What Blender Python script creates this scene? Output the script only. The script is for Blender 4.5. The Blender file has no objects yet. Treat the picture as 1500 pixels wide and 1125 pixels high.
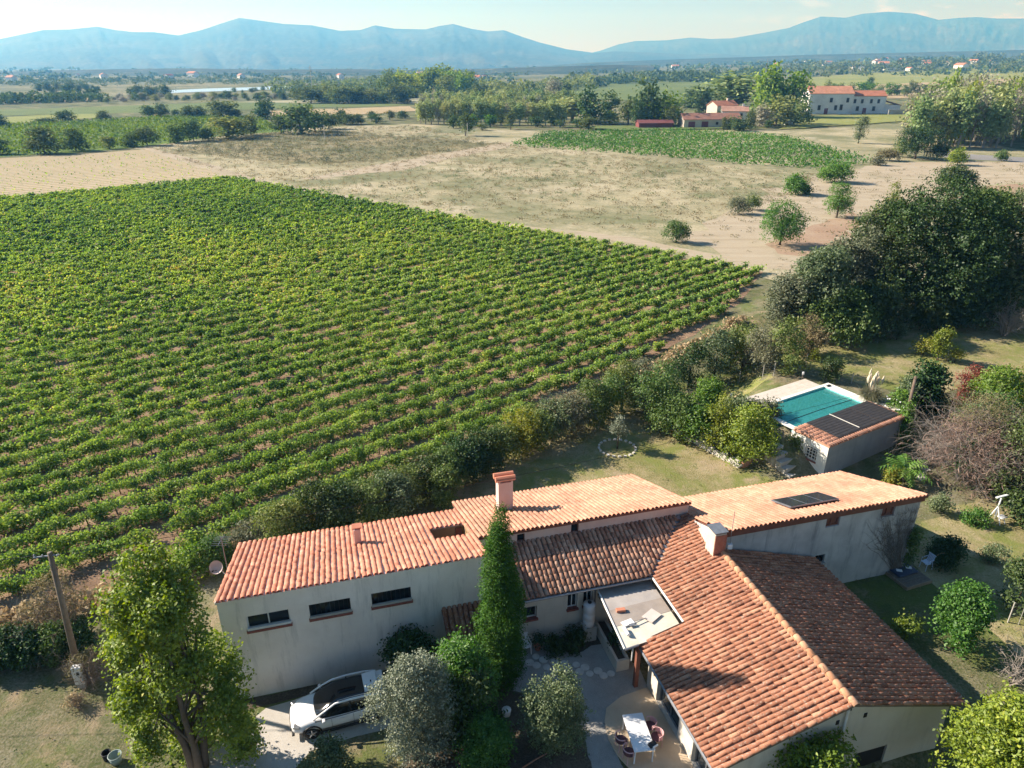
import bpy, math, random
import numpy as np
from mathutils import Vector, Matrix
S = bpy.context.scene
COL = S.collection
R = math.radians
rng = np.random.default_rng(7)
random.seed(7)

# ------------------------------------------------------------------ camera
F, H = 1040.0, 25.0
PITCH = math.atan((562.5-95)/F)
SP, CP = math.sin(PITCH), math.cos(PITCH)
cam = bpy.data.cameras.new('camera'); cam.sensor_width = 36; cam.lens = 36*F/1500
cam.clip_start = .5; cam.clip_end = 60000
co = bpy.data.objects.new('camera', cam); COL.objects.link(co)
co.location = (0, 0, H); co.rotation_euler = (math.pi/2-PITCH, 0, 0)
S.camera = co
S.view_settings.view_transform = 'Standard'; S.view_settings.look = 'None'
S.view_settings.gamma = 1; S.view_settings.use_curve_mapping = False
S.view_settings.exposure = 1.22
S.cycles.max_bounces = 8; S.cycles.transparent_max_bounces = 8; S.cycles.volume_bounces = 0

# ------------------------------------------------------------------ sky and sun
ELEV, AZ = 32.0, -16.0         # the shadows run 16 degrees below +X
w = bpy.data.worlds.new('World'); S.world = w; w.use_nodes = True
nt = w.node_tree; bgn = nt.nodes['Background']
sky = nt.nodes.new('ShaderNodeTexSky'); sky.sky_type = 'NISHITA'; sky.sun_disc = False
sky.sun_elevation = R(ELEV); sky.sun_rotation = R(-74); sky.air_density = 1.0; sky.dust_density = .05; sky.ozone_density = 2.0
sky.altitude = 50
# a few low clouds over the far range
tc = nt.nodes.new('ShaderNodeTexCoord'); sep = nt.nodes.new('ShaderNodeSeparateXYZ')
mp = nt.nodes.new('ShaderNodeMapping'); mp.inputs['Scale'].default_value = (9, 9, 30)
nz = nt.nodes.new('ShaderNodeTexNoise'); nz.inputs['Scale'].default_value = 2.2; nz.inputs['Detail'].default_value = 6
nt.links.new(tc.outputs['Generated'], mp.inputs['Vector']); nt.links.new(mp.outputs['Vector'], nz.inputs['Vector'])
nt.links.new(tc.outputs['Generated'], sep.inputs['Vector'])
cr = nt.nodes.new('ShaderNodeValToRGB'); cr.color_ramp.elements[0].position = .53; cr.color_ramp.elements[1].position = .66
nt.links.new(nz.outputs['Fac'], cr.inputs['Fac'])
band = nt.nodes.new('ShaderNodeMapRange'); band.inputs['From Min'].default_value = .10; band.inputs['From Max'].default_value = .055
nt.links.new(sep.outputs['Z'], band.inputs['Value'])
side = nt.nodes.new('ShaderNodeMapRange'); side.inputs['From Min'].default_value = .22; side.inputs['From Max'].default_value = .5
nt.links.new(sep.outputs['X'], side.inputs['Value'])
m1 = nt.nodes.new('ShaderNodeMath'); m1.operation = 'MULTIPLY'; m2 = nt.nodes.new('ShaderNodeMath'); m2.operation = 'MULTIPLY'
nt.links.new(cr.outputs['Color'], m1.inputs[0]); nt.links.new(band.outputs['Result'], m1.inputs[1])
nt.links.new(m1.outputs[0], m2.inputs[0]); nt.links.new(side.outputs['Result'], m2.inputs[1])
mx = nt.nodes.new('ShaderNodeMix'); mx.data_type = 'RGBA'
nt.links.new(m2.outputs[0], mx.inputs['Factor']); nt.links.new(sky.outputs['Color'], mx.inputs['A'])
mx.inputs['B'].default_value = (10, 10.6, 11.4, 1)
nt.links.new(mx.outputs['Result'], bgn.inputs['Color']); bgn.inputs['Strength'].default_value = 0.05

sd = Vector((math.cos(R(AZ))*math.cos(R(ELEV)), math.sin(R(AZ))*math.cos(R(ELEV)), -math.sin(R(ELEV))))
sun = bpy.data.lights.new('sun', 'SUN'); sun.energy = 5.0; sun.angle = R(.53); sun.color = (.985, .98, 1)
so = bpy.data.objects.new('sun', sun); COL.objects.link(so); so.rotation_euler = sd.to_track_quat('-Z', 'Y').to_euler()
so.location = (-60, 30, 80)

# ------------------------------------------------------------------ frames and helpers
TH = R(15.6); CT, ST = math.cos(TH), math.sin(TH)
def A(a, b, z=0): return (a*CT-b*ST, a*ST+b*CT, z)
def toAB(x, y): return x*CT+y*ST, -x*ST+y*CT
def sstep(t): t = np.clip(t, 0, 1); return t*t*(3-2*t)
TERR = np.array([(19.6, 47.6), (19.3, 43.7), (28.2, 48.3), (33, 50), (45, 51), (75, 58), (80, 74), (38, 79), (25, 62)], float)
def sdist(x, y, poly):
    x = np.asarray(x, float); y = np.asarray(y, float)
    d = np.full(x.shape, 1e9); ins = np.zeros(x.shape, bool); n = len(poly)
    for i in range(n):
        ax, ay = poly[i]; bx, by = poly[(i+1) % n]; ex, ey = bx-ax, by-ay
        t = np.clip(((x-ax)*ex+(y-ay)*ey)/(ex*ex+ey*ey), 0, 1)
        d = np.minimum(d, np.hypot(x-ax-t*ex, y-ay-t*ey))
        c = ((ay > y) != (by > y))
        with np.errstate(divide='ignore', invalid='ignore'):
            xx = (bx-ax)*(y-ay)/(by-ay if by != ay else 1e-9)+ax
        ins ^= c & (x < xx)
    return np.where(ins, -d, d)
PX0, PX1, PY0, PY1 = .52, 8.3, 2.82, 6.38      # pool outline in the pool house frame
def gz(x, y):
    x = np.asarray(x, float); y = np.asarray(y, float)
    near = 2.1*sstep(1-np.maximum(sdist(x, y, TERR), 0)/np.where(y > 70, 9, 3.8))
    a, b = toAB(x, y)
    low = -1.4*sstep((15.6-b)/2.0)*sstep((a-12.8)/2)*sstep((27-a)/4)
    D = np.hypot(x, y); az = np.degrees(np.arctan2(x, np.maximum(y, 1)))
    far = 46*sstep((D-520)/3200)*sstep((az+6)/40)*(y > 0)
    pe, pn = (x-20.6)*.8572+(y-40.4)*.5150, -(x-20.6)*.5150+(y-40.4)*.8572
    near = np.where((pe > PX0-.14) & (pe < PX1+.3) & (pn > PY0-.14) & (pn < PY1+.14), .4, near)
    return near+low+far
def g(x, y): return float(gz(x, y))
def P(u, v, z=None):
    xi, yi = (u-750)/F, (v-562.5)/F
    dx, dy, dz = xi, CP-yi*SP, -(SP+yi*CP)
    if z is not None:
        t = (z-H)/dz; return Vector((dx*t, dy*t, z))
    t = np.geomspace(8, 9000, 700)
    hit = (H+dz*t) < gz(dx*t, dy*t)
    k = int(np.argmax(hit)) if hit.any() else len(t)-1
    lo, hi = t[max(k-1, 0)], t[k]
    for _ in range(25):
        mid = (lo+hi)/2
        if H+dz*mid < g(dx*mid, dy*mid): hi = mid
        else: lo = mid
    x, y = dx*hi, dy*hi
    return Vector((x, y, g(x, y)))
def zat(x, y, v):
    k = (562.5-v)/F
    return H+(k*y*CP-y*SP)/(CP+k*SP)
def proj(x, y, z):
    dz = z-H; dep = y*CP-dz*SP; up = y*SP+dz*CP
    return 750+F*x/dep, 562.5-F*up/dep, dep
def depth(p): return p[1]*CP-(p[2]-H)*SP

ORD = 'first second third fourth fifth sixth seventh eighth ninth tenth eleventh twelfth thirteenth fourteenth fifteenth sixteenth seventeenth eighteenth nineteenth twentieth'.split()
def tag(o, label=None, cat=None, group=None, kind=None):
    if label: o['label'] = label
    if cat: o['category'] = cat
    if group: o['group'] = group
    if kind: o['kind'] = kind
    return o
def empty(name, loc=(0, 0, 0), rz=0):
    o = bpy.data.objects.new(name, None); COL.objects.link(o); o.location = loc; o.rotation_euler = (0, 0, rz)
    o.empty_display_size = .3
    return o
def link(name, me, parent=None, loc=None):
    o = bpy.data.objects.new(name, me); COL.objects.link(o)
    if parent: o.parent = parent
    if loc is not None: o.location = loc
    return o
def npmesh(name, V, Fq, mats, tint=None, smooth=False, midx=None):
    """V Nx3, Fq MxK (all faces the same size)"""
    me = bpy.data.meshes.new(name); V = np.asarray(V, np.float32); Fq = np.asarray(Fq, np.int32)
    me.vertices.add(len(V)); me.vertices.foreach_set('co', V.ravel())
    k = Fq.shape[1]; me.loops.add(Fq.size); me.loops.foreach_set('vertex_index', Fq.ravel())
    me.polygons.add(len(Fq)); me.polygons.foreach_set('loop_start', np.arange(0, Fq.size, k, dtype=np.int32))
    if midx is not None: me.polygons.foreach_set('material_index', np.asarray(midx, np.int32))
    me.update(calc_edges=True)
    if smooth: me.polygons.foreach_set('use_smooth', np.ones(len(Fq), bool))
    if tint is not None:
        at = me.attributes.new('tint', 'FLOAT', 'FACE'); at.data.foreach_set('value', np.asarray(tint, np.float32))
    for m in (mats if isinstance(mats, (list, tuple)) else [mats]): me.materials.append(m)
    return me
class MB:
    """collects plain shapes into one mesh"""
    def __init__(s): s.v = []; s.f = []
    def add(s, vs, fs):
        n = len(s.v); s.v += [tuple(v) for v in vs]; s.f += [tuple(i+n for i in f) for f in fs]; return s
    def box(s, c, d, rz=0, M=None):
        x, y, z = d[0]/2, d[1]/2, d[2]/2
        vs = [Vector(p) for p in [(-x, -y, -z), (x, -y, -z), (x, y, -z), (-x, y, -z), (-x, -y, z), (x, -y, z), (x, y, z), (-x, y, z)]]
        rm = M or Matrix.Rotation(rz, 3, 'Z')
        return s.add([rm @ v+Vector(c) for v in vs], [(3, 2, 1, 0), (4, 5, 6, 7), (0, 1, 5, 4), (1, 2, 6, 5), (2, 3, 7, 6), (3, 0, 4, 7)])
    def box2(s, lo, hi): return s.box([(a+b)/2 for a, b in zip(lo, hi)], [abs(b-a) for a, b in zip(lo, hi)])
    def tube(s, pts, rads, n=6, cap=True):
        pts = [Vector(p) for p in pts]
        if not isinstance(rads, (list, tuple)): rads = [rads]*len(pts)
        vs = []; fs = []
        for i, p in enumerate(pts):
            d = (pts[min(i+1, len(pts)-1)]-pts[max(i-1, 0)]).normalized()
            q = d.to_track_quat('Z', 'Y')
            for k in range(n):
                t = 2*math.pi*k/n
                vs.append(p+q @ Vector((math.cos(t)*rads[i], math.sin(t)*rads[i], 0)))
        for i in range(len(pts)-1):
            for k in range(n):
                fs.append((i*n+k, i*n+(k+1) % n, (i+1)*n+(k+1) % n, (i+1)*n+k))
        if cap:
            fs.append(tuple(range(n-1, -1, -1))); m = (len(pts)-1)*n; fs.append(tuple(m+k for k in range(n)))
        return s.add(vs, fs)
    def cyl(s, base, r, h, n=14, r2=None):
        b = Vector(base); return s.tube([b, b+Vector((0, 0, h))], [r, r if r2 is None else r2], n)
    def prism(s, poly, z0, z1):
        """poly CCW list of (x,y)"""
        n = len(poly)
        vs = [(x, y, z0) for x, y in poly]+[(x, y, z1) for x, y in poly]
        return s.add(vs, [tuple(range(n-1, -1, -1)), tuple(range(n, 2*n))]+[(i, (i+1) % n, n+(i+1) % n, n+i) for i in range(n)])
    def lathe(s, prof, n=16, c=(0, 0, 0)):
        vs = []; fs = []
        for r, z in prof:
            for k in range(n):
                t = 2*math.pi*k/n; vs.append((c[0]+r*math.cos(t), c[1]+r*math.sin(t), c[2]+z))
        for i in range(len(prof)-1):
            for k in range(n): fs.append((i*n+k, i*n+(k+1) % n, (i+1)*n+(k+1) % n, (i+1)*n+k))
        return s.add(vs, fs)
    def mesh(s, name, mat, smooth=False):
        me = bpy.data.meshes.new(name); me.from_pydata(s.v, [], s.f); me.update()
        for m in (mat if isinstance(mat, (list, tuple)) else [mat]): me.materials.append(m)
        if smooth: me.polygons.foreach_set('use_smooth', [True]*len(me.polygons))
        return me
    def build(s, name, mat, parent=None, loc=None, smooth=False, bevel=0):
        o = link(name, s.mesh(name, mat, smooth), parent, loc)
        if bevel:
            b = o.modifiers.new('edge', 'BEVEL'); b.width = bevel; b.segments = 2; b.limit_method = 'ANGLE'
        return o

# ------------------------------------------------------------------ materials
MATS = {}
def N(t, k, **kw):
    n = t.nodes.new(k)
    for a, b in kw.items():
        if hasattr(n, a): setattr(n, a, b)
        else: n.inputs[a].default_value = b
    return n
def ramp(t, stops):
    n = t.nodes.new('ShaderNodeValToRGB'); e = n.color_ramp.elements
    while len(e) < len(stops): e.new(.5)
    for i, (p, c) in enumerate(stops): e[i].position = p; e[i].color = (*c, 1)
    return n
def newmat(name):
    m = bpy.data.materials.new(name); m.use_nodes = True; return m, m.node_tree, m.node_tree.nodes['Principled BSDF']
def mat(name, c1, c2=None, scale=3, rough=.8, bump=0, bscale=20, metal=0, coat=0, space='Object', spec=.3, dist=.02):
    """two-colour weathered surface"""
    if name in MATS: return MATS[name]
    m, t, b = newmat(name); c2 = c2 or tuple(x*.82 for x in c1)
    tcn = N(t, 'ShaderNodeTexCoord'); vec = tcn.outputs['Object']
    if space == 'World': vec = N(t, 'ShaderNodeNewGeometry').outputs['Position']
    n1 = N(t, 'ShaderNodeTexNoise', Scale=scale, Detail=8, Roughness=.62); t.links.new(vec, n1.inputs['Vector'])
    r = ramp(t, [(.33, c1), (.68, c2)]); t.links.new(n1.outputs['Fac'], r.inputs['Fac'])
    t.links.new(r.outputs['Color'], b.inputs['Base Color'])
    b.inputs['Roughness'].default_value = rough; b.inputs['Metallic'].default_value = metal
    b.inputs['Coat Weight'].default_value = coat; b.inputs['Specular IOR Level'].default_value = spec
    if bump:
        n2 = N(t, 'ShaderNodeTexNoise', Scale=bscale, Detail=6); t.links.new(vec, n2.inputs['Vector'])
        bp = N(t, 'ShaderNodeBump', Strength=bump, Distance=dist); t.links.new(n2.outputs['Fac'], bp.inputs['Height'])
        t.links.new(bp.outputs['Normal'], b.inputs['Normal'])
    MATS[name] = m; return m
def groundmat(name, stops, big=.05, mid=.6, fine=6, bump=.6, bdist=.06, wmid=.35, wfine=.4, stripe=None, stretch=None, patch=None):
    """soil or turf: three scales of noise through one ramp; stripe=(angle, spacing, weight) for furrows"""
    m, t, b = newmat(name)
    pos = N(t, 'ShaderNodeNewGeometry').outputs['Position']
    src = pos
    if stretch:
        mpn = N(t, 'ShaderNodeMapping'); mpn.inputs['Rotation'].default_value = (0, 0, -stretch[0]); mpn.inputs['Scale'].default_value = (1, stretch[1], 1)
        t.links.new(pos, mpn.inputs['Vector']); src = mpn.outputs['Vector']
    def noise(s, d=6):
        n = N(t, 'ShaderNodeTexNoise', Scale=s, Detail=d, Roughness=.65); t.links.new(src, n.inputs['Vector']); return n.outputs['Fac']
    def mixv(a, bb, wgt):
        k = N(t, 'ShaderNodeMix'); k.data_type = 'FLOAT'; k.inputs['Factor'].default_value = wgt
        t.links.new(a, k.inputs['A']); t.links.new(bb, k.inputs['B']); return k.outputs['Result']
    f = noise(fine, 4); v = mixv(mixv(noise(big), noise(mid), wmid), f, wfine)
    if stripe:
        mpn = N(t, 'ShaderNodeMapping'); mpn.inputs['Rotation'].default_value = (0, 0, -stripe[0]); t.links.new(pos, mpn.inputs['Vector'])
        wv = N(t, 'ShaderNodeTexWave', bands_direction='Y', Scale=.3142/stripe[1]*1.0, Distortion=1.2, Detail=3); wv.inputs['Detail Scale'].default_value = .6
        t.links.new(mpn.outputs['Vector'], wv.inputs['Vector']); v = mixv(v, wv.outputs['Fac'], stripe[2])
    mr = N(t, 'ShaderNodeMapRange'); mr.inputs['From Min'].default_value = .37; mr.inputs['From Max'].default_value = .63
    t.links.new(v, mr.inputs['Value'])
    r = ramp(t, stops); t.links.new(mr.outputs['Result'], r.inputs['Fac']); colr = r.outputs['Color']
    for pc, psc, lo_, hi_, amt in (patch or []):          # patches of another growth: greener, straw or bare
        pn_ = N(t, 'ShaderNodeTexNoise', Scale=psc, Detail=9, Roughness=.72, Distortion=.4); t.links.new(pos, pn_.inputs['Vector'])
        pr_ = ramp(t, [(lo_, (0, 0, 0)), (hi_, (amt,)*3)]); t.links.new(pn_.outputs['Fac'], pr_.inputs['Fac'])
        pm_ = N(t, 'ShaderNodeMix'); pm_.data_type = 'RGBA'; t.links.new(pr_.outputs['Color'], pm_.inputs['Factor']); t.links.new(colr, pm_.inputs['A']); pm_.inputs['B'].default_value = (*pc, 1); colr = pm_.outputs['Result']
    t.links.new(colr, b.inputs['Base Color']); b.inputs['Roughness'].default_value = .95; b.inputs['Specular IOR Level'].default_value = .1
    if bump:
        bp = N(t, 'ShaderNodeBump', Strength=bump, Distance=bdist); t.links.new(f, bp.inputs['Height']); t.links.new(bp.outputs['Normal'], b.inputs['Normal'])
    MATS[name] = m; return m
def leafmat(name, stops, trans=.38, gloss=.06, hue=.04):
    """leaf: diffuse + light coming through + a thin sheen; the tint runs leaf by leaf and plant by plant"""
    m = bpy.data.materials.new(name); m.use_nodes = True; t = m.node_tree; t.nodes.clear()
    out = N(t, 'ShaderNodeOutputMaterial'); at = N(t, 'ShaderNodeAttribute', attribute_name='tint'); oi = N(t, 'ShaderNodeObjectInfo')
    r = ramp(t, stops); t.links.new(at.outputs['Fac'], r.inputs['Fac'])
    hs = N(t, 'ShaderNodeHueSaturation'); t.links.new(r.outputs['Color'], hs.inputs['Color'])
    mr = N(t, 'ShaderNodeMapRange'); mr.inputs['To Min'].default_value = .5-hue; mr.inputs['To Max'].default_value = .5+hue*.6
    t.links.new(oi.outputs['Random'], mr.inputs['Value']); t.links.new(mr.outputs['Result'], hs.inputs['Hue'])
    mr2 = N(t, 'ShaderNodeMapRange'); mr2.inputs['To Min'].default_value = 1.12; mr2.inputs['To Max'].default_value = .85
    t.links.new(oi.outputs['Random'], mr2.inputs['Value']); t.links.new(mr2.outputs['Result'], hs.inputs['Value'])
    d = N(t, 'ShaderNodeBsdfDiffuse'); tr = N(t, 'ShaderNodeBsdfTranslucent'); gl = N(t, 'ShaderNodeBsdfGlossy', Roughness=.55)
    hs2 = N(t, 'ShaderNodeHueSaturation', Saturation=1.15, Value=1.25); hs2.inputs['Hue'].default_value = .495
    t.links.new(hs.outputs['Color'], hs2.inputs['Color'])
    t.links.new(hs.outputs['Color'], d.inputs['Color']); t.links.new(hs2.outputs['Color'], tr.inputs['Color'])
    x1 = N(t, 'ShaderNodeMixShader'); x1.inputs[0].default_value = trans; t.links.new(d.outputs[0], x1.inputs[1]); t.links.new(tr.outputs[0], x1.inputs[2])
    x2 = N(t, 'ShaderNodeMixShader'); x2.inputs[0].default_value = gloss*.45; t.links.new(x1.outputs[0], x2.inputs[1]); t.links.new(gl.outputs[0], x2.inputs[2])
    t.links.new(x2.outputs[0], out.inputs['Surface']); MATS[name] = m; return m
def tilemat(name, stops, lichen=.0, rough=.75):
    m, t, b = newmat(name)
    at = N(t, 'ShaderNodeAttribute', attribute_name='tint'); oi = N(t, 'ShaderNodeObjectInfo')
    ad = N(t, 'ShaderNodeMath', operation='ADD'); t.links.new(at.outputs['Fac'], ad.inputs[0]); t.links.new(oi.outputs['Random'], ad.inputs[1])
    fr = N(t, 'ShaderNodeMath', operation='FRACT'); t.links.new(ad.outputs[0], fr.inputs[0])
    r = ramp(t, stops); t.links.new(fr.outputs[0], r.inputs['Fac'])
    pos = N(t, 'ShaderNodeNewGeometry').outputs['Position']
    n1 = N(t, 'ShaderNodeTexNoise', Scale=14, Detail=6, Roughness=.7); t.links.new(pos, n1.inputs['Vector'])
    n3 = N(t, 'ShaderNodeTexNoise', Scale=.55, Detail=4); t.links.new(pos, n3.inputs['Vector'])
    mrr = N(t, 'ShaderNodeMapRange'); mrr.inputs['From Min'].default_value = .3; mrr.inputs['From Max'].default_value = .7; mrr.inputs['To Min'].default_value = .78; mrr.inputs['To Max'].default_value = 1.15
    t.links.new(n3.outputs['Fac'], mrr.inputs['Value'])
    hsv = N(t, 'ShaderNodeHueSaturation'); t.links.new(r.outputs['Color'], hsv.inputs['Color']); t.links.new(mrr.outputs['Result'], hsv.inputs['Value'])
    colr = hsv.outputs['Color']
    if lichen:
        rr = ramp(t, [(.66-lichen*.25, (0, 0, 0)), (.72-lichen*.2, (1, 1, 1))]); t.links.new(n1.outputs['Fac'], rr.inputs['Fac'])
        mm = N(t, 'ShaderNodeMix'); mm.data_type = 'RGBA'; t.links.new(rr.outputs['Color'], mm.inputs['Factor']); t.links.new(colr, mm.inputs['A'])
        mm.inputs['B'].default_value = (.36, .31, .25, 1)
        n4 = N(t, 'ShaderNodeTexNoise', Scale=5, Detail=5, Roughness=.7); t.links.new(pos, n4.inputs['Vector'])
        r4 = ramp(t, [(.55, (0, 0, 0)), (.68, (1, 1, 1))]); t.links.new(n4.outputs['Fac'], r4.inputs['Fac'])
        ml = N(t, 'ShaderNodeMath', operation='MULTIPLY'); t.links.new(r4.outputs['Color'], ml.inputs[0]); ml.inputs[1].default_value = .7
        m3 = N(t, 'ShaderNodeMix'); m3.data_type = 'RGBA'; t.links.new(ml.outputs[0], m3.inputs['Factor']); t.links.new(mm.outputs['Result'], m3.inputs['A'])
        m3.inputs['B'].default_value = (.075, .05, .04, 1); colr = m3.outputs['Result']
    t.links.new(colr, b.inputs['Base Color']); b.inputs['Roughness'].default_value = rough; b.inputs['Specular IOR Level'].default_value = .25
    bp = N(t, 'ShaderNodeBump', Strength=.35, Distance=.01); t.links.new(n1.outputs['Fac'], bp.inputs['Height']); t.links.new(bp.outputs['Normal'], b.inputs['Normal'])
    MATS[name] = m; return m
def glassmat(name, c=(.015, .02, .025)):
    m, t, b = newmat(name); b.inputs['Base Color'].default_value = (*c, 1); b.inputs['Roughness'].default_value = .06; b.inputs['Specular IOR Level'].default_value = .6
    MATS[name] = m; return m
def stucco(name, c1, c2, stain, amount=.5):
    """rendered wall: patchy tone, vertical run-off stains and damp patches of their own shape"""
    m, t, b = newmat(name); pos = N(t, 'ShaderNodeTexCoord').outputs['Object']
    n1 = N(t, 'ShaderNodeTexNoise', Scale=.9, Detail=7, Roughness=.6); t.links.new(pos, n1.inputs['Vector'])
    r = ramp(t, [(.35, c1), (.65, c2)]); t.links.new(n1.outputs['Fac'], r.inputs['Fac'])
    mpn = N(t, 'ShaderNodeMapping'); mpn.inputs['Scale'].default_value = (2.6, 2.6, .35); t.links.new(pos, mpn.inputs['Vector'])
    n2 = N(t, 'ShaderNodeTexNoise', Scale=1.1, Detail=6, Roughness=.7); t.links.new(mpn.outputs['Vector'], n2.inputs['Vector'])
    r2 = ramp(t, [(.52, (0, 0, 0)), (.75, (amount,)*3)]); t.links.new(n2.outputs['Fac'], r2.inputs['Fac'])
    mm = N(t, 'ShaderNodeMix'); mm.data_type = 'RGBA'; t.links.new(r2.outputs['Color'], mm.inputs['Factor']); t.links.new(r.outputs['Color'], mm.inputs['A']); mm.inputs['B'].default_value = (*stain, 1)
    t.links.new(mm.outputs['Result'], b.inputs['Base Color']); b.inputs['Roughness'].default_value = .9; b.inputs['Specular IOR Level'].default_value = .15
    n3 = N(t, 'ShaderNodeTexNoise', Scale=25, Detail=6); t.links.new(pos, n3.inputs['Vector'])
    bp = N(t, 'ShaderNodeBump', Strength=.35, Distance=.015); t.links.new(n3.outputs['Fac'], bp.inputs['Height']); t.links.new(bp.outputs['Normal'], b.inputs['Normal'])
    MATS[name] = m; return m

M_stucco = stucco('grey_stucco', (.72, .665, .63), (.80, .75, .715), (.42, .40, .39), .75)
M_cream = stucco('cream_stucco', (.56, .50, .42), (.62, .57, .49), (.33, .30, .27), .4)
M_old = stucco('weathered_stucco', (.42, .40, .39), (.55, .53, .51), (.17, .17, .18), .7)
M_white = stucco('white_limewash', (.74, .71, .65), (.80, .78, .73), (.45, .42, .38), .5)
M_pinkwall = stucco('pink_stucco', (.60, .44, .39), (.66, .52, .46), (.40, .33, .30), .4)
M_tile_new = tilemat('salmon_clay_tile', [(0, (.43, .155, .095)), (.3, (.50, .20, .125)), (.6, (.56, .25, .165)), (.85, (.53, .215, .135)), (1, (.60, .30, .205))], 0)
M_tile_mid = tilemat('sandy_clay_tile', [(0, (0.454, 0.210, 0.135)), (0.35, (0.491, 0.242, 0.157)), (0.7, (0.519, 0.270, 0.179)), (1, (0.538, 0.297, 0.202))], 0)
M_tile_old = tilemat('old_clay_tile', [(0, (0.205, 0.080, 0.046)), (0.3, (0.292, 0.120, 0.067)), (0.6, (0.367, 0.160, 0.092)), (0.85, (0.302, 0.130, 0.078)), (1, (0.432, 0.220, 0.133))], .42)
M_tile_worn = tilemat('worn_clay_tile', [(0, (.23, .105, .07)), (.35, (.34, .17, .11)), (.7, (.42, .235, .16)), (1, (.46, .29, .21))], .4)
M_ridge = tilemat('pale_ridge_tile', [(0, (.50, .235, .125)), (.5, (.58, .30, .17)), (1, (.62, .36, .22))], .1)
M_fascia = mat('brown_fascia', (.16, .06, .04), (.22, .09, .06), 2, .7)
M_glass = glassmat('dark_glass')
M_frame = mat('white_frame', (.72, .72, .70), rough=.5)
M_iron = mat('dark_iron', (.03, .03, .035), rough=.5, metal=.3)
M_sill = mat('brick_sill', (.20, .065, .05), (.28, .10, .075), 8, .85)
M_wood = mat('grey_timber', (.20, .16, .12), (.13, .10, .08), 6, .85, .4, 30)
M_dark = mat('dark_opening', (.02, .018, .016), (.03, .027, .024))
M_zinc = mat('zinc_gutter', (.30, .31, .33), (.22, .23, .25), 4, .45, metal=.6)
M_conc = mat('pale_concrete', (.42, .40, .36), (.34, .32, .29), 2, .9, .3, 15)
M_bark = mat('bark', (.14, .11, .085), (.08, .065, .05), 6, .95, .6, 12)
M_barkpale = mat('pale_bark', (.30, .27, .23), (.20, .18, .15), 6, .95, .5, 12)
M_twig = mat('dry_twig', (.24, .185, .14), (.16, .125, .10), 3, .95)
M_twiggrey = mat('grey_twig', (.27, .235, .20), (.19, .165, .145), 3, .95)
M_plasticw = mat('white_plastic', (.78, .78, .78), (.74, .74, .75), 2, .35)
M_black = mat('black_rubber', (.018, .018, .02), (.025, .025, .027), 5, .6)
M_stone = mat('pale_stone', (.60, .57, .52), (.46, .44, .40), 3, .9, .6, 10)

# ---------------------------------------------------------------- leaves
L_vine = leafmat('vine_leaf', [(0, (0.066, 0.136, 0.036)), (0.3, (0.157, 0.267, 0.058)), (0.55, (0.282, 0.398, 0.078)), (0.8, (0.432, 0.510, 0.111)), (0.93, (0.590, 0.522, 0.128)), (1, (0.630, 0.428, 0.153))], .42, .05, .012)
L_tree = leafmat('bright_tree_leaf', [(0, (0.074, 0.149, 0.020)), (0.5, (0.155, 0.263, 0.034)), (0.85, (0.257, 0.369, 0.050)), (1, (0.378, 0.426, 0.084))], .40, .08)
L_dark = leafmat('dark_evergreen_leaf', [(0, (0.022, 0.051, 0.013)), (0.5, (0.045, 0.090, 0.020)), (0.85, (0.080, 0.138, 0.031)), (1, (0.130, 0.176, 0.050))], .22, .07)
L_cyp = leafmat('cypress_spray', [(0, (0.025, 0.075, 0.012)), (0.5, (0.047, 0.130, 0.017)), (0.9, (0.079, 0.182, 0.024)), (1, (0.147, 0.195, 0.054))], .25, .03, .01)
L_silver = leafmat('silver_leaf', [(0, (.11, .135, .085)), (.5, (.22, .255, .165)), (1, (.40, .43, .31))], .25, .12, .01)
L_olive = leafmat('olive_leaf', [(0, (0.072, 0.111, 0.046)), (0.5, (0.137, 0.189, 0.078)), (1, (0.247, 0.286, 0.143))], .3, .09, .015)
L_lime = leafmat('lime_leaf', [(0, (0.078, 0.137, 0.013)), (0.5, (0.195, 0.280, 0.023)), (0.85, (0.325, 0.403, 0.039)), (1, (0.416, 0.468, 0.065))], .38, .08, .02)
L_green = leafmat('fresh_green_leaf', [(0, (0.054, 0.135, 0.022)), (0.5, (0.108, 0.236, 0.032)), (1, (0.203, 0.338, 0.061))], .4, .07, .02)
L_mid = leafmat('scrub_leaf', [(0, (0.056, 0.108, 0.025)), (0.5, (0.114, 0.186, 0.043)), (0.85, (0.188, 0.258, 0.067)), (1, (0.309, 0.316, 0.121))], .3, .06)
L_grey = leafmat('greyish_scrub_leaf', [(0, (0.090, 0.108, 0.060)), (0.5, (0.162, 0.180, 0.102)), (1, (0.288, 0.282, 0.192))], .28, .05)
L_poplar = leafmat('poplar_leaf', [(0, (.055, .095, .025)), (.5, (.105, .155, .045)), (1, (.19, .225, .085))], .4, .06)
L_yellow = leafmat('yellowing_leaf', [(0, (0.112, 0.163, 0.022)), (0.5, (0.213, 0.256, 0.035)), (1, (0.350, 0.350, 0.062))], .4, .06)
L_straw = leafmat('straw', [(0, (.26, .20, .11)), (.5, (.38, .30, .17)), (1, (.50, .42, .27))], .25, .03, .01)
L_drygrass = leafmat('dry_scrub', [(0, (.12, .115, .055)), (.5, (.20, .175, .085)), (1, (.32, .26, .14))], .25, .03, .02)
L_rust = leafmat('rusty_leaf', [(0, (.14, .06, .03)), (.5, (.22, .10, .05)), (1, (.32, .17, .08))], .3, .04)

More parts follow.
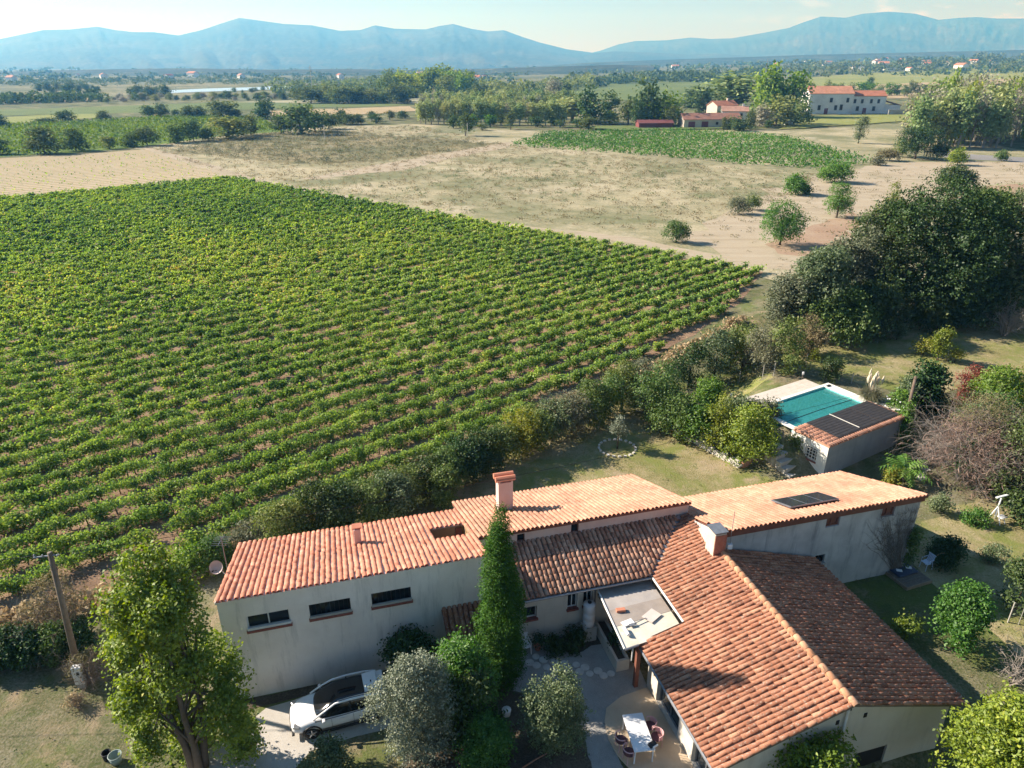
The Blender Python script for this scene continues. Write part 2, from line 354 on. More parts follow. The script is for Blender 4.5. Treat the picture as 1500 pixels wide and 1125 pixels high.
def leafquads(C, Nn, size, rs, aspect=.6, fold=.18):
    """C centres, Nn normals (unit-ish): one slightly folded leaf each"""
    n = len(C); Nn = Nn/np.maximum(np.linalg.norm(Nn, axis=1, keepdims=True), 1e-6)
    t = rs.normal(size=(n, 3)); t -= (t*Nn).sum(1, keepdims=True)*Nn; t /= np.maximum(np.linalg.norm(t, axis=1, keepdims=True), 1e-6)
    bvec = np.cross(Nn, t); s = (size*rs.uniform(.7, 1.3, n))[:, None] if np.isscalar(size) else (size*rs.uniform(.7, 1.3, n))[:, None]
    V = np.empty((n, 4, 3)); up = Nn*s*fold
    V[:, 0] = C-t*s*.5; V[:, 1] = C+bvec*s*.5*aspect+up; V[:, 2] = C+t*s*.55; V[:, 3] = C-bvec*s*.5*aspect+up
    return V.reshape(-1, 3), np.arange(4*n).reshape(n, 4)
def sphere_dirs(rs, n):
    d = rs.normal(size=(n, 3)); return d/np.linalg.norm(d, axis=1, keepdims=True)
FOLIAGE = 2.1
def crown(seed, h, w, shape='round', n=5000, leaf=.15, lobes=14, per=16, aspect=.6, base=0., tight=1., spike=0, d=None):
    """leaf cloud of height h, width w, standing on z=0 (base = bare height under it)"""
    rs = np.random.default_rng(seed); rx = w/2; ry = (d or w)/2; hz = (h-base)/2; L = []; n = int(n*FOLIAGE)
    for i in range(lobes):
        if shape == 'column':
            t = (i+.5)/lobes; z = base+2*hz*(.04+.88*t); k = (1-t**2.2)*.62+.2 if t > .12 else .62
            an = rs.uniform(0, 6.28); o = rs.uniform(0, .25)*k
            L.append((o*rx*math.cos(an), o*ry*math.sin(an), z, rx*k, ry*k, 2*hz/lobes*1.9)); continue
        q = sphere_dirs(rs, 1)[0]; r = rs.uniform(.27, .46)*tight; k = rs.uniform(.80, 1.06)*(1 if i > lobes*.15 else .45)
        fl = q[2]
        if shape == 'dome': zc = base+(.36+(.64-.36*r if fl > 0 else .34)*fl*(1-r*.8))*2*hz; kw = 1
        elif shape == 'poplar':
            zc = base+hz+fl*hz*(1-r*.7); kw = 1-abs(fl)**2.2*(.35 if fl > 0 else .25); q[:2] *= kw*min(1.25, 1/max(.45, math.hypot(q[0], q[1])))
        else:
            zc = base+hz*(1+fl*(1-r*.75))
            if fl < 0 and shape == 'round': q[:2] *= min(1.5, .95/max(.3, math.hypot(q[0], q[1])))
        hr = hz*r*(.75 if shape == 'poplar' else 1); L.append((q[0]*rx*(1-r)*k, q[1]*ry*(1-r)*k, zc, rx*r*1.1, ry*r*1.1, max(hr, min(rx*r*.7, hz*.6))))
    L = np.array(L); area = (L[:, 3]*L[:, 4]+L[:, 5]*L[:, 3]); pr = area/area.sum()
    nc = max(1, n//per); li = rs.choice(len(L), nc, p=pr); dd = sphere_dirs(rs, nc); dd[:, 2] = np.where(dd[:, 2] < -.6, -dd[:, 2], dd[:, 2])
    rad = np.where(rs.random(nc) < .14, rs.uniform(.3, .8, nc), rs.uniform(.86, 1.06, nc)+spike*rs.exponential(.12, nc))
    cc = L[li, :3]+dd*L[li, 3:]*rad[:, None]
    ct = rs.normal(.42, .16, nc)
    sg = leaf*1.25*rs.uniform(.6, 1.3, nc)
    C = np.repeat(cc, per, 0)+rs.normal(size=(nc*per, 3))*np.repeat(sg, per)[:, None]*[1, 1, .8]
    Nn = np.repeat(dd, per, 0)*.7+[-.2, .07, .5]+rs.normal(size=(nc*per, 3))*.75
    ti = np.clip(np.repeat(ct, per)+rs.normal(0, .13, nc*per)+(rs.random(nc*per) < .03)*.4, 0, 1)
    C[:, 2] = np.maximum(C[:, 2], .03)
    V, Fq = leafquads(C, Nn, leaf, rs, aspect)
    return V, Fq, ti, L
def blades(seed, n, base_r, length, width, spread, mat, up=.6, droop=.3, z0=0., tip=0.25):
    """thin bent blades or twigs fanning from a base: two quads each"""
    rs = np.random.default_rng(seed)
    an = rs.uniform(0, 6.283, n); r = base_r*np.sqrt(rs.random(n)); B = np.stack([r*np.cos(an), r*np.sin(an), np.full(n, z0)], 1)
    a2 = an+rs.normal(0, .8, n); out = spread*rs.uniform(.15, 1, n)
    D = np.stack([np.cos(a2)*out, np.sin(a2)*out, up*rs.uniform(.55, 1.1, n)], 1); D /= np.linalg.norm(D, axis=1, keepdims=True)
    ln = (length*rs.uniform(.55, 1.1, n))[:, None]
    Mid = B+D*ln*.55; Tip = Mid+(D-[0, 0, 1]*np.array(droop*rs.uniform(.3, 1.6, n))[:, None])*ln*.45
    sd_ = np.stack([-np.sin(a2), np.cos(a2), np.zeros(n)], 1)*width/2
    V = np.stack([B-sd_, B+sd_, Mid+sd_, Mid-sd_, Tip+sd_*tip, Tip-sd_*tip], 1).reshape(-1, 3)
    k = np.arange(n)[:, None]*6; Fq = np.concatenate([k+[0, 1, 2, 3], k+[3, 2, 4, 5]])
    return V, Fq, np.clip(np.tile(rs.normal(.5, .22, n), 2), 0, 1)
def twigs(seed, n, h, w, segs=3, r=.012, curl=.25, levels=2, droop=.0):
    """bare branching shrub: 3-sided tubes"""
    rs = np.random.default_rng(seed); mb = MB()
    def grow(p, d, ln, rad, lev):
        pts = [Vector(p)]; dd = Vector(d)
        for k in range(segs):
            dd = (dd+Vector(rs.normal(0, curl, 3))-Vector((0, 0, droop*k))).normalized(); pts.append(pts[-1]+dd*ln/segs)
        mb.tube(pts, [rad*(1-.75*i/segs) for i in range(segs+1)], 3, cap=False)
        if lev > 0:
            for k in range(1, segs+1):
                for _ in range(2):
                    d2 = (dd+Vector(rs.normal(0, .7, 3))).normalized(); grow(pts[k], d2, ln*rs.uniform(.35, .6), rad*.5, lev-1)
    for i in range(n):
        an = rs.uniform(0, 6.28); o = rs.uniform(.05, 1)*w/2
        tgt = Vector((math.cos(an)*o, math.sin(an)*o, h*rs.uniform(.6, .95))); b = Vector((math.cos(an)*o*.25, math.sin(an)*o*.25, 0))
        grow(b, (tgt-b).normalized(), (tgt-b).length*.8, r*2.2, levels)
    return mb
def trunk_mesh(seed, h, r, top, lobes=None, nl=6, lean=(0, 0), mat=None, splits=1):
    rs = np.random.default_rng(seed); mb = MB()
    for s in range(splits):
        off = Vector((math.cos(s*6.28/splits+.6), math.sin(s*6.28/splits+.6), 0))*rs.uniform(.12, .2) if splits > 1 else Vector()
        pts = [Vector((off.x*(1+k*.9)+lean[0]*k/4+rs.normal(0, r*.35)*(k > 0), off.y*(1+k*.9)+lean[1]*k/4+rs.normal(0, r*.35)*(k > 0), h*k/4)) for k in range(5)]
        mb.tube(pts, [r*1.35, r, r*.8, r*.6, r*.35], 8)
        if lobes is not None:
            for i in rs.choice(len(lobes), min(nl, len(lobes)), replace=False):
                c = Vector(lobes[i][:3]); s0 = pts[2].lerp(pts[3], rs.random()); mid = s0.lerp(c, .5)+Vector((0, 0, .15*(c-s0).length))
                if c.z < s0.z*.7: s0 = pts[1]
                mb.tube([s0, mid, c], [r*.45, r*.3, r*.1], 5, cap=False)
    return mb
def plant(name, label, cat, loc, cr, leafm, trunk=None, tm=None, group=None, rz=0, part='foliage', tname='trunk', sc=1):
    root = empty(name, loc, rz); tag(root, label, cat, group)
    if cr is not None:
        me = npmesh(name+'_leaves', cr[0], cr[1], leafm, cr[2]); link(part, me, root)
    if trunk is not None: trunk.build(tname, tm or M_bark, root, smooth=True)
    root.scale = (sc,)*3
    return root
def spec(u, vb, vt, wpx, zoff=0):
    """pixel base, top and width of a plant -> its place, height and width in metres"""
    p = P(u, vb); h = max(.3, zat(p.x, p.y, vt)-p.z); d = depth((p.x, p.y, p.z+h*.5))
    return p, h, wpx*d/F

# ================================================================== the ground
G_turf = groundmat('dry_turf', [(0, (0.052, 0.062, 0.024)), (0.3, (0.092, 0.100, 0.044)), (0.5, (0.148, 0.138, 0.078)), (0.75, (0.211, 0.188, 0.124)), (1, (0.266, 0.236, 0.164))], .12, 1.1, 9, .9, .06, patch=[((.105, .135, .032), .16, .47, .60, .8), ((.30, .225, .15), .30, .55, .66, .75), ((.055, .085, .022), .75, .56, .66, .7)])
G_lawn = groundmat('straw_lawn', [(0, (.13, .125, .05)), (.3, (.215, .19, .085)), (.6, (.30, .25, .135)), (1, (.40, .335, .215))], .15, 1.2, 10, .9, .06, patch=[((.155, .185, .042), .2, .48, .60, .8), ((.36, .275, .185), .35, .55, .66, .8), ((.10, .12, .035), .9, .58, .68, .6)])
G_soil = groundmat('vineyard_earth', [(0, (.13, .085, .055)), (.4, (.24, .155, .10)), (.7, (.34, .235, .16)), (1, (.42, .31, .22))], .2, 1.5, 7, .9, .1, stretch=(R(41), 3.0))
G_dry = groundmat('dry_grass_field', [(0, (.14, .138, .075)), (.25, (.24, .218, .13)), (.5, (.335, .293, .183)), (.75, (.41, .352, .235)), (1, (.46, .40, .29))], .035, .22, 2.2, .6, .1, patch=[((.15, .16, .08), .022, .47, .59, .85), ((.47, .40, .29), .05, .55, .66, .7), ((.13, .135, .065), .16, .57, .68, .8)])
G_track = groundmat('pale_dirt', [(0, (.27, .215, .145)), (.4, (.36, .295, .21)), (1, (.45, .385, .29))], .05, .5, 3, .4, .06, stretch=(R(52), 9), patch=[((.22, .20, .115), .07, .54, .66, .6)])
G_rust = groundmat('rusty_dirt', [(0, (.24, .15, .10)), (.5, (.32, .22, .15)), (1, (.39, .30, .21))], .06, .5, 3, .4, .05)
G_plough = groundmat('pinkish_ploughed_earth', [(0, (.25, .215, .12)), (.4, (.345, .275, .175)), (1, (.42, .335, .23))], .02, .3, 2, .4, .08, stripe=(R(41), 3, .25))
G_scrub = groundmat('grey_green_scrub', [(0, (.085, .095, .045)), (.4, (.17, .16, .085)), (.7, (.29, .245, .145)), (1, (.36, .295, .19))], .03, .2, 1.2, .5, .1)
G_green = groundmat('green_vines_far', [(0, (.07, .12, .022)), (.5, (.11, .175, .030)), (1, (.16, .215, .045))], .02, .3, 1.5, .4, .1, stripe=(R(35), 4, .3))
G_yel = groundmat('yellow_green_field', [(0, (.15, .18, .045)), (.5, (.22, .235, .07)), (1, (.30, .28, .12))], .01, .1, 1, .3, .1)
G_pale = groundmat('pale_stubble', [(0, (.25, .25, .15)), (.5, (.33, .31, .20)), (1, (.38, .34, .24))], .008, .1, 1, .3, .1)
G_tan = groundmat('tan_field', [(0, (.29, .22, .12)), (.5, (.38, .29, .17)), (1, (.44, .34, .22))], .01, .1, 1, .3, .1)
G_dgreen = groundmat('dull_green_field', [(0, (.085, .12, .040)), (.5, (.13, .165, .055)), (1, (.18, .20, .08))], .01, .1, 1, .3, .1)
G_far = groundmat('far_countryside', [(0, (.05, .065, .03)), (.35, (.09, .105, .045)), (.6, (.17, .165, .08)), (.8, (.27, .235, .14)), (1, (.33, .28, .19))], .0035, .02, .12, 0, .1)
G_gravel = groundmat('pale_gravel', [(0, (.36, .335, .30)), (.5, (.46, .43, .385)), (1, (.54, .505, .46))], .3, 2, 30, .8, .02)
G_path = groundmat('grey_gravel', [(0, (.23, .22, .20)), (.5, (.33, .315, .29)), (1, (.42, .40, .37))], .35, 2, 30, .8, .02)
G_bed = groundmat('dark_bed_earth', [(0, (.055, .042, .03)), (.5, (.10, .078, .055)), (1, (.18, .145, .10))], .3, 2, 12, .8, .04)
G_road = groundmat('worn_asphalt', [(0, (.18, .17, .16)), (.5, (.23, .22, .21)), (1, (.27, .26, .245))], .05, .5, 5, .2, .01)
G_terr = mat('tan_terrace_concrete', (.46, .36, .25), (.55, .44, .315), 1.4, .85, .15, 25)

def lines(lo, hi, fine_lo, fine_hi, step, growth=1.22):
    mid = list(np.arange(fine_lo, fine_hi+.01, step)); s = step; a = [mid[-1]]
    while a[-1] < hi: s = min(s*growth, 420); a.append(a[-1]+s)
    s = step; b = [mid[0]]
    while b[-1] > lo: s = min(s*growth, 420); b.append(b[-1]-s)
    return np.array(b[1:][::-1]+mid+a[1:])
xs = lines(-11000, 12000, -30, 90, 1.0); ys = lines(-250, 14500, 4, 100, 1.0)
xs = np.unique(np.concatenate([xs, np.arange(17, 30, .2)])); ys = np.unique(np.concatenate([ys, np.arange(41.4, 53, .2)]))
gx, gy = np.meshgrid(xs, ys); gzv = gz(gx, gy)
nx, ny = len(xs), len(ys); ii = (np.arange(ny-1)[:, None]*nx+np.arange(nx-1)[None]).ravel()
quads = np.stack([ii, ii+1, ii+1+nx, ii+nx], 1)
cxm = gx.ravel()[quads].mean(1); cym = gy.ravel()[quads].mean(1)
midx = ((np.hypot(cxm, cym) > 420) | (cym < -40)).astype(np.int32)
me = npmesh('ground', np.stack([gx.ravel(), gy.ravel(), gzv.ravel()], 1), quads, [G_turf, G_far], smooth=True, midx=midx)
tag(link('ground', me), kind='structure', label='dry turf and open country running out to the hills')

import bmesh
def sheet(name, pts, dz, m, cell=0, label=None):
    pts = [(p[0], p[1]) for p in pts]
    bm = bmesh.new(); bm.faces.new([bm.verts.new((x, y, 0)) for x, y in pts])
    if cell:
        X = [p[0] for p in pts]; Y = [p[1] for p in pts]
        for k in range(int(min(X)//cell)+1, int(max(X)//cell)+1):
            bmesh.ops.bisect_plane(bm, geom=bm.verts[:]+bm.edges[:]+bm.faces[:], plane_co=(k*cell, 0, 0), plane_no=(1, 0, 0))
        for k in range(int(min(Y)//cell)+1, int(max(Y)//cell)+1):
            bmesh.ops.bisect_plane(bm, geom=bm.verts[:]+bm.edges[:]+bm.faces[:], plane_co=(0, k*cell, 0), plane_no=(0, 1, 0))
        for v in bm.verts: v.co.z = g(v.co.x, v.co.y)+dz
    else:
        for v in bm.verts: v.co.z = dz
    bmesh.ops.triangulate(bm, faces=bm.faces[:]); bmesh.ops.recalc_face_normals(bm, faces=bm.faces[:])
    if sum(f.normal.z for f in bm.faces) < 0: bmesh.ops.reverse_faces(bm, faces=bm.faces[:])
    me = bpy.data.meshes.new(name); bm.to_mesh(me); bm.free(); me.materials.append(m)
    return tag(link(name, me), kind='structure', label=label)
def wob(pts, amp, step, seed):
    """roughen the outline of a field"""
    rs = np.random.default_rng(seed); out = []; n = len(pts)
    for i in range(n):
        a, b = np.array(pts[i][:2]), np.array(pts[(i+1) % n][:2]); L = np.linalg.norm(b-a); k = max(1, int(L/step)); nn = np.array([-(b-a)[1], (b-a)[0]])/max(L, 1e-6)
        for j in range(k): out.append(a+(b-a)*j/k+nn*(rs.normal(0, amp) if j else 0))
    return out
def px(*uv): return [P(u, v, 0) for u, v in uv]
VINE = [(-52, 14), (-152, 109), (-67.3, 176), (33.3, 91.9), (22.8, 72.6), (7.6, 55.6), (-5.2, 42.6), (-13.4, 35.6), (-17.1, 32.8), (-25.4, 27.6), (-40, 18)]
sheet('dry_field', wob(px((330, 268), (190, 214), (340, 197), (470, 186), (610, 182), (760, 190), (905, 192), (1160, 190), (1330, 180), (1560, 236), (1640, 330), (1290, 445), (1170, 420), (1100, 402)), 1.2, 6, 1), .004, G_dry)
sheet('scrub_patch', wob(px((250, 222), (340, 200), (470, 190), (660, 205), (740, 212), (640, 226), (520, 238), (430, 240)), 2.5, 6, 2), .010, G_scrub)
sheet('dirt_track', wob(px((985, 352), (1080, 300), (1190, 258), (1290, 240), (1420, 236), (1600, 240), (1600, 262), (1460, 270), (1330, 300), (1250, 345), (1215, 400), (1110, 392)), 1.0, 5, 3), .010, G_track)
sheet('rust_earth_patch', wob(px((1140, 372), (1120, 358), (1190, 330), (1250, 310), (1260, 330), (1200, 378)), .8, 3, 4), .016, G_rust)
sheet('rust_earth_patch', wob(px((1380, 292), (1440, 272), (1600, 268), (1600, 310), (1450, 318)), .8, 3, 5), .016, G_rust)
sheet('vineyard_soil', wob(VINE, .25, 3, 6), .008, G_soil)
sheet('ploughed_field', wob(px((-160, 246), (0, 232), (110, 226), (210, 219), (290, 240), (352, 260), (250, 270), (120, 280), (0, 294), (-260, 320)), .7, 6, 7), .012, G_plough)
sheet('dirt_path', wob(px((205, 217), (222, 216), (300, 238), (365, 259), (700, 322), (930, 348), (1120, 388), (1112, 396), (920, 356), (690, 328), (350, 264)), .3, 4, 8), .018, G_track)
sheet('dirt_path', wob(px((560, 240), (640, 226), (745, 208), (760, 213), (660, 232), (600, 248), (470, 262), (440, 262)), .5, 4, 9), .018, G_track)
sheet('vineyard_soil', wob(px((742, 216), (800, 194), (1000, 191), (1150, 200), (1290, 236), (1228, 254), (1090, 243), (900, 226)), .8, 6, 10), .020, G_dry)
sheet('vineyard_soil', wob(px((-200, 244), (0, 230), (110, 224), (200, 216), (330, 198), (420, 192), (380, 172), (290, 168), (60, 180), (-220, 196)), 1, 8, 11), .020, G_green)
farf = [('yellow_field', [(-200, 196), (60, 178), (150, 172), (140, 165), (0, 172), (-250, 182)], G_yel), ('green_field', [(-250, 180), (0, 170), (240, 164), (380, 160), (620, 154), (560, 149), (340, 149), (100, 158), (-260, 168)], G_dgreen),
        ('tan_field', [(-260, 158), (0, 152), (180, 146), (120, 139), (-260, 143)], G_tan), ('pale_field', [(335, 150), (560, 152), (760, 149), (1050, 140), (900, 132), (660, 144), (450, 146)], G_pale),
        ('earth_field', [(395, 163), (600, 156), (612, 163), (480, 171), (400, 170)], G_tan), ('green_field', [(700, 140), (1000, 150), (1120, 140), (1180, 122), (1000, 118), (800, 124)], G_dgreen),
        ('green_field', [(1090, 150), (1300, 140), (1560, 104), (1560, 97), (1250, 108), (1090, 122)], G_yel), ('tan_field', [(1180, 128), (1330, 122), (1560, 112), (1560, 128), (1380, 142), (1200, 148)], G_tan),
        ('meadow', [(1140, 190), (1330, 178), (1345, 168), (1200, 170), (1140, 178)], G_yel), ('meadow', [(900, 192), (1110, 188), (1100, 182), (820, 186)], G_dgreen)]
for i, (nm, pts, m) in enumerate(farf):
    sheet(nm, wob([P(u, v) for u, v in pts], 2, 14, 20+i), .06+.03*i, m, 60)
sheet('lawn', wob([(-6, 39.5), (1, 46.5), (8, 53), (12.4, 47.2), (15.4, 42.6), (18.4, 40), (20.6, 39.6), (20, 35), (8, 34.5), (-2, 36.5)], .3, 1.5, 45), .014, G_lawn, 1)
sheet('lawn', wob([(22.2, 33.5), (30, 38.6), (40, 41), (58, 44), (62, 24), (40, 6), (24, 10), (25.5, 18), (22.5, 28)], .3, 1.5, 46), .014, G_lawn, 1)
sheet('lawn', wob([(16.5, 53), (24, 62), (36, 70), (66, 66), (72, 56), (45, 50.6), (31.5, 49.4), (27.5, 50.6), (24.6, 54), (19, 51.5)], .3, 1.5, 47), .02, G_lawn, 1)
rd = [P(u, v) for u, v in [(1375, 224), (1420, 226), (1640, 239), (1640, 247), (1430, 234), (1370, 229)]]
sheet('road', rd, .03, G_road)
# lake, far left
sheet('lake', wob([P(u, v) for u, v in [(215, 134), (300, 130), (430, 126), (440, 129), (330, 133.5), (240, 137)]], 4, 30, 31), .15, None or mat('lake_water', (.40, .48, .54), (.44, .52, .58), .02, .3, spec=.6))

# courtyard, drive, beds near the house
DRIVE = [P(u, v, 0) for u, v in [(300, 1100), (360, 1062), (390, 1037), (470, 1010), (600, 975), (640, 1010), (560, 1070), (455, 1100), (420, 1140), (380, 1300), (200, 1300), (250, 1160)]]
sheet('driveway', wob(DRIVE, .08, .8, 40), .006, G_gravel)
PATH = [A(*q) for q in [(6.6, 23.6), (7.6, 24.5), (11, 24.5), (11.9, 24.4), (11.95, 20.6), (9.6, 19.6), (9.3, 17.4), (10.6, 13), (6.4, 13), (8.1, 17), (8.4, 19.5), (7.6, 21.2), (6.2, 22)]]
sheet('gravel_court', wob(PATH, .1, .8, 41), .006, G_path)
sheet('garden_bed', wob([A(*q) for q in [(0.9, 19.4), (2.0, 21.8), (3.4, 24.5), (6.6, 23.5), (6.1, 22), (7.5, 21.1), (8.3, 19.5), (8, 17), (6.3, 13), (2.2, 13), (.4, 17.2)]], .12, .8, 42), .010, G_bed)
sheet('garden_bed', wob([A(*q) for q in [(8.3, 24.45), (11.2, 24.45), (11.0, 23.5), (9.4, 23.3)]], .06, .5, 43), .012, G_bed)
sheet('garden_bed', wob([A(*q) for q in [(-5.3, 24.6), (1.5, 24.6), (1.5, 24.15), (-5.4, 24.1)]], .05, .6, 44), .014, G_bed)
mb = MB()
ter = [A(*q)[:2] for q in [(11.92, 20.55), (10.6, 20.4), (9.75, 20.0), (9.42, 19.4), (9.25, 18.6), (9.3, 17.8), (9.6, 16.9), (10.1, 16.0), (11.0, 14.8), (12.2, 14.0), (11.97, 15.0)]]
mb.prism(ter[::-1], .0, .06) if False else mb.prism(ter, .0, .06)
tag(mb.build('terrace', G_terr), kind='structure', label='tan concrete terrace with a curved edge')

# ------------------------------------------------------------------ far ranges
def range_mesh(name, prof, D, deep, seed, m, label):
    rs = np.random.default_rng(seed); us = np.linspace(prof[0][0], prof[-1][0], 420); top = np.interp(us, [p[0] for p in prof], [p[1] for p in prof])
    nv = 56; V = []
    ph = rs.uniform(0, 6.28, 40); fr = rs.uniform(.008, .09, 40)
    for j in range(nv):
        t = j/(nv-1)                                   # 0 at the crest, 1 at the foot
        dist = D-deep*t
        for i, u in enumerate(us):
            yi_ = (top[i]-562.5)/F; zc = 25-(SP+yi_*CP)/(CP-yi_*SP)*D
            spur = sum(math.sin(u*fr[k]+ph[k]+t*(k % 5-2)*3.5)/(1+k*.12) for k in range(0, 16))/5
            gul = sum(math.sin(u*fr[k]*3.2+ph[k]+t*9*(k % 3-1)) for k in range(16, 28))/10
            spur = .6*(.55-1.5*abs(spur))+.5*spur; gul = .5-1.6*abs(gul); prof_t = (1-t)**(1.2+.3*spur)
            z = zc*prof_t*(1+(spur*.20+gul*.06)*math.sin(math.pi*min(1, t*1.15)))
            zj = z+rs.normal(0, zc*.007)*(t > 0)-6*t
            V.append(((u-750)/F*dist/1.105, dist, zj))
    # back side falls away
    for i, u in enumerate(us): V.append(((u-750)/F*(D+1500)/1.105, D+1500, -5))
    idx = (np.arange(nv-1)[:, None]*420+np.arange(419)[None]).ravel(); q = np.stack([idx+1, idx, idx+420, idx+421], 1)
    b0 = nv*420; i2 = np.arange(419); q = np.concatenate([q, np.stack([i2, i2+1, b0+i2+1, b0+i2], 1)])
    return tag(link(name, npmesh(name, V, q, m, smooth=True)), kind='structure', label=label)
M_mtn = groundmat('forested_mountain', [(0, (.022, .035, .022)), (.45, (.045, .06, .032)), (.7, (.09, .09, .05)), (1, (.15, .13, .085))], .0012, .006, .03, 0, 1)
k = 1/CP  # pixel offsets at the horizon are a little longer than at the axis
LEFT = [(-420, 90), (-200, 72), (-60, 66), (0, 58), (40, 50), (70, 44), (110, 43), (150, 39), (175, 44), (200, 47), (230, 47), (265, 52), (300, 44), (325, 36), (357, 26), (385, 30), (420, 35), (460, 37), (500, 45), (530, 44), (552, 37), (580, 42), (625, 43), (645, 38), (665, 35), (690, 42), (715, 46), (738, 44), (765, 54), (790, 62), (830, 72), (860, 76), (900, 82), (1000, 92)]
RIGHT = [(780, 93), (830, 86), (880, 74), (905, 65), (930, 60), (975, 59), (1010, 55), (1040, 57), (1070, 56), (1110, 49), (1150, 41), (1170, 33), (1195, 24), (1230, 26), (1255, 20), (1290, 17), (1330, 20), (1365, 29), (1395, 26), (1420, 25), (1450, 27), (1500, 27), (1560, 34), (1700, 40), (1900, 60)]
MIDR = [(820, 92), (870, 78), (900, 75), (960, 77), (1010, 80), (1060, 79), (1120, 84), (1200, 90)]
def warp(pr): return [((u-750)*CP**0+750, v) for u, v in pr]
range_mesh('mountains', LEFT, 9000, 4300, 3, M_mtn, 'hazy blue mountain range with one broad peak')
range_mesh('mountains', RIGHT, 10800, 4200, 4, M_mtn, 'hazy blue mountain massif with a long level crest')
range_mesh('hills', MIDR, 7600, 2500, 5, M_mtn, 'lower hazy ridge in front of the massif')
# wooded low ridges out in the plain
RIDGE_L = [(-300, 104), (-100, 106), (0, 107), (120, 104), (260, 102), (400, 104), (500, 103), (640, 105), (760, 101), (900, 97), (960, 98)]
range_mesh('hills', [(u, v-2) for u, v in RIDGE_L], 2300, 500, 8, groundmat('wooded_ridge', [(0, (.02, .032, .018)), (.5, (.045, .06, .03)), (.8, (.10, .105, .06)), (1, (.22, .20, .13))], .01, .05, .2, 0, 1), 'low wooded ridge at the far edge of the plain')
RIDGE_R = [(760, 99), (860, 92), (960, 88), (1080, 84), (1200, 80), (1330, 77), (1500, 73), (1700, 70)]
range_mesh('hills', RIDGE_R, 4200, 900, 9, MATS['wooded_ridge'], 'low patchwork hills beyond the plain')

# ------------------------------------------------------------------ the air
hz = MB().box2((-15500, -300, -6), (15500, 15500, 900)).build('haze', None or bpy.data.materials.new('haze_air'))
hm = hz.data.materials[0]; hm.use_nodes = True; hm.node_tree.nodes.clear()
o_ = N(hm.node_tree, 'ShaderNodeOutputMaterial'); pv = N(hm.node_tree, 'ShaderNodeVolumePrincipled')
pv.inputs['Color'].default_value = (.12, .45, 1, 1); pv.inputs['Absorption Color'].default_value = (1, 1, 1, 1); pv.inputs['Density'].default_value = 2.15e-4; pv.inputs['Anisotropy'].default_value = .2
hm.node_tree.links.new(pv.outputs[0], o_.inputs['Volume']); tag(hz, kind='stuff', label='pale blue haze over the plain')

# ================================================================== the vineyard
RU = np.array([math.cos(R(41)), math.sin(R(41))]); RN = np.array([-RU[1], RU[0]])
def rows_in(poly, spacing, step, seed, ang=None, jit=.10, miss=.02):
    rs = np.random.default_rng(seed); u = np.array([math.cos(ang), math.sin(ang)]) if ang is not None else RU; n = np.array([-u[1], u[0]])
    P2 = np.array([(p[0], p[1]) for p in poly]); s = P2 @ n; t = P2 @ u; pts = []
    for c in np.arange(s.min()+spacing*.55, s.max(), spacing):
        tt = np.arange(t.min(), t.max(), step)+rs.normal(0, jit, len(np.arange(t.min(), t.max(), step)))
        q = tt[:, None]*u+(c+.10*np.sin(tt*.07+c)+rs.normal(0, .04, len(tt)))[:, None]*n
        pts.append(q[rs.random(len(tt)) > miss])
    Q = np.concatenate(pts); Q = Q[sdist(Q[:, 0], Q[:, 1], P2) < -.5]
    U, V_, D_ = proj(Q[:, 0], Q[:, 1], np.zeros(len(Q)))
    return Q[(U > -130) & (U < 1630) & (V_ < 1260) & (D_ > 5)]
def vine_leaves(rs, n, size):
    """leaves of one bush vine about its foot"""
    k = rs.integers(4, 7); can = np.stack([rs.normal(0, .42, k), rs.normal(0, .13, k), rs.uniform(.22, .90, k)], 1)
    c = can[rs.integers(0, k, n)]+rs.normal(0, 1, (n, 3))*[.25, .17, .16]
    c[:, 2] = np.clip(c[:, 2], .06, 1.2)
    nn = rs.normal(0, .75, (n, 3))+[-.35, .12, .65]        # leaves turn towards the light
    return c, nn
VP = rows_in(VINE, 2.15, .80, 11)
vd = np.hypot(VP[:, 0], VP[:, 1]); order = np.argsort(vd); VP = VP[order]; vd = vd[order]
def patch(x, y, s=1.0): return (np.sin(x*.07*s+1.3)*np.cos(y*.09*s+.4)+np.sin(x*.031*s-y*.043*s)+.6*np.sin(x*.21*s+y*.17*s))/2.6
# the 300 nearest in view: a thing each
vproto = []
for k_ in range(8):
    rs = np.random.default_rng(100+k_); c, nn = vine_leaves(rs, 520, .12)
    # rotated so that its length lies along the row
    cc = np.stack([c[:, 0]*RU[0]-c[:, 1]*RU[1], c[:, 0]*RU[1]+c[:, 1]*RU[0], c[:, 2]], 1)
    V, Fq = leafquads(cc, nn, .122, rs, .85)
    lm = npmesh('grapevine_leaves', V, Fq, L_vine, np.clip(rs.normal(.42+.05*(k_ % 3-1), .17, len(Fq)), 0, 1))
    tmb = MB().tube([(0, 0, -.02), (.03, .02, .3), (rs.normal(0, .05), rs.normal(0, .05), .6)], [.05, .04, .03], 5)
    for _ in range(3): tmb.tube([(0, 0, .5), (rs.normal(0, .3), rs.normal(0, .3), .9)], [.02, .008], 3, cap=False)
    vproto.append((lm, tmb.mesh('grapevine_trunk', M_bark)))
U_, V_, _ = proj(VP[:, 0], VP[:, 1], np.full(len(VP), .7)); inview = (U_ > 0) & (U_ < 1500) & (V_ < 1125)
near = np.where(inview)[0][:300]; nearset = np.zeros(len(VP), bool); nearset[near] = True
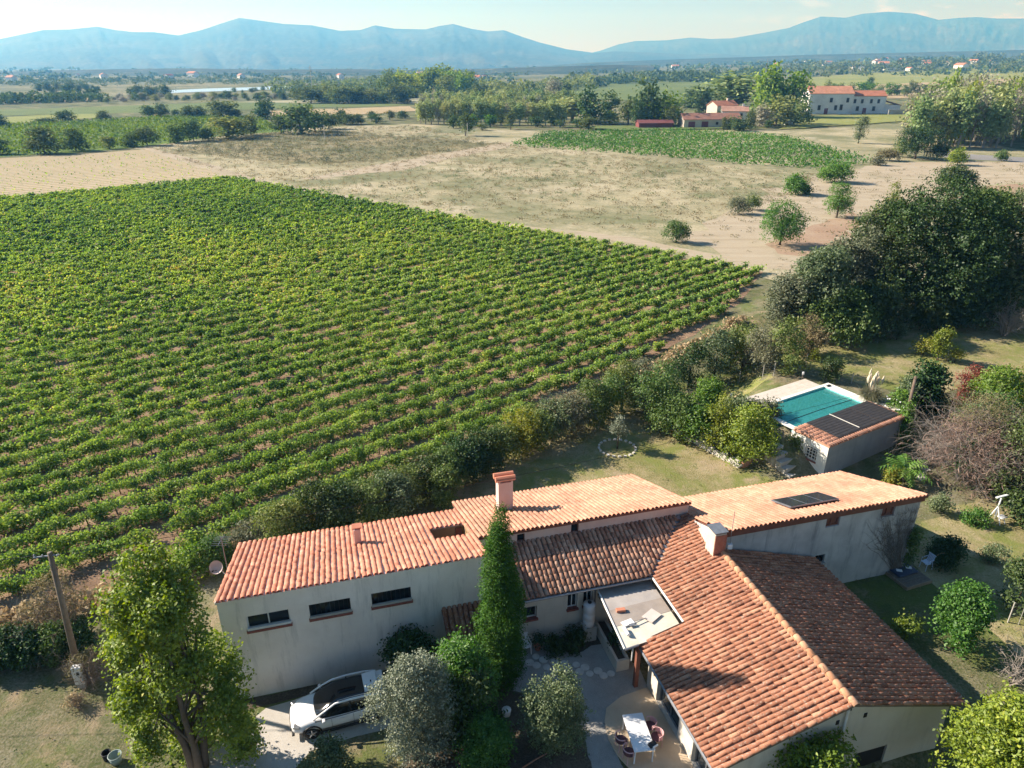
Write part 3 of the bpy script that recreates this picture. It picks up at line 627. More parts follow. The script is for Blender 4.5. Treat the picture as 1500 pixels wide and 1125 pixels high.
for i in near:
    lm, tm = vproto[rng.integers(0, 8)]; s_ = rng.uniform(.8, 1.15)
    r_ = tag(empty('grapevine', (VP[i, 0], VP[i, 1], .008), rng.choice([0, math.pi])+rng.normal(0, .12)), 'leafy green grapevine in the first rows beyond the hedge and house', 'grapevine', 'grapevines in the nearest rows')
    r_.scale = (s_*1.05, s_*1.05, s_); link('foliage', lm, r_); link('trunk', tm, r_)
rest = np.where(~nearset)[0]; cs, ns, sz, ti = [], [], [], []
rs = np.random.default_rng(55)
for i in rest:
    d = vd[i]; n, s_ = (460, .128) if d < 52 else (240, .175) if d < 78 else (120, .25) if d < 115 else (70, .33)
    c, nn = vine_leaves(rs, n, s_); v_ = rs.uniform(.75, 1.15)
    cs.append(np.stack([(c[:, 0]*RU[0]-c[:, 1]*RU[1])*v_+VP[i, 0], (c[:, 0]*RU[1]+c[:, 1]*RU[0])*v_+VP[i, 1], c[:, 2]*v_], 1)); ns.append(nn+np.array([-.3, .1, .5])*(d > 60)*min(1, (d-60)/40)); sz.append(np.full(n, s_))
    ti.append(np.clip(rs.normal(.40, .15, n)+rs.normal(0, .09)+.22*patch(VP[i, 0], VP[i, 1])+(rs.random(n) < .02)*.35, 0, 1))
cs = np.concatenate(cs); V, Fq = leafquads(cs, np.concatenate(ns), np.concatenate(sz), rs, .85)
tag(link('vineyard_rows', npmesh('vineyard_rows', V, Fq, L_vine, np.concatenate(ti))), 'rows of green vines filling the big field beyond the nearest rows', kind='stuff')
NV = (len(VP), len(Fq))
def stuff_rows(name, poly, spacing, step, n, size, h, m, seed, ang, label, tlev=.45, z0=0, miss=.05):
    Q = rows_in(poly, spacing, step, seed, ang, .3, miss); rs = np.random.default_rng(seed); N_ = len(Q)
    c = np.repeat(np.column_stack([Q, np.zeros(N_)]), n, 0)+rs.normal(0, 1, (N_*n, 3))*[step*.33, step*.28, 0]; c[:, 2] = rs.uniform(.1, 1, N_*n)*np.repeat(rs.uniform(.7, 1.2, N_), n)*h+z0
    V, Fq = leafquads(c, rs.normal(0, .8, c.shape)+[0, 0, .8], size, rs, .85)
    t_ = np.clip(rs.normal(tlev, .15, N_*n)+np.repeat(.2*patch(Q[:, 0], Q[:, 1], .6), n), 0, 1)
    return tag(link(name, npmesh(name, V, Fq, m, t_)), label, kind='stuff')
stuff_rows('far_vine_rows', px((745, 215), (800, 195), (1000, 192), (1150, 201), (1280, 237), (1226, 252), (1090, 242), (900, 225)), 2.9, 1.6, 13, .55, 1.5, L_green, 21, R(-52), 'patchy green vine rows in the middle of the dry land', .35, 0, .12)
stuff_rows('far_vine_rows', px((-60, 232), (110, 222), (200, 214), (330, 197), (415, 191), (378, 173), (290, 169), (60, 180), (-80, 188)), 3.2, 2.6, 7, .85, 1.3, L_yellow, 22, R(41), 'bright green vine rows behind the hedgerow trees', .25)
stuff_rows('young_vine_rows', px((-60, 246), (110, 230), (208, 222), (290, 242), (340, 259), (120, 277), (0, 290), (-60, 298)), 3.0, 1.9, 2, .38, .5, L_vine, 23, R(41), 'sparse young vines in the pinkish ploughed field', .45, .05, .35)
# weeds, tussocks and scrub of the dry land
def scatter(name, poly, n, size, h, per, m, seed, label, rad=.35, tlev=.5, avoid=None, zf=True, clump=0):
    rs = np.random.default_rng(seed); P2 = np.array([(p[0], p[1]) for p in poly]); out = []
    lo, hi = P2.min(0), P2.max(0)
    while len(out) < n:
        q = rs.uniform(lo, hi, (n*2, 2)); q = q[sdist(q[:, 0], q[:, 1], P2) < 0]
        if clump: q = q[patch(q[:, 0], q[:, 1], clump)+rs.normal(0, .25, len(q)) > .1]
        if avoid is not None: q = q[sdist(q[:, 0], q[:, 1], np.array(avoid)) > 0]
        out += list(q)
    Q = np.array(out[:n]); zz = gz(Q[:, 0], Q[:, 1]) if zf else np.zeros(n)
    sc = rs.uniform(.5, 1.3, n)
    c = np.repeat(np.column_stack([Q, zz]), per, 0)+rs.normal(0, 1, (n*per, 3))*np.repeat(sc, per)[:, None]*[rad, rad, 0]
    c[:, 2] += rs.uniform(.05, 1, n*per)*h*np.repeat(sc, per)
    V, Fq = leafquads(c, rs.normal(0, .7, c.shape)+[0, 0, .5], size*np.repeat(sc, per), rs, .5)
    return tag(link(name, npmesh(name, V, Fq, m, np.clip(np.repeat(rs.normal(tlev, .2, n), per)+rs.normal(0, .1, n*per), 0, 1))), label, kind='stuff')
DRY = px((352, 262), (215, 216), (340, 200), (470, 188), (610, 184), (742, 212), (900, 228), (1090, 246), (1220, 256), (1120, 300), (1000, 345), (700, 318))
scatter('dry_weeds', DRY, 4200, .24, .42, 15, L_drygrass, 31, 'tawny weeds and tussocks over the dry field', .4, .55)
scatter('green_weeds', DRY, 700, .25, .5, 24, L_olive, 32, 'scattered green bushlets in the dry field', .45, .55, clump=.7)
scatter('scrub_bushes', px((250, 222), (340, 200), (470, 190), (660, 204), (735, 211), (640, 226), (520, 238), (430, 240)), 900, .34, .8, 26, L_grey, 33, 'grey green scrub across the dry land', .7, .4)
scatter('track_weeds', px((985, 352), (1190, 258), (1420, 236), (1560, 240), (1500, 300), (1330, 300), (1215, 395)), 360, .22, .35, 14, L_drygrass, 34, 'dry weeds along the dirt track', .4, .5)
LAWN = [(-3, 45), (6, 54), (13, 48), (16, 43), (12, 38), (3, 35)]
rimL = [(-60, 10), (-26, 26.6), (-13.4, 34.4), (-2, 44), (10, 57), (23, 71), (36, 95), (60, 100), (95, 80), (75, 40), (30, 10), (0, 0), (-30, 5)]
NOGRASS = [A(*q)[:2] for q in [(-11, 9), (-5.6, 24.6), (-5.6, 32.4), (6, 32.4), (6, 33.8), (17, 33.8), (29, 30), (29, 24), (22.6, 24.2), (22.6, 14.5), (13, 9)]]
HOUSE = [A(*q)[:2] for q in [(-5.6, 24.5), (-5.6, 32.4), (6, 32.4), (6, 33.8), (17, 33.8), (29, 30), (29, 24), (22.6, 24.2), (22.6, 14.5), (11.3, 14.4), (9, 17), (9, 21), (6, 22), (0, 24.4)]]
scatter('grass_tufts', rimL, 9000, .075, .09, 6, L_drygrass, 35, 'short dry grass tufts across the lawn', .14, .4, avoid=NOGRASS, clump=.9)
scatter('green_tufts', rimL, 5000, .07, .09, 7, L_olive, 36, 'greener tufts in the dry lawn', .14, .35, avoid=NOGRASS, clump=1.7)
# strip of straw grass between hedge and vines
EDGE = [(-44, 15), (-26.5, 26.3), (-17.6, 31.7), (-13.6, 34.6), (-5.2, 41.7), (8, 54.4), (23, 71), (24.4, 70.6), (9.5, 53.6), (-3.8, 40.8), (-12.3, 33.6), (-16.5, 30.6), (-25, 25.3), (-42, 13)]
scatter('straw_grass', EDGE, 1500, .35, .5, 14, L_straw, 37, 'tall straw grass along the edge of the vineyard', .28, .45)

# ================================================================== buildings
class B:
    """a building whose parts use (a, b, z) house coordinates"""
    def __init__(s, name, a0, b0, label, cat, group=None, rz=TH, world=None):
        s.o = Vector((a0, b0, 0)); s.root = tag(empty(name, world or A(a0, b0), rz), label, cat, group)
    def L(s, p): return Vector(p)-s.o
    def part(s, mb, name, m, smooth=False, parent=None, bevel=0, label=None):
        mb.v = [tuple(Vector(v)-s.o) for v in mb.v]
        o = mb.build(name, m, parent or s.root, smooth=smooth, bevel=bevel)
        if label: o['label'] = label
        return o
def wallpanel(mb, p0, p1, z0, z1, holes=(), zb=None, thick=.2):
    """wall from p0 to p1 (outside on the right when walking p0->p1); z1 top at p0, zb top at p1; holes (u0,u1,za,zb)"""
    p0, p1 = Vector((*p0, 0)), Vector((*p1, 0)); Lw = (p1-p0).length; U = (p1-p0)/Lw; n = Vector((U.y, -U.x, 0)); zb = z1 if zb is None else zb
    zt = min(z1, zb)
    us = sorted({0, Lw, *[h[0] for h in holes], *[h[1] for h in holes]}); zs = sorted({z0, zt, *[h[2] for h in holes], *[h[3] for h in holes]})
    q = lambda u, z, d=0: p0+U*u-n*d+Vector((0, 0, z))
    for i in range(len(us)-1):
        for j in range(len(zs)-1):
            um, zm = (us[i]+us[i+1])/2, (zs[j]+zs[j+1])/2
            if any(h[0] < um < h[1] and h[2] < zm < h[3] for h in holes): continue
            mb.add([q(us[i], zs[j]), q(us[i+1], zs[j]), q(us[i+1], zs[j+1]), q(us[i], zs[j+1])], [(0, 1, 2, 3)])
    if abs(z1-zb) > 1e-4:
        if z1 > zb: mb.add([q(0, zt), q(Lw, zt), q(0, z1)], [(0, 1, 2)])
        else: mb.add([q(0, zt), q(Lw, zt), q(Lw, zb)], [(0, 1, 2)])
    for h in holes:
        a = [q(h[0], h[2]), q(h[1], h[2]), q(h[1], h[3]), q(h[0], h[3])]; c = [q(h[0], h[2], thick), q(h[1], h[2], thick), q(h[1], h[3], thick), q(h[0], h[3], thick)]
        mb.add(a+c, [(0, 1, 5, 4), (1, 2, 6, 5), (2, 3, 7, 6), (3, 0, 4, 7)])
    return p0, U, n
def window(b, p0, p1, h, frame=M_frame, sill=M_sill, bars=0, mull=1, depth_=.12, fw=.05, pane=None, name='window', silld=.09, label=None, sillout=.06):
    """frame in the opening h of wall p0->p1, with pane, sill and bars as sub-parts"""
    p0, p1 = Vector((*p0, 0)), Vector((*p1, 0)); U = (p1-p0).normalized(); n = Vector((U.y, -U.x, 0)); W_, Hh = h[1]-h[0], h[3]-h[2]
    Mx = Matrix((U, -n, Vector((0, 0, 1)))).transposed()
    at = lambda u, z, d: p0+U*u-n*d+Vector((0, 0, z))
    f = MB()
    for z in (h[2]+fw/2, h[3]-fw/2): f.box(at((h[0]+h[1])/2, z, depth_), (W_, .05, fw), M=Mx)
    for u in (h[0]+fw/2, h[1]-fw/2): f.box(at(u, (h[2]+h[3])/2, depth_), (fw, .05, Hh-2*fw), M=Mx)
    for k in range(mull): f.box(at(h[0]+W_*(k+1)/(mull+1), (h[2]+h[3])/2, depth_), (fw*.9, .045, Hh-2*fw), M=Mx)
    fo = b.part(f, name, frame, label=label)
    b.part(MB().box(at((h[0]+h[1])/2, (h[2]+h[3])/2, depth_+.03), (W_-.01, .012, Hh-.01), M=Mx), 'pane', pane or M_glass, parent=fo)
    if sill: b.part(MB().box(at((h[0]+h[1])/2, h[2]-silld/2+.004, -sillout/2+depth_*.2), (W_+.1, sillout+depth_*1.2, silld), M=Mx), 'sill', sill, parent=fo)
    for k in range(bars):
        u = h[0]+W_*(k+.5)/bars
        b.part(MB().tube([at(u, h[2]+.01, .03), at(u, h[3]-.01, .03)], .011, 5), 'bar', M_iron, parent=fo)
    return fo

def tile_geo(wl=.105, wh=.085, ln=.46, hgt=.085, n=6, th=.016):
    """one barrel tile: wide low end at y=0, narrow high end at y=ln, with a rim that shows its thickness"""
    v = []; f = []
    for y, r, zz in ((0, wl, .018), (ln, wh, 0)):
        for k in range(n+1):
            t = math.pi*k/n; v.append((math.cos(t)*r, y, math.sin(t)*hgt*(r/wl)+zz))
    m = n+1
    for k in range(n): f.append((k, k+m, k+m+1, k+1))
    b = len(v)
    for k in range(n+1):
        t = math.pi*k/n; v.append((math.cos(t)*(wl-th), .002, math.sin(t)*(hgt-th)+.018))
    for k in range(n): f.append((k, k+1, b+k+1, b+k))
    for k in range(n+1):
        t = math.pi*k/n; v.append((math.cos(t)*(wh-th), ln*.6, math.sin(t)*(hgt-th)*.8))
    for k in range(n): f.append((b+k, b+k+1, b+m+k+1, b+m+k))
    return np.array(v, float), np.array(f, np.int32)
TILE_V, TILE_F = tile_geo()
def tiled_roof(b, E0, e, s, width, spans, mtile, mpan, sp=.24, ex=.39, keep=0, seed=1, hscale=1, pans=True, rough=1.0):
    """E0 eave corner; e along the eave; s up the slope (unit); spans(x) -> [(lo, hi)] measured along the slope"""
    rs = np.random.default_rng(seed); E0, e, s = (Vector(q) for q in (E0, e, s)); n = e.cross(s).normalized(); E0 = E0-b.o
    wf = sp/.235; items = []; pv = []; pf = []
    nc = int(round(width/sp)); sp = width/nc
    for i in range(nc):
        x = (i+.5)*sp; jx = rs.normal(0, .006)*rough; rt = rs.random()
        for lo, hi in spans(x):
            k = max(1, int(math.ceil((hi-lo)/ex))); st = (hi-lo)/k
            for j in range(k):
                items.append((x+jx+rs.normal(0, .006)*rough, lo+j*st-.03+rs.normal(0, .008)*rough, rs.normal(0, .022)*rough, rs.normal(0, .006)*rough, rs.normal(0, .012)*rough))
        for lo, hi in spans(i*sp) if i else []:
            m = 5
            k0 = len(pv); L_ = hi-lo
            for y in (lo-.05, hi):
                for q in range(m):
                    t = math.pi*(q/(m-1)-.5)*1.0; pv.append(E0+e*(i*sp+math.sin(t)*sp*.36)+s*y+n*(.045-math.cos(t)*.055))
            for q in range(m-1): pf.append((k0+q, k0+q+1, k0+m+q+1, k0+m+q))
    me_t = npmesh('roof_tile', TILE_V*[wf, ex/.39, hscale*wf], TILE_F, mtile, np.zeros(len(TILE_F)), smooth=False)
    mats = []
    for x, y, rt, tl, up in items:
        M3 = Matrix((e, s, n)).transposed() @ Matrix.Rotation(rt, 3, 'Z') @ Matrix.Rotation(tl+.022, 3, 'X')
        M4 = M3.to_4x4(); M4.translation = E0+e*x+s*y+n*(.03+abs(up)*.5); mats.append(M4)
    RM = b.root.matrix_basis.copy(); RM = Matrix.Translation(b.root.location) @ Matrix.Rotation(b.root.rotation_euler.z, 4, 'Z')
    d = np.array([((RM @ m.translation)-Vector((0, 0, H))).length for m in mats]); uv = [proj(*(RM @ m.translation)) for m in mats]
    vis = np.array([0 < u < 1500 and v < 1125 for u, v, _ in uv]); order = np.argsort(d+1e4*(~vis)); sel = set(order[:keep].tolist())
    rv = []; rf = []; rti = []; TV = np.array(TILE_V*[wf, ex/.39, hscale*wf]); off = 0
    for i, m in enumerate(mats):
        if i in sel:
            o = link('roof_tile', me_t, b.root); o.matrix_local = m
        else:
            Mn = np.array(m); rv.append(TV @ Mn[:3, :3].T+Mn[:3, 3]); rf.append(TILE_F+off); off += len(TV); rti.append(np.full(len(TILE_F), rs.random()))
    if rv: tag(link('roof_tiles', npmesh('roof_tiles', np.concatenate(rv), np.concatenate(rf), mtile, np.concatenate(rti)), b.root), kind='stuff')
    if pv and pans: tag(link('pan_tiles', npmesh('pan_tiles', [tuple(v) for v in pv], pf, mpan, rs.random(len(pf))), b.root), kind='stuff')
def slab(b, pts, th, name, m, parent=None):
    """roof deck: sloping polygon (list of 3-D points, CCW from above) thickened downwards"""
    k = len(pts); vs = [Vector(p) for p in pts]+[Vector(p)-Vector((0, 0, th)) for p in pts]
    mb = MB().add(vs, [tuple(range(k)), tuple(range(2*k-1, k-1, -1))]+[(i, k+i, k+(i+1) % k, (i+1) % k) for i in range(k)])
    return b.part(mb, name, m, parent=parent)
def wv(x, y, z): return Vector((x, y, z))

# ---- long pale wing with three slit windows
w_ = B('stucco_wing', .2, 28, 'long grey stucco wing with three slit windows and a salmon tiled roof', 'building')
zf = lambda b: 5.42-.357*(b-24.6)
mb = MB(); wins = [(-4.42, -2.72, 3.70, 4.40), (-1.93, -.24, 3.72, 4.42), (.65, 2.34, 3.74, 4.42)]
p0, p1 = (-5.4, 24.68), (5.9, 24.68); HO = [(a-p0[0], c-p0[0], z, zz) for a, c, z, zz in wins]
wallpanel(mb, p0, p1, -.1, 5.32, HO); wallpanel(mb, p1, (5.9, 32.2), -.1, 5.32, zb=2.6); wallpanel(mb, (5.9, 32.2), (-5.4, 32.2), -.1, 2.62); wallpanel(mb, (-5.4, 32.2), p0, -.1, 2.6, zb=5.32)
w_.part(mb, 'wall', M_grey if 'M_grey' in globals() else M_stucco)
for i, h in enumerate(HO): window(w_, p0, p1, h, frame=M_frame if i == 0 else M_iron, sill=M_sill, bars=0 if i == 0 else 9, mull=1, silld=.12, label='white framed slit window' if i == 0 else 'slit window behind iron bars')
for i, h in enumerate(HO): w_.part(MB().box2((p0[0]+h[0]-.02, 24.60, h[2]-.01), (p0[0]+h[1]+.02, 24.70, h[2]+.10)), 'window_ledge', M_frame if i == 0 else M_conc)
hole = (3.88, 5.72, 27.68, 29.66); ca = math.cos(math.atan(.357)); sl = Vector((0, -ca, ca*.357))
bb = lambda y: 32.3-y*ca
def sp_wing(x):
    a = 5.9-x; T_ = (32.3-24.56)/ca
    if hole[0] < a < hole[1]: return [(0, (32.3-hole[3])/ca), ((32.3-hole[2])/ca, T_)]
    return [(0, T_)]
tiled_roof(w_, (5.9, 32.3, zf(32.3)), (-1, 0, 0), sl, 11.4, sp_wing, M_tile_new, M_tile_new, .242, .40, keep=300, seed=3, rough=1.4)
for lo, hi in (((-5.45, 24.6), (hole[0], 32.3)), ((hole[0], 24.6), (5.9, hole[2])), ((hole[0], hole[3]), (5.9, 32.3)), ((hole[1], hole[2]), (5.9, hole[3]))):
    slab(w_, [(lo[0], lo[1], zf(lo[1])), (hi[0], lo[1], zf(lo[1])), (hi[0], hi[1], zf(hi[1])), (lo[0], hi[1], zf(hi[1]))], .1, 'roof_deck', M_stucco)
# the opening in the roof: a sunk loggia
mb = MB(); x0, x1, y0, y1 = hole; zf0 = 2.6
for (ax, ay), (bx, by) in (((x0, y0), (x0, y1)), ((x0, y1), (x1, y1)), ((x1, y1), (x1, y0)), ((x1, y0), (x0, y0))):
    mb.add([(ax, ay, zf0), (bx, by, zf0), (bx, by, zf(by)-.02), (ax, ay, zf(ay)-.02)], [(3, 2, 1, 0), (0, 1, 2, 3)])
w_.part(mb, 'loggia_wall', mat('ochre_render', (.50, .35, .20), (.58, .43, .27), 2)); w_.part(MB().box2((x0, y0, zf0-.1), (x1, y1, zf0)), 'loggia_floor', mat('pinkish_floor', (.52, .42, .42), (.60, .50, .50), 2))
w_.part(MB().box2((x1-.45, y1-.06, zf0+.02), (x1-.12, y1-.01, zf0+.9)), 'loggia_door', M_fascia)
def chimney(b, a0, a1, b0, b1, z0, z1, mwall, name='chimney', cap=None, parent=None):
    c = b.part(MB().box2((a0, b0, z0), (a1, b1, z1)), name, mwall, bevel=.012)
    if cap == 'slab':
        for q in ((a0+.05, b0+.05), (a1-.05, b0+.05), (a0+.05, b1-.05), (a1-.05, b1-.05)): b.part(MB().box((q[0], q[1], z1+.07), (.09, .09, .14)), 'post', mwall, parent=c)
        b.part(MB().box2((a0-.1, b0-.1, z1+.14), (a1+.1, b1+.1, z1+.20)), 'cap_slab', M_tile_new, parent=c, bevel=.01)
        vs = MB()
        vs.tube([(a0-.14, (b0+b1)/2-.18, z1+.19), (a1+.14, (b0+b1)/2-.18, z1+.19)], .16, 10); vs.tube([(a0-.14, (b0+b1)/2+.2, z1+.19), (a1+.14, (b0+b1)/2+.2, z1+.19)], .16, 10)
        b.part(vs, 'cap_tile', M_tile_new, parent=c)
    return c
c_ = chimney(w_, .26, .58, 29.05, 29.37, 3.6, 4.72, M_pinkwall)
w_.part(MB().box2((.21, 29.0, 4.80), (.63, 29.42, 4.86)), 'cap_slab', M_tile_new, parent=c_); w_.part(MB().box2((.30, 29.1, 4.70), (.54, 29.32, 4.81)), 'flue', M_dark, parent=c_)
# lean-to porch at the right end of the wing
po = lambda b: 2.86-.42*(24.66-b)
slab(w_, [(3.62, 23.15, po(23.15)), (5.95, 23.15, po(23.15)), (5.95, 24.66, po(24.66)), (3.62, 24.66, po(24.66))], .07, 'porch_roof', M_fascia)
cpo = math.cos(math.atan(.42))
tiled_roof(w_, (3.62, 23.15, po(23.15)), (1, 0, 0), (0, cpo, cpo*.42), 2.33, lambda x: [(0, 1.5/cpo)], M_tile_old, M_tile_old, .235, .39, keep=0, seed=31)
for a in (3.75, 5.8): w_.part(MB().box2((a-.07, 23.3, 0), (a+.07, 23.44, po(23.3)-.06)), 'porch_post', M_wood)
w_.part(MB().box2((4.2, 24.60, 0), (5.1, 24.67, 2.05)), 'door', M_fascia)

# ---- the farmhouse: tall back block with a lower roof in front
f_ = B('farmhouse', 11, 29, 'farmhouse with a pale tiled upper roof and a worn lower roof in front', 'house')
zm = lambda b: 4.62-.353*(b-27.0); zl = lambda b: 2.95+.3*(b-24.13)
mb = MB(); p0, p1 = (5.95, 24.57), (13.9, 24.57)
lw = [(7.42, 8.06, 1.42, 2.12), (9.57, 10.06, 1.55, 2.42), (10.36, 10.83, 1.58, 2.44)]; HO = [(a-p0[0], c-p0[0], z, zz) for a, c, z, zz in lw]
wallpanel(mb, p0, p1, -.1, 2.95, HO); f_.part(mb, 'wall', M_cream, label='cream lower front wall')
for h in HO: window(f_, p0, p1, h, frame=M_frame, sill=M_sill, mull=0 if h is HO[0] else 1, silld=.10, depth_=.14)
mb = MB(); q0, q1 = (5.95, 27.14), (17.0, 27.14); uw = [(7.83, 8.22, 3.9, 4.34), (10.6, 11.0, 3.88, 4.42)]; HU = [(a-q0[0], c-q0[0], z, zz) for a, c, z, zz in uw]
wallpanel(mb, q0, q1, 2.0, 4.50, HU); wallpanel(mb, q1, (17.0, 33.6), 0, 4.5, zb=2.2); wallpanel(mb, (17.0, 33.6), (5.95, 33.6), -.1, 2.22); wallpanel(mb, (5.95, 33.6), q0, -.1, 2.2, zb=4.5)
f_.part(mb, 'upper_wall', M_pinkwall)
for h in HU: window(f_, q0, q1, h, frame=M_fascia, sill=None, mull=0, depth_=.1, fw=.04)
cm = math.cos(math.atan(.353))
tiled_roof(f_, (17.05, 33.7, zm(33.7)), (-1, 0, 0), (0, -cm, cm*.353), 11.2, lambda x: [(0, (33.7-26.96)/cm)], M_tile_mid, M_tile_mid, .235, .39, keep=60, seed=4)
slab(f_, [(5.88, 26.98, zm(26.98)), (17.05, 26.98, zm(26.98)), (17.05, 33.7, zm(33.7)), (5.88, 33.7, zm(33.7))], .12, 'roof_deck', M_fascia)
cl = math.cos(math.atan(.3))
def sp_low(x):
    a = 5.95+x; lo = max(0, a-13.55); return [(lo/cl, 2.98/cl)] if lo < 2.85 else []
tiled_roof(f_, (5.95, 24.13, zl(24.13)), (1, 0, 0), (0, cl, cl*.3), 10.6, sp_low, M_tile_worn, M_tile_worn, .238, .37, keep=240, seed=5, rough=1.4)
slab(f_, [(5.95, 24.15, zl(24.15)), (13.6, 24.15, zl(24.15)), (16.5, 27.12, zl(27.12)), (5.95, 27.12, zl(27.12))], .1, 'roof_deck', M_wood)
f_.part(MB().tube([(5.95, 24.06, 2.93), (13.55, 24.06, 2.90)], .06, 8), 'gutter', M_zinc)
f_.part(MB().tube([(10.93, 24.5, 2.9), (10.93, 24.5, 1.0)], .04, 8), 'downpipe', M_zinc)
f_.part(MB().add([(13.42, 24.13, zl(24.13)+.06), (13.66, 24.05, zl(24.13)+.05), (16.66, 27.05, zl(27.1)+.06), (16.42, 27.12, zl(27.12)+.07)], [(0, 1, 2, 3)]), 'valley', M_zinc)
ch = chimney(f_, 7.78, 8.56, 30.45, 31.05, 3.0, 5.2, M_pinkwall, cap='slab')

# ---- long outbuilding to the right with a solar panel
r_ = B('outbuilding', 23, 27, 'long weathered outbuilding with a solar panel on its pale tiled roof', 'building')
zr = lambda b: 4.93-.36*(b-23.9)
mb = MB(); p0, p1 = (16.9, 24.12), (28.65, 24.12); rw = [(22.98, 23.78, 3.9, 4.44), (26.3, 27.1, 3.88, 4.48), (22.75, 23.35, 1.72, 2.22)]; HO = [(a-p0[0], c-p0[0], z, zz) for a, c, z, zz in rw]
wallpanel(mb, p0, p1, -.1, 4.83, HO); wallpanel(mb, p1, (28.65, 29.75), -.1, 4.83, zb=2.76); wallpanel(mb, (28.65, 29.75), (16.9, 29.75), -.1, 2.78); wallpanel(mb, (16.9, 29.75), p0, -.1, 2.76, zb=4.83)
r_.part(mb, 'wall', M_old)
for i, h in enumerate(HO): window(r_, p0, p1, h, frame=M_fascia if i < 2 else M_iron, sill=None if i < 2 else M_conc, mull=1, depth_=.12, pane=M_fascia if i < 2 else None, fw=.09)
crr = math.cos(math.atan(.36))
tiled_roof(r_, (28.8, 29.9, zr(29.9)), (-1, 0, 0), (0, -crr, crr*.36), 11.85, lambda x: [(0, (29.9-(23.88 if 28.8-x > 17.1 else 25.35))/crr)], M_tile_mid, M_tile_mid, .235, .39, keep=60, seed=6)
slab(r_, [(17.1, 23.9, zr(23.9)), (28.8, 23.9, zr(23.9)), (28.8, 29.9, zr(29.9)), (17.1, 29.9, zr(29.9))], .14, 'roof_deck', M_fascia)
r_.part(MB().box2((17.1, 23.96, 4.56), (28.7, 24.115, 4.80)), 'fascia', M_fascia)
sp_ = r_.part(MB(), 'solar_panel', M_frame) if False else None
M_solar = glassmat('solar_glass', (.03, .035, .045))
def onroof(a, b, up): return Vector((a, b, zr(b)+up))
fr = MB(); n3 = Vector((0, .36*crr, crr)); Mr = Matrix((Vector((1, 0, 0)), Vector((0, crr, -.36*crr)), n3)).transposed()
fr.box(onroof(22.95, 25.85, .24), (2.85, 1.62, .07), M=Mr); fo = r_.part(fr, 'solar_panel', M_zinc)
for k in range(3): r_.part(MB().box(onroof(22.95+(k-1)*.93, 25.85, .283), (.87, 1.52, .012), M=Mr), 'glass_panel', M_solar, parent=fo)
for k in (-1, 1): r_.part(MB().box(onroof(22.95+k*1.2, 25.85, .17), (.06, 1.5, .08), M=Mr), 'rail', M_zinc, parent=fo)
# bare creeper on the right end of the wall
rs = np.random.default_rng(77); mb = MB()
for k in range(60):
    a = 28.3+rs.normal(0, .22); z = 0; pts = [(a, 24.07, 0)]; tgt = rs.uniform(25.3, 28.6); top = min(4.5, 2.2+1.9*rs.random()+.55*(tgt-25.3)); m = 7
    for j in range(1, m+1):
        t = j/m; pts.append((a+(tgt-a)*t**1.05+rs.normal(0, .05), 24.09-rs.random()*.05, top*t))
    mb.tube(pts, [.016-.0018*j for j in range(m+1)], 3, cap=False)
    for _ in range(5):
        p = pts[rs.integers(3, m)]; mb.tube([p, (p[0]+rs.normal(0, .35), 24.07, min(4.6, p[2]+rs.uniform(.1, .6)))], [.009, .004], 3, cap=False)
tag(mb.build('creeper', M_twiggrey, None), 'bare creeper stems fanning over the right end of the outbuilding wall', 'creeper'); bpy.data.objects['creeper'].location = A(0, 0); bpy.data.objects['creeper'].rotation_euler = (0, 0, TH)
iv = bpy.data.objects.new('foliage', None)

# ---- gabled house nearest the camera
g_ = B('gabled_house', 17, 19, 'cream gabled house with a big red brown tiled roof and pale ridge', 'house')
AR, ZR, AW, ZW, AE, ZE, AN = 16.94, 3.93, 11.5, 2.31, 22.5, 2.26, 13.65
zw = lambda a: ZW+(ZR-ZW)/(AR-AW)*(a-AW); ze = lambda a: ZR-(ZR-ZE)/(AE-AR)*(a-AR)
mW = (ZR-ZW)/(AR-AW); mE = (ZR-ZE)/(AE-AR); cW = math.cos(math.atan(mW)); cE = math.cos(math.atan(mE))
mb = MB(); bs, bn = 14.95, 20.7
dW = [(20.7-19.8, 20.7-17.88, .08, 2.02), (20.7-16.75, 20.7-15.25, .08, 2.02)]
wallpanel(mb, (11.95, bn), (11.95, bs), -1.5, zw(11.95)-.06, dW, thick=.3)
hS = [(18.0-11.95, 19.5-11.95, -1.4, .62)]
wallpanel(mb, (11.95, bs), (AR, bs), -1.5, zw(11.95)-.06, [], zb=ZR-.06)
wallpanel(mb, (AR, bs), (22.1, bs), -1.5, ZR-.06, [(18.0-AR, 19.5-AR, -1.4, .62)], zb=ze(22.1)-.06)
wallpanel(mb, (22.1, bs), (22.1, 24.1), -1.5, ze(22.1)-.06)
g_.part(mb, 'wall', M_cream); mb = MB()
wallpanel(mb, (13.95, bn), (11.95, bn), -.1, zw(13.95)-.06, zb=zw(11.95)-.06); wallpanel(mb, (13.95, 24.5), (13.95, bn), -.1, zw(13.95)-.06, [(.5, 1.4, .02, 2.05), (2.0, 3.0, .9, 2.0)])
g_.part(mb, 'court_wall', M_cream)
window(g_, (11.95, bn), (11.95, bs), dW[0], frame=M_zinc, sill=None, mull=1, depth_=.2, fw=.06, name='glazed_door'); window(g_, (11.95, bn), (11.95, bs), dW[1], frame=M_zinc, sill=None, mull=1, depth_=.2, fw=.06, name='glazed_door')
window(g_, (13.95, 24.5), (13.95, bn), (2.0, 3.0, .9, 2.0), mull=1); window(g_, (13.95, 24.5), (13.95, bn), (.5, 1.4, .02, 2.05), frame=M_fascia, sill=None, mull=0, name='door')
g_.part(MB().box2((18.02, 15.02, -1.4), (19.48, 15.10, .60)), 'door', M_dark, label='dark doorway in the gable wall')
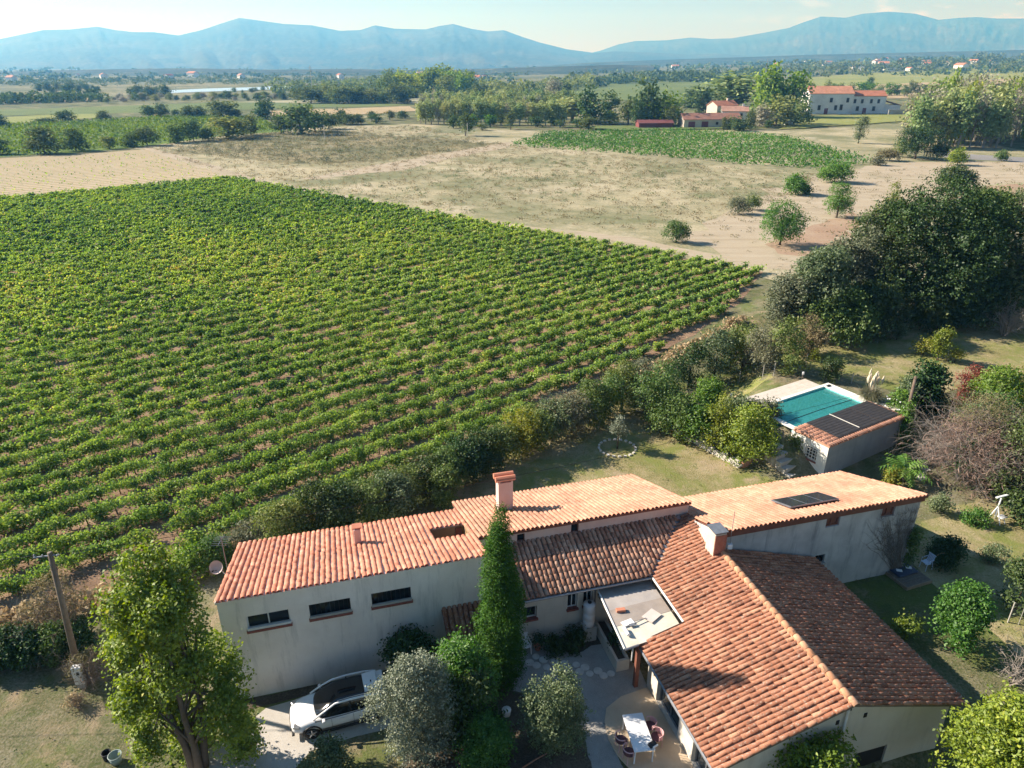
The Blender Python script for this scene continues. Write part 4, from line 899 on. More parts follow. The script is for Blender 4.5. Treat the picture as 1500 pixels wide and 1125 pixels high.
for a, z in ((16.72, 2.62), (17.95, 2.62), (17.15, 3.2)): g_.part(MB().box2((a-.07, 14.93, z), (a+.07, 14.96, z+.22)), 'vent', M_dark)
def sp_w(x):
    b = 27.05-x
    lo = 0 if b < 20.95 else (AN-AW) if b < 24.13 else (AN-AW)+(b-24.05)
    hi = AR-AW-.04
    return [(lo/cW, hi/cW)] if lo < hi-.1 else []
tiled_roof(g_, (AW, 27.05, ZW), (0, -1, 0), (cW, 0, cW*mW), 12.5, sp_w, M_tile_old, M_tile_old, .212, .40, keep=300, seed=7, rough=1.5)
tiled_roof(g_, (AE, 14.55, ZE), (0, 1, 0), (-cE, 0, cE*mE), 9.45, lambda x: [(0, (AE-AR-.04)/cE)], M_tile_old, M_tile_old, .212, .40, keep=160, seed=8, rough=1.8, hscale=.88)
slab(g_, [(AW+.04, 14.6, zw(AW+.04)), (AR, 14.6, ZR), (AR, 20.95, ZR), (AW+.04, 20.95, zw(AW+.04))], .1, 'roof_deck', M_wood)
slab(g_, [(AN+.04, 20.95, zw(AN+.04)), (AR, 20.95, ZR), (AR, 27.0, ZR), (16.5, 27.0, zw(16.5)), (AN+.04, 24.1, zw(AN+.04))], .1, 'roof_deck', M_wood)
slab(g_, [(AR, 14.6, ZR), (AE-.04, 14.6, ze(AE-.04)), (AE-.04, 24.05, ze(AE-.04)), (AR, 24.05, ZR)], .1, 'roof_deck', M_wood)
rt = np.random.default_rng(5)
me_r = None; y = 14.5
RV, RF = tile_geo(.155, .135, .46, .12, 8, .018); me_r = npmesh('ridge_tile', RV, RF, M_ridge, np.zeros(len(RF)))
while y < 23.5:
    o = link('ridge_tile', me_r, g_.root); o.location = Vector((AR, y, ZR+.045+rt.normal(0, .004)))-g_.o; o.rotation_euler = (0.02, 0, rt.normal(0, .015)); y += .40
g_.part(MB().box2((AR-.17, 14.62, ZR-.02), (AR+.17, 23.5, ZR+.065)), 'ridge_mortar', M_ridge)
g_.part(MB().add([(AR-.55, 20.9, zw(AR-.55)+.11), (AR-.1, 20.6, ZR+.10), (AR-.05, 24.3, ZR+.10), (AR-.45, 24.3, zw(AR-.45)+.12)], [(0, 1, 2, 3)]), 'flashing', M_cream) if False else None
g_.part(MB().tube([(AW-.05, 14.6, ZW-.01), (AW-.05, 20.9, ZW-.03)], .06, 8), 'gutter', M_zinc)
g_.part(MB().tube([(AE+.05, 14.6, ZE-.01), (AE+.05, 24.0, ZE-.03)], .055, 8), 'gutter', M_frame)
g_.part(MB().tube([(AN-.05, 21.0, zw(AN)-.02), (AN-.05, 24.0, zw(AN)-.03)], .055, 8), 'gutter', M_frame)
g_.part(MB().tube([(17.0, 14.86, ZR-.5), (16.95, 14.86, -1.4)], .05, 8), 'downpipe', M_frame)
M_redbrick = mat('red_brick', (.26, .10, .07), (.36, .16, .11), 9, .9, .5, 18)
c_ = chimney(g_, 16.42, 17.02, 23.65, 24.35, 3.3, 5.05, mat('pale_plaster', (.60, .48, .37), (.66, .56, .45), 2, .9, .3, 14))
g_.part(MB().box2((16.44, 23.62, 3.5), (17.04, 23.645, 5.0)), 'brick_face', M_redbrick, parent=c_); g_.part(MB().box((16.72, 24.0, 5.16), (.7, .8, .03)), 'cap', M_zinc, parent=c_)
for q in ((16.48, 23.7), (16.96, 23.7), (16.48, 24.3), (16.96, 24.3)): g_.part(MB().box((q[0], q[1], 5.1), (.05, .05, .1)), 'post', M_zinc, parent=c_)
slab(g_, [(16.55, 24.35, 4.02), (17.0, 24.35, 4.06), (17.0, 25.6, 4.1), (16.75, 25.6, 4.06)], .5, 'parapet', mat('pale_plaster', (1, 1, 1)))

# ---- flat roof over the patio
pr = B('patio_canopy', 12, 22.5, 'flat canopy of weathered translucent sheets between two roofs', 'canopy')
quad = lambda t0, t1: [tuple(Vector(c0).lerp(Vector(c1), t)) for t in (t0, t1) for c0, c1 in ((((10.72, 20.62, 2.52)), (10.98, 24.3, 2.58)), ((13.62, 21.0, 2.52), (13.62, 24.3, 2.58)))]
sheetm = [mat('cream_sheet', (.55, .50, .40), (.62, .59, .52), 2.5, .6), mat('brown_grey_sheet', (.27, .23, .20), (.36, .31, .27), 1.6, .5), mat('grey_sheet', (.33, .30, .28), (.42, .38, .35), 1.6, .45), mat('dark_sheet', (.26, .24, .22), (.34, .32, .30), 1.5, .5)]
for k, (t0, t1) in enumerate(((0, .36), (.35, .62), (.61, .86), (.85, 1))):
    q = quad(t0, t1); q = [q[0], q[1], q[3], q[2]]; q = [(x, y, z+.012*(k % 2)) for x, y, z in q]
    slab(pr, q, .02, 'roof_sheet', sheetm[k])
pr.part(MB().tube([(10.68, 20.6, 2.54), (10.95, 24.3, 2.6)], .045, 6), 'edge_trim', M_frame); pr.part(MB().tube([(10.7, 20.57, 2.53), (11.35, 20.66, 2.53)], .05, 6), 'edge_trim', M_zinc)
for b_ in (21.0, 22.2, 23.4): pr.part(MB().box2((10.9, b_-.05, 2.36), (13.9, b_+.05, 2.49)), 'beam', M_wood)
pr.part(MB().box2((11.36, 20.72, 0), (11.54, 20.9, 2.48)), 'post', M_fascia); pr.part(MB().box2((10.9, 20.8, 2.34), (11.08, 24.2, 2.47)), 'beam', M_wood)
pr.part(MB().tube([(11.1, 20.68, 2.5), (11.1, 20.7, 1.7)], .035, 6), 'downpipe', M_frame)
def loose(name, label, cat, mb, m, a, b, z, rz=0, group=None, bevel=0, smooth=False):
    o = mb.build(name, m, None, smooth=smooth, bevel=bevel); o.location = A(a, b, z); o.rotation_euler = (0, 0, TH+rz); return tag(o, label, cat, group)
loose('clay_tile', 'loose orange clay tile lying on the patio canopy', 'tile', MB().box((0, 0, .06), (.42, .2, .12)), M_tile_new, 11.42, 22.72, 2.58, -.12, bevel=.015)
loose('board', 'white board lying on the patio canopy', 'board', MB().box((0, 0, .015), (.55, .3, .03)), M_plasticw, 11.42, 21.95, 2.58, .2)
loose('trowel', 'grey trowel with a long handle on the patio canopy', 'tool', MB().box((0, 0, .03), (.3, .14, .02)).tube([(.1, .02, .04), (.75, .16, .05)], .02, 6), M_zinc, 11.55, 21.75, 2.60, .05)
loose('tube_roll', 'pale roll lying at the edge of the patio canopy', 'roll', MB().tube([(0, -.22, .08), (.04, .22, .08)], .08, 10), M_plasticw, 11.1, 21.42, 2.57, .1)
loose('plank', 'pale offcut sheet lying across the canopy seams', 'sheet', MB().box((0, 0, .01), (.75, .55, .012)), mat('pinkish_sheet', (.55, .47, .42), (.60, .53, .48), 2, .5), 12.62, 22.05, 2.60, .5)

# ---- planter trough, water tank, chair, pots and stepping stones in the court
tp = B('planter', 11.25, 23.2, 'long cream planter trough along the shaded patio', 'planter')
mb = MB(); mb.box2((10.95, 21.75, 0), (11.07, 24.4, .62)); mb.box2((11.45, 21.75, 0), (11.57, 24.4, .62)); mb.box2((11.07, 21.75, 0), (11.45, 21.87, .62)); tp.part(mb, 'wall', M_cream, bevel=.01)
tp.part(MB().box2((11.07, 21.87, .05), (11.45, 24.4, .5)), 'soil', G_bed)
tk = empty('water_tank', A(10.55, 24.1, .0), TH); tag(tk, 'ribbed white water tank standing at the corner of the cream wall', 'water tank')
MB().lathe([(.02, 0), (.27, 0), (.28, .05), (.29, .35), (.275, .37), (.29, .39), (.29, .75), (.275, .77), (.29, .79), (.29, 1.2), (.26, 1.26), (.08, 1.3), (.0, 1.3)], 20).build('body', mat('tank_white', (.66, .66, .66), (.60, .60, .62), 2, .5), tk, smooth=True)
MB().cyl((0, 0, 1.29), .09, .07, 12).build('lid', M_black, tk); 
tk.location = A(10.5, 24.12, .8); MB().box((0, 0, -.4), (.62, .62, .8)).build('stand', M_conc, tk)
def plastic_chair(loc, rz, label, m, group=None, arms=True):
    t = tag(empty('chair', loc, rz), label, 'chair', group)
    MB().box((0, 0, .43), (.42, .42, .03)).build('seat', m, t, bevel=.01)
    bk = MB(); Mx = Matrix.Rotation(R(-12), 3, 'X')
    for k in range(5): bk.box((-.16+k*.08, .23, .66), (.055, .02, .42), M=Mx)
    bk.box((0, .275, .87), (.44, .03, .05), M=Mx); bk.build('backrest', m, t)
    for x in (-.19, .19):
        for y, s_ in ((-.19, -.03), (.2, .04)): MB().tube([(x, y, .42), (x*1.08, y+s_, 0)], .02, 6).build('leg', m, t)
        if arms: MB().tube([(x*1.1, -.18, .43), (x*1.12, -.16, .64), (x*1.12, .22, .66)], .018, 6).build('armrest', m, t)
    return t
plastic_chair(A(7.35, 24.0, .012), TH+.1, 'white plastic chair against the shaded cream wall', M_plasticw)
def pot(name, label, loc, r, h, m, plantcr=None, lm=None):
    t = tag(empty(name, loc), label, 'flowerpot'); MB().lathe([(.0, 0), (r*.7, 0), (r, h), (r*1.08, h), (r*1.08, h*.9+.02), (r*.9, h*.88), (0, h*.86)], 14).build('pot', m, t, smooth=True)
    if plantcr is not None:
        o = link('foliage', npmesh('pot_leaves', plantcr[0], plantcr[1], lm, plantcr[2]), t); o.location = (0, 0, h*.85)
    return t
pot('flowerpot', 'terracotta pot with a leafy plant beside the white chair', A(7.95, 24.0, .012), .17, .26, M_tile_new, crown(61, .7, .6, 'round', 160, .1, 5, 8), L_dark)
ss = []
for i, (u, v) in enumerate([(757, 978), (776, 971), (785, 962), (796, 967), (786, 975), (801, 978), (811, 970), (817, 980), (826, 972), (831, 981), (844, 974), (849, 984), (857, 978), (864, 987), (876, 983), (884, 990), (895, 987)]):
    p = P(u, v, .006); rr = .19+.02*math.sin(i*2.3)
    ss.append(MB().cyl((0, 0, 0), rr, .035, 14).build('stepping_stone', M_stone, None, loc=(p.x, p.y, .006), bevel=.008)); ss[-1].rotation_euler = (0, 0, i*.7)
    tag(ss[-1], f'{ORD[i]} round pale stepping stone from the white chair across the court', 'stepping stone', 'stepping stones across the court')

# ================================================================== pool and pool house
PF = R(31.0); PE = Vector((math.cos(PF), math.sin(PF), 0)); PN = Vector((-math.sin(PF), math.cos(PF), 0))
PO = Vector((20.6, 40.4, 0))
def pl(e, n, z=0): return PO+PE*e+PN*n+Vector((0, 0, z))
ph = tag(empty('pool_house', PO, PF), 'low white pool house with dark heating mats on its tiled roof', 'building')
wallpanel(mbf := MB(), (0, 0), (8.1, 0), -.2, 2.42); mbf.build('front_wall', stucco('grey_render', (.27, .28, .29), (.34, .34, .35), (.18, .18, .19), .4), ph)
mb = MB(); wallpanel(mb, (0, 2.9), (0, 0), -.2, 2.3, [(1.25, 2.15, .85, 1.75)], zb=2.42); mb.build('wall', M_white, ph); mb = MB(); wallpanel(mb, (8.1, 0), (8.1, 2.9), -.2, 2.42, zb=2.3); mb.build('wall', M_white, ph)
gr = MB()
for k in range(4):
    gr.box((.02, .75+.9*(k+.5)/4+.0, 1.3), (.05, .03, .9))
    gr.box((.02, 1.2, .85+.9*(k+.5)/4), (.05, .9, .03))
grille = gr.build('grille', M_white, ph); MB().box((.16, 1.2, 1.3), (.02, .9, .9)).build('pane', M_dark, grille); MB().box((-.03, 1.2, .80), (.12, 1.0, .08)).build('sill', M_sill, grille)
class PB: pass
pb = PB(); pb.root = ph; pb.o = Vector((0, 0, 0))
tiled_roof(pb, (-.1, -.12, 2.44), (1, 0, 0), (0, 1, 0.004), 8.3, lambda x: [(0, 2.85)], M_tile_mid, M_tile_mid, .225, .39, keep=80, seed=41, hscale=.8)
MB().box2((-.08, -.1, 2.34), (8.18, 2.75, 2.44)).build('roof_deck', M_tile_mid, ph)
M_mat = mat('black_heating_mat', (.030, .028, .030), (.05, .045, .045), 3, .6, .3, 40)
for k, (e0, e1) in enumerate(((1.25, 3.6), (3.68, 5.8), (5.88, 7.95))): 
    mbx = MB().box2((e0, .26, 2.55), (e1, 2.78, 2.585))
    for q in range(9): mbx.box2((e0+.02, .34+q*.27, 2.585), (e1-.02, .44+q*.27, 2.60))
    mbx.build('heating_mat', M_mat, ph)
MB().tube([(3.64, .4, 2.62), (3.64, 2.75, 2.62)], .03, 6).build('hose', M_stone, ph)
# creeper over the left wall
pool = tag(empty('swimming_pool', pl(4, 5, 2.25), PF), 'rectangular turquoise swimming pool with a white rim and beige deck', 'swimming pool')
def pq(e, n, z): return (e-4, n-5, z-2.25)
# water corners in pool-house frame
def inv(x, y): d = Vector((x, y, 0))-PO; return d.dot(PE), d.dot(PN)
WC = [inv(*q) for q in [(19.65, 43.13), (26.14, 46.88), (24.15, 50.03), (18.14, 46.43)]]
e0, e1 = (WC[0][0]+WC[3][0])/2-.2, (WC[1][0]+WC[2][0])/2; n0, n1 = (WC[0][1]+WC[1][1])/2, (WC[2][1]+WC[3][1])/2
M_basin = mat('turquoise_tile', (.08, .58, .55), (.36, .92, .86), 4, .4)
mb = MB(); zb_ = .85
c4 = [(e0, n0), (e1, n0), (e1, n1), (e0, n1)]
mb.add([pq(*c, zb_) for c in c4], [(0, 1, 2, 3)])
for i in range(4):
    a, c = c4[i], c4[(i+1) % 4]; mb.add([pq(*a, zb_), pq(*c, zb_), pq(*c, 2.27), pq(*a, 2.27)], [(3, 2, 1, 0)])
mb.build('basin', M_basin, pool)
for k in range(3): MB().box2(pq(e1-.35*(3-k), n0+.01, zb_+.01), pq(e1-.005, n1-.01, zb_+.32*(k+1)+.0)).build('step', M_basin, pool)
M_water = bpy.data.materials.new('pool_water'); M_water.use_nodes = True; t = M_water.node_tree; t.nodes.clear()
out = N(t, 'ShaderNodeOutputMaterial'); trn = N(t, 'ShaderNodeBsdfTransparent', Color=(.84, 1, .98, 1)); gl = N(t, 'ShaderNodeBsdfGlossy', Roughness=.04); fre = N(t, 'ShaderNodeFresnel', IOR=1.33); mxs = N(t, 'ShaderNodeMixShader')
nzw = N(t, 'ShaderNodeTexNoise', Scale=3.2, Detail=3, Distortion=.6); gp = N(t, 'ShaderNodeNewGeometry'); t.links.new(gp.outputs['Position'], nzw.inputs['Vector'])
bpw = N(t, 'ShaderNodeBump', Strength=.7, Distance=.06); t.links.new(nzw.outputs['Fac'], bpw.inputs['Height']); t.links.new(bpw.outputs['Normal'], gl.inputs['Normal']); t.links.new(bpw.outputs['Normal'], fre.inputs['Normal'])
dfw = N(t, 'ShaderNodeBsdfDiffuse', Color=(.10, .60, .55, 1)); mdw = N(t, 'ShaderNodeMixShader'); mdw.inputs[0].default_value = .28; t.links.new(trn.outputs[0], mdw.inputs[1]); t.links.new(dfw.outputs[0], mdw.inputs[2])
t.links.new(fre.outputs[0], mxs.inputs[0]); t.links.new(mdw.outputs[0], mxs.inputs[1]); t.links.new(gl.outputs[0], mxs.inputs[2]); t.links.new(mxs.outputs[0], out.inputs['Surface'])
MB().add([pq(*c, 2.16) for c in [(e0+.003, n0+.003), (e1-.003, n0+.003), (e1-.003, n1-.003), (e0+.003, n1-.003)]], [(0, 1, 2, 3)]).build('water', M_water, pool)
cp = [((e0-.35, n0-.32), (e1+.05, n0)), ((e1, n0-.32), (e1+.85, n1+.3)), ((e0-.35, n1), (e1, n1+.3)), ((e0-.35, n0), (e0, n1))]
for lo, hi in cp: MB().box2(pq(*lo, 2.18), pq(*hi, 2.31)).build('coping', M_white, pool, bevel=.02)
M_deck = mat('beige_deck_paving', (.50, .44, .37), (.58, .52, .45), 2, .85, .2, 20)
for k in range(3):
    for j in range(16): MB().box2(pq(e0-.6+j*.5, n1+.32+k*.48, 2.20), pq(e0-.6+j*.5+.49, n1+.32+k*.48+.47, 2.29)).build('paving_slab', M_deck, pool) if j*.5-.6 < e1-e0-.3 else None
MB().box2(pq(e1+.87, n0-1.6, 2.20), pq(e1+2.0, n0+.5, 2.28)).build('paving_slab', M_deck, pool)
tag(MB().tube([pl(e0, (n0+n1)/2-.55, 2.175), pl((e0+e1)/2, (n0+n1)/2-.5, 2.17), pl(e1, (n0+n1)/2-.62, 2.175)], .022, 6).build('pool_rope', M_black), 'dark rope stretched along the pool water', 'rope')
tag(MB().box((0, 0, .04), (.38, .2, .08), rz=.6).build('skimmer', M_black, None, loc=pl(e1+.3, n1-.15, 2.31), bevel=.02), 'small dark object left on the far corner of the white pool rim', 'pool gear')
# retaining wall of pale stones in front of the shrubs
rw_ = tag(empty('retaining_wall', P(1035, 660)), 'low dry stone wall edging the shrub bank beside the lawn', 'wall')
rs = np.random.default_rng(91); a, c = P(990, 634, 0), P(1080, 684, 0); Lr = (c-a).length; dr = (c-a).normalized()
stones = [MB().box((0, 0, 0), (1, 1, 1)).mesh('wall_stone', M_stone) for _ in range(3)]
for sm in stones:
    for v in sm.vertices: v.co *= 1+rs.normal(0, .10)
for row in range(3):
    s_ = 0
    while s_ < Lr:
        ln = rs.uniform(.28, .6); hh = .17
        o = link('stone', stones[rs.integers(0, 3)], rw_); pz = a+dr*(s_+ln/2); o.location = Vector((pz.x+rs.normal(0, .03), pz.y+rs.normal(0, .03), .08+row*.165+rs.normal(0, .01)))-rw_.location
        o.scale = (ln*.95, .28*rs.uniform(.85, 1.1), hh*rs.uniform(.85, 1.05)); o.rotation_euler = (rs.normal(0, .04), rs.normal(0, .04), math.atan2(dr.y, dr.x)+rs.normal(0, .08)); s_ += ln
        if row == 2 and rs.random() < .5: s_ += rs.uniform(.3, .9)
tag(MB().box((0, 0, .25), (.9, .16, .5), rz=R(35)).build('planter_board', M_tile_old, None, loc=P(1093, 683, 0)), 'terracotta edging board at the end of the dry stone wall', 'edging')
st_ = tag(empty('garden_steps', pl(-1.5, 1.0), PF), 'shaded concrete steps beside the white pool house wall', 'steps')
for k in range(5): MB().box2((-.55, k*.42, 0), (.6, k*.42+.5, .22+k*.30)).build('step', M_conc, st_)

# fence with thin posts and mesh beyond the pool
def fence(name, label, pts, h, nmesh=6, post=M_conc, r=.035):
    t = tag(empty(name, pts[0]), label, 'fence'); o = Vector(pts[0])
    for p in pts: MB().tube([Vector(p)-o, Vector(p)-o+Vector((0, 0, h))], r, 6).build('post', post, t)
    mb = MB()
    for k in range(nmesh):
        z = h*(k+.5)/nmesh
        for i in range(len(pts)-1): mb.tube([Vector(pts[i])-o+Vector((0, 0, z)), Vector(pts[i+1])-o+Vector((0, 0, z))], .006, 3, cap=False)
    mb.build('wire', M_zinc, t); return t
fence('wire_fence', 'wire fence on thin pale posts between the pool grass and the scrub', [P(u, v) for u, v in [(1029, 578), (1082, 563), (1117, 552), (1133, 551), (1149, 543), (1180, 538)]], 1.2)
fence('wire_fence', 'short wire fence with two posts behind the pool beside the pampas', [P(u, v) for u, v in [(1211, 556), (1247, 562)]], .9)
# far right mesh panel
mpn = tag(empty('mesh_panel', P(1476, 912), R(-20)), 'wire mesh fence panel at the right edge of the lawn', 'fence')
for k in range(7): MB().tube([(k*.45, 0, 0), (k*.45, 0, 1.25)], .018 if k % 3 else .035, 5).build('post', M_conc, mpn)
mb = MB()
for k in range(14): mb.tube([(0, 0, .06+k*.09), (2.7, 0, .06+k*.09)], .009, 3)
mb.build('wire', M_zinc, mpn)

# ================================================================== poles and the overhead line
def pole(p, h, lean, label, m, arm=True):
    t = tag(empty('utility_pole', p), label, 'utility pole')
    MB().tube([(0, 0, -.1), (lean[0]*.5, lean[1]*.5, h*.5), (lean[0], lean[1], h)], [.15, .125, .10], 10).build('shaft', m, t, smooth=True)
    if arm:
        tp = Vector((lean[0], lean[1], h))
        MB().tube([tp+Vector((-.7, -.05, -.22)), tp+Vector((.35, .02, -.12))], .035, 6).build('crossarm', M_zinc, t)
        for dx in (-.65, -.3, .3): MB().lathe([(0, 0), (.03, 0), (.035, .03), (.02, .05), (.03, .08), (0, .1)], 8, c=tuple(tp+Vector((dx, -.04, -.16)))).build('insulator', M_zinc, t)
    return t, p+Vector((lean[0], lean[1], h))
pL, topL = pole(P(117, 990, 0), 6.75, (.42, .05), 'leaning grey utility pole beside the left lawn with a crossarm', M_wood)
pR, topR = pole(P(1318, 652), 5.2, (.12, .35), 'brown utility pole wrapped in ivy at the end of the pool house', mat('brown_pole', (.12, .085, .065), (.19, .14, .105), 5, .9, .4, 20), arm=False)
def wire(p, q, sag, label, r=.012):
    pts = [p.lerp(q, k/24)-Vector((0, 0, sag*4*(k/24)*(1-k/24))) for k in range(25)]
    tag(MB().tube(pts, r, 4).build('overhead_wire', M_black), label, 'wire')
wire(topL+Vector((.2, 0, -.1)), topR+Vector((0, 0, -.1)), 1.0, 'overhead wire running behind the house from one pole to the other')
wire(topL+Vector((-.6, 0, -.15)), Vector((-75, 20, 5.8)), 1.2, 'overhead wire leaving the left pole to the left')
wire(topR+Vector((0, 0, -.15)), Vector((75, 44, 8)), .8, 'overhead wire leaving the ivy pole to the right')
pb_ = P(121, 1006, 0)
mtx = tag(empty('meter_cabinet', pb_, R(12)), 'white electricity meter cabinet at the foot of the left pole', 'cabinet')
MB().box((0, 0, .72), (.38, .24, .95)).build('body', M_plasticw, mtx, bevel=.015); MB().box((0, -.13, .75), (.32, .02, .8)).build('door', M_frame, mtx); MB().box((.05, -.145, .9), (.11, .015, .16)).build('window', M_glass, mtx); MB().box((0, 0, .12), (.3, .2, .26)).build('base', M_conc, mtx)
# satellite dish and antenna at the left end of the wing
dd_ = tag(empty('satellite_dish', A(-5.62, 28.2, 4.35)), 'round pinkish satellite dish on the left end wall of the wing', 'satellite dish')
pr_ = [(.30*math.sin(k/6*1.25)/math.sin(1.25), .10*(k/6)**2) for k in range(7)]
dm = MB().lathe(pr_, 20); dm.v = [tuple(Matrix.Rotation(R(58), 3, 'X') @ Vector(v)) for v in dm.v]
dm.build('dish', mat('dish_pink', (.48, .36, .33), (.54, .42, .39), 2, .5), dd_, smooth=True).location = (-.15, -.15, .25)
MB().tube([(-.15, -.1, .2), (.1, 0, -.3), (.25, 0, -.35)], .03, 6).build('bracket', M_zinc, dd_); MB().tube([(-.15, -.2, .1), (-.15, -.55, .35)], .018, 5).box((-.15, -.57, .37), (.07, .09, .07)).build('feed_arm', M_iron, dd_)
an = tag(empty('tv_antenna', A(-5.55, 28.9, 3.6)), 'thin tv antenna mast above the dish', 'antenna'); MB().tube([(0, 0, 0), (0, 0, 2.0)], .022, 6).build('mast', M_zinc, an)
mb = MB()
for k in range(7): mb.tube([(-.35, (k-3)*.11, 1.85-abs(k-3)*.02), (.35, (k-3)*.11, 1.85-abs(k-3)*.02)], .008, 4)
mb.tube([(0, -.4, 1.85), (0, .4, 1.85)], .014, 4); mb.build('elements', M_zinc, an)
a2 = tag(empty('aerial', A(17.3, 23.7, 4.0)), 'thin aerial rod beside the brick chimney', 'antenna'); MB().tube([(0, 0, 0), (0, 0, 2.2)], .016, 5).build('mast', M_zinc, a2); MB().box((0, 0, .25), (.22, .18, .26)).build('box', M_plasticw, a2)

# ================================================================== the car
M_paint = mat('white_car_paint', (.80, .80, .80), (.78, .78, .79), 2, .22, coat=.6, spec=.5)
M_carglass = glassmat('tinted_glass', (.012, .013, .015)); M_trim = mat('black_trim', (.02, .02, .022), (.028, .028, .03), 4, .45); M_alloy = mat('alloy', (.5, .5, .5), (.42, .42, .43), 3, .3, metal=.8)
car = empty('car', A(-1.12, 22.72, .006), TH+R(183.5)); car.scale = (.92, .94, .92); tag(car, 'white compact SUV with a dark glass roof parked along the wing', 'car')
# x forward, length 4.4, width 1.82
body = MB(); ST_ = [(-2.18, .62, .45, .62, .72, .80), (-2.10, .78, .30, .60, .92, .98), (-1.75, .89, .24, .62, 1.00, 1.05), (-1.2, .905, .22, .62, .99, 1.03), (-.4, .905, .21, .60, .96, .99), (.45, .905, .21, .60, .95, .99), (1.05, .905, .22, .60, .95, 1.01), (1.5, .89, .24, .60, .90, .97), (1.9, .82, .27, .58, .80, .86), (2.1, .70, .32, .54, .68, .74), (2.2, .50, .40, .52, .60, .62)]
rings = []
for x, hw, z0, z1, z2, z3 in ST_:
    rings.append([(x, -hw*.86, z0), (x, -hw, z1-.08), (x, -hw*.99, z1+.1), (x, -hw*.93, z2), (x, -hw*.62, z3), (x, 0, z3+.025), (x, hw*.62, z3), (x, hw*.93, z2), (x, hw*.99, z1+.1), (x, hw, z1-.08), (x, hw*.86, z0)])
m_ = 11; vs = [p for r_ in rings for p in r_]; fs = []
for i in range(len(rings)-1):
    for k in range(m_-1): fs.append((i*m_+k, (i+1)*m_+k, (i+1)*m_+k+1, i*m_+k+1))
    fs.append((i*m_+m_-1, (i+1)*m_+m_-1, (i+1)*m_, i*m_))
fs.append(tuple(range(m_))); fs.append(tuple((len(rings)-1)*m_+k for k in range(m_-1, -1, -1)))
body.add(vs, fs); bo = body.build('body', M_paint, car, smooth=True)
sb = bo.modifiers.new('smooth', 'SUBSURF'); sb.levels = 1; sb.render_levels = 2
cab = MB(); CS = [(-2.0, .70, .97, .66, 1.02), (-1.72, .78, .98, .62, 1.44), (-1.2, .80, .97, .63, 1.55), (-.4, .81, .95, .64, 1.59), (.2, .80, .95, .63, 1.56), (.62, .79, .95, .68, 1.32), (1.18, .74, .96, .70, 1.0)]
rings = [[(x, -w0, z0), (x, -(w0+w1)/2-.02, (z0+z1)/2), (x, -w1, z1-.05), (x, -w1*.8, z1), (x, 0, z1+.03), (x, w1*.8, z1), (x, w1, z1-.05), (x, (w0+w1)/2+.02, (z0+z1)/2), (x, w0, z0)] for x, w0, z0, w1, z1 in CS]
m_ = 9; vs = [p for r_ in rings for p in r_]; fs = []
for i in range(len(rings)-1):
    for k in range(m_-1): fs.append((i*m_+k, (i+1)*m_+k, (i+1)*m_+k+1, i*m_+k+1))
fs.append(tuple(range(m_))); fs.append(tuple((len(rings)-1)*m_+k for k in range(m_-1, -1, -1)))
cab.add(vs, fs); go = cab.build('cabin_glass', M_carglass, car, smooth=True)
sb = go.modifiers.new('smooth', 'SUBSURF'); sb.levels = 1; sb.render_levels = 2
for s_ in (-1, 1):
    MB().tube([(1.22, s_*.76, .98), (.66, s_*.74, 1.32), (.22, s_*.69, 1.535), (-.4, s_*.70, 1.575), (-1.2, s_*.69, 1.54), (-1.70, s_*.68, 1.43), (-2.0, s_*.72, 1.02)], [.045, .04, .045, .05, .055, .075, .09], 8).build('roof_pillar', M_paint, car, smooth=True)
    MB().tube([(.1, s_*.62, 1.60), (-.5, s_*.63, 1.635), (-1.3, s_*.62, 1.60)], .018, 6).build('roof_rail', M_alloy, car)
    MB().tube([(-.42, s_*.80, .97), (-.42, s_*.70, 1.56)], .03, 6).build('door_pillar', M_trim, car)
    MB().tube([(1.15, s_*.875, .955), (0, s_*.895, .975), (-1.5, s_*.88, 1.0)], .018, 6).build('window_trim', M_trim, car)
    MB().box((.78, s_*1.0, 1.02), (.14, .2, .13)).build('wing_mirror', M_paint, car, bevel=.04)
    MB().box((-.05, s_*.91, .82), (.18, .025, .03)).build('door_handle', M_paint, car); MB().box((-1.0, s_*.91, .84), (.18, .025, .03)).build('door_handle', M_paint, car)
    for x in (.45, -.5): MB().box((x, s_*.908, .62), (.012, .012, .62)).build('door_seam', M_trim, car)
    MB().box((0, s_*.885, .25), (2.3, .05, .12)).build('side_skirt', M_trim, car)
    hl = MB().box((1.92, s_*.66, .74), (.34, .24, .13), rz=s_*-.45).build('headlight', M_alloy, car, bevel=.04)
    MB().box((-2.08, s_*.62, .86), (.12, .34, .16)).build('tail_light', mat('red_lens', (.3, .01, .01), (.35, .015, .015), 2, .25), car, bevel=.03)
    for x in (1.33, -1.32):
        wroot = MB().lathe([(.20, -.10), (.30, -.115), (.335, -.07), (.335, .07), (.30, .115), (.20, .10)], 24); wroot.v = [(x+v[0], s_*.80+v[2]*1.0, .335+v[1]) for v in wroot.v]
        wo = wroot.build('wheel', M_black, car, smooth=True)
        rim = MB().lathe([(0, 0), (.21, 0), (.235, .02), (.235, -.02)], 20); rim.v = [(x+v[0], s_*(.865+v[2]*.6), .335+v[1]) for v in rim.v]; rim.build('rim', M_trim, wo)
        sp5 = MB()
        for k in range(5):
            an5 = k*2*math.pi/5+.3; sp5.tube([(x, s_*.885, .335), (x+.22*math.cos(an5), s_*.885, .335+.22*math.sin(an5))], [.05, .032], 5)
        sp5.build('spokes', M_alloy, wo)
        ar = MB(); pts = [(x+.40*math.cos(q), s_*.885, .345+.40*math.sin(q)) for q in np.linspace(-.12, math.pi+.12, 13)]
        ar.tube(pts, .045, 6).build('wheel_arch', M_trim, car, smooth=True)
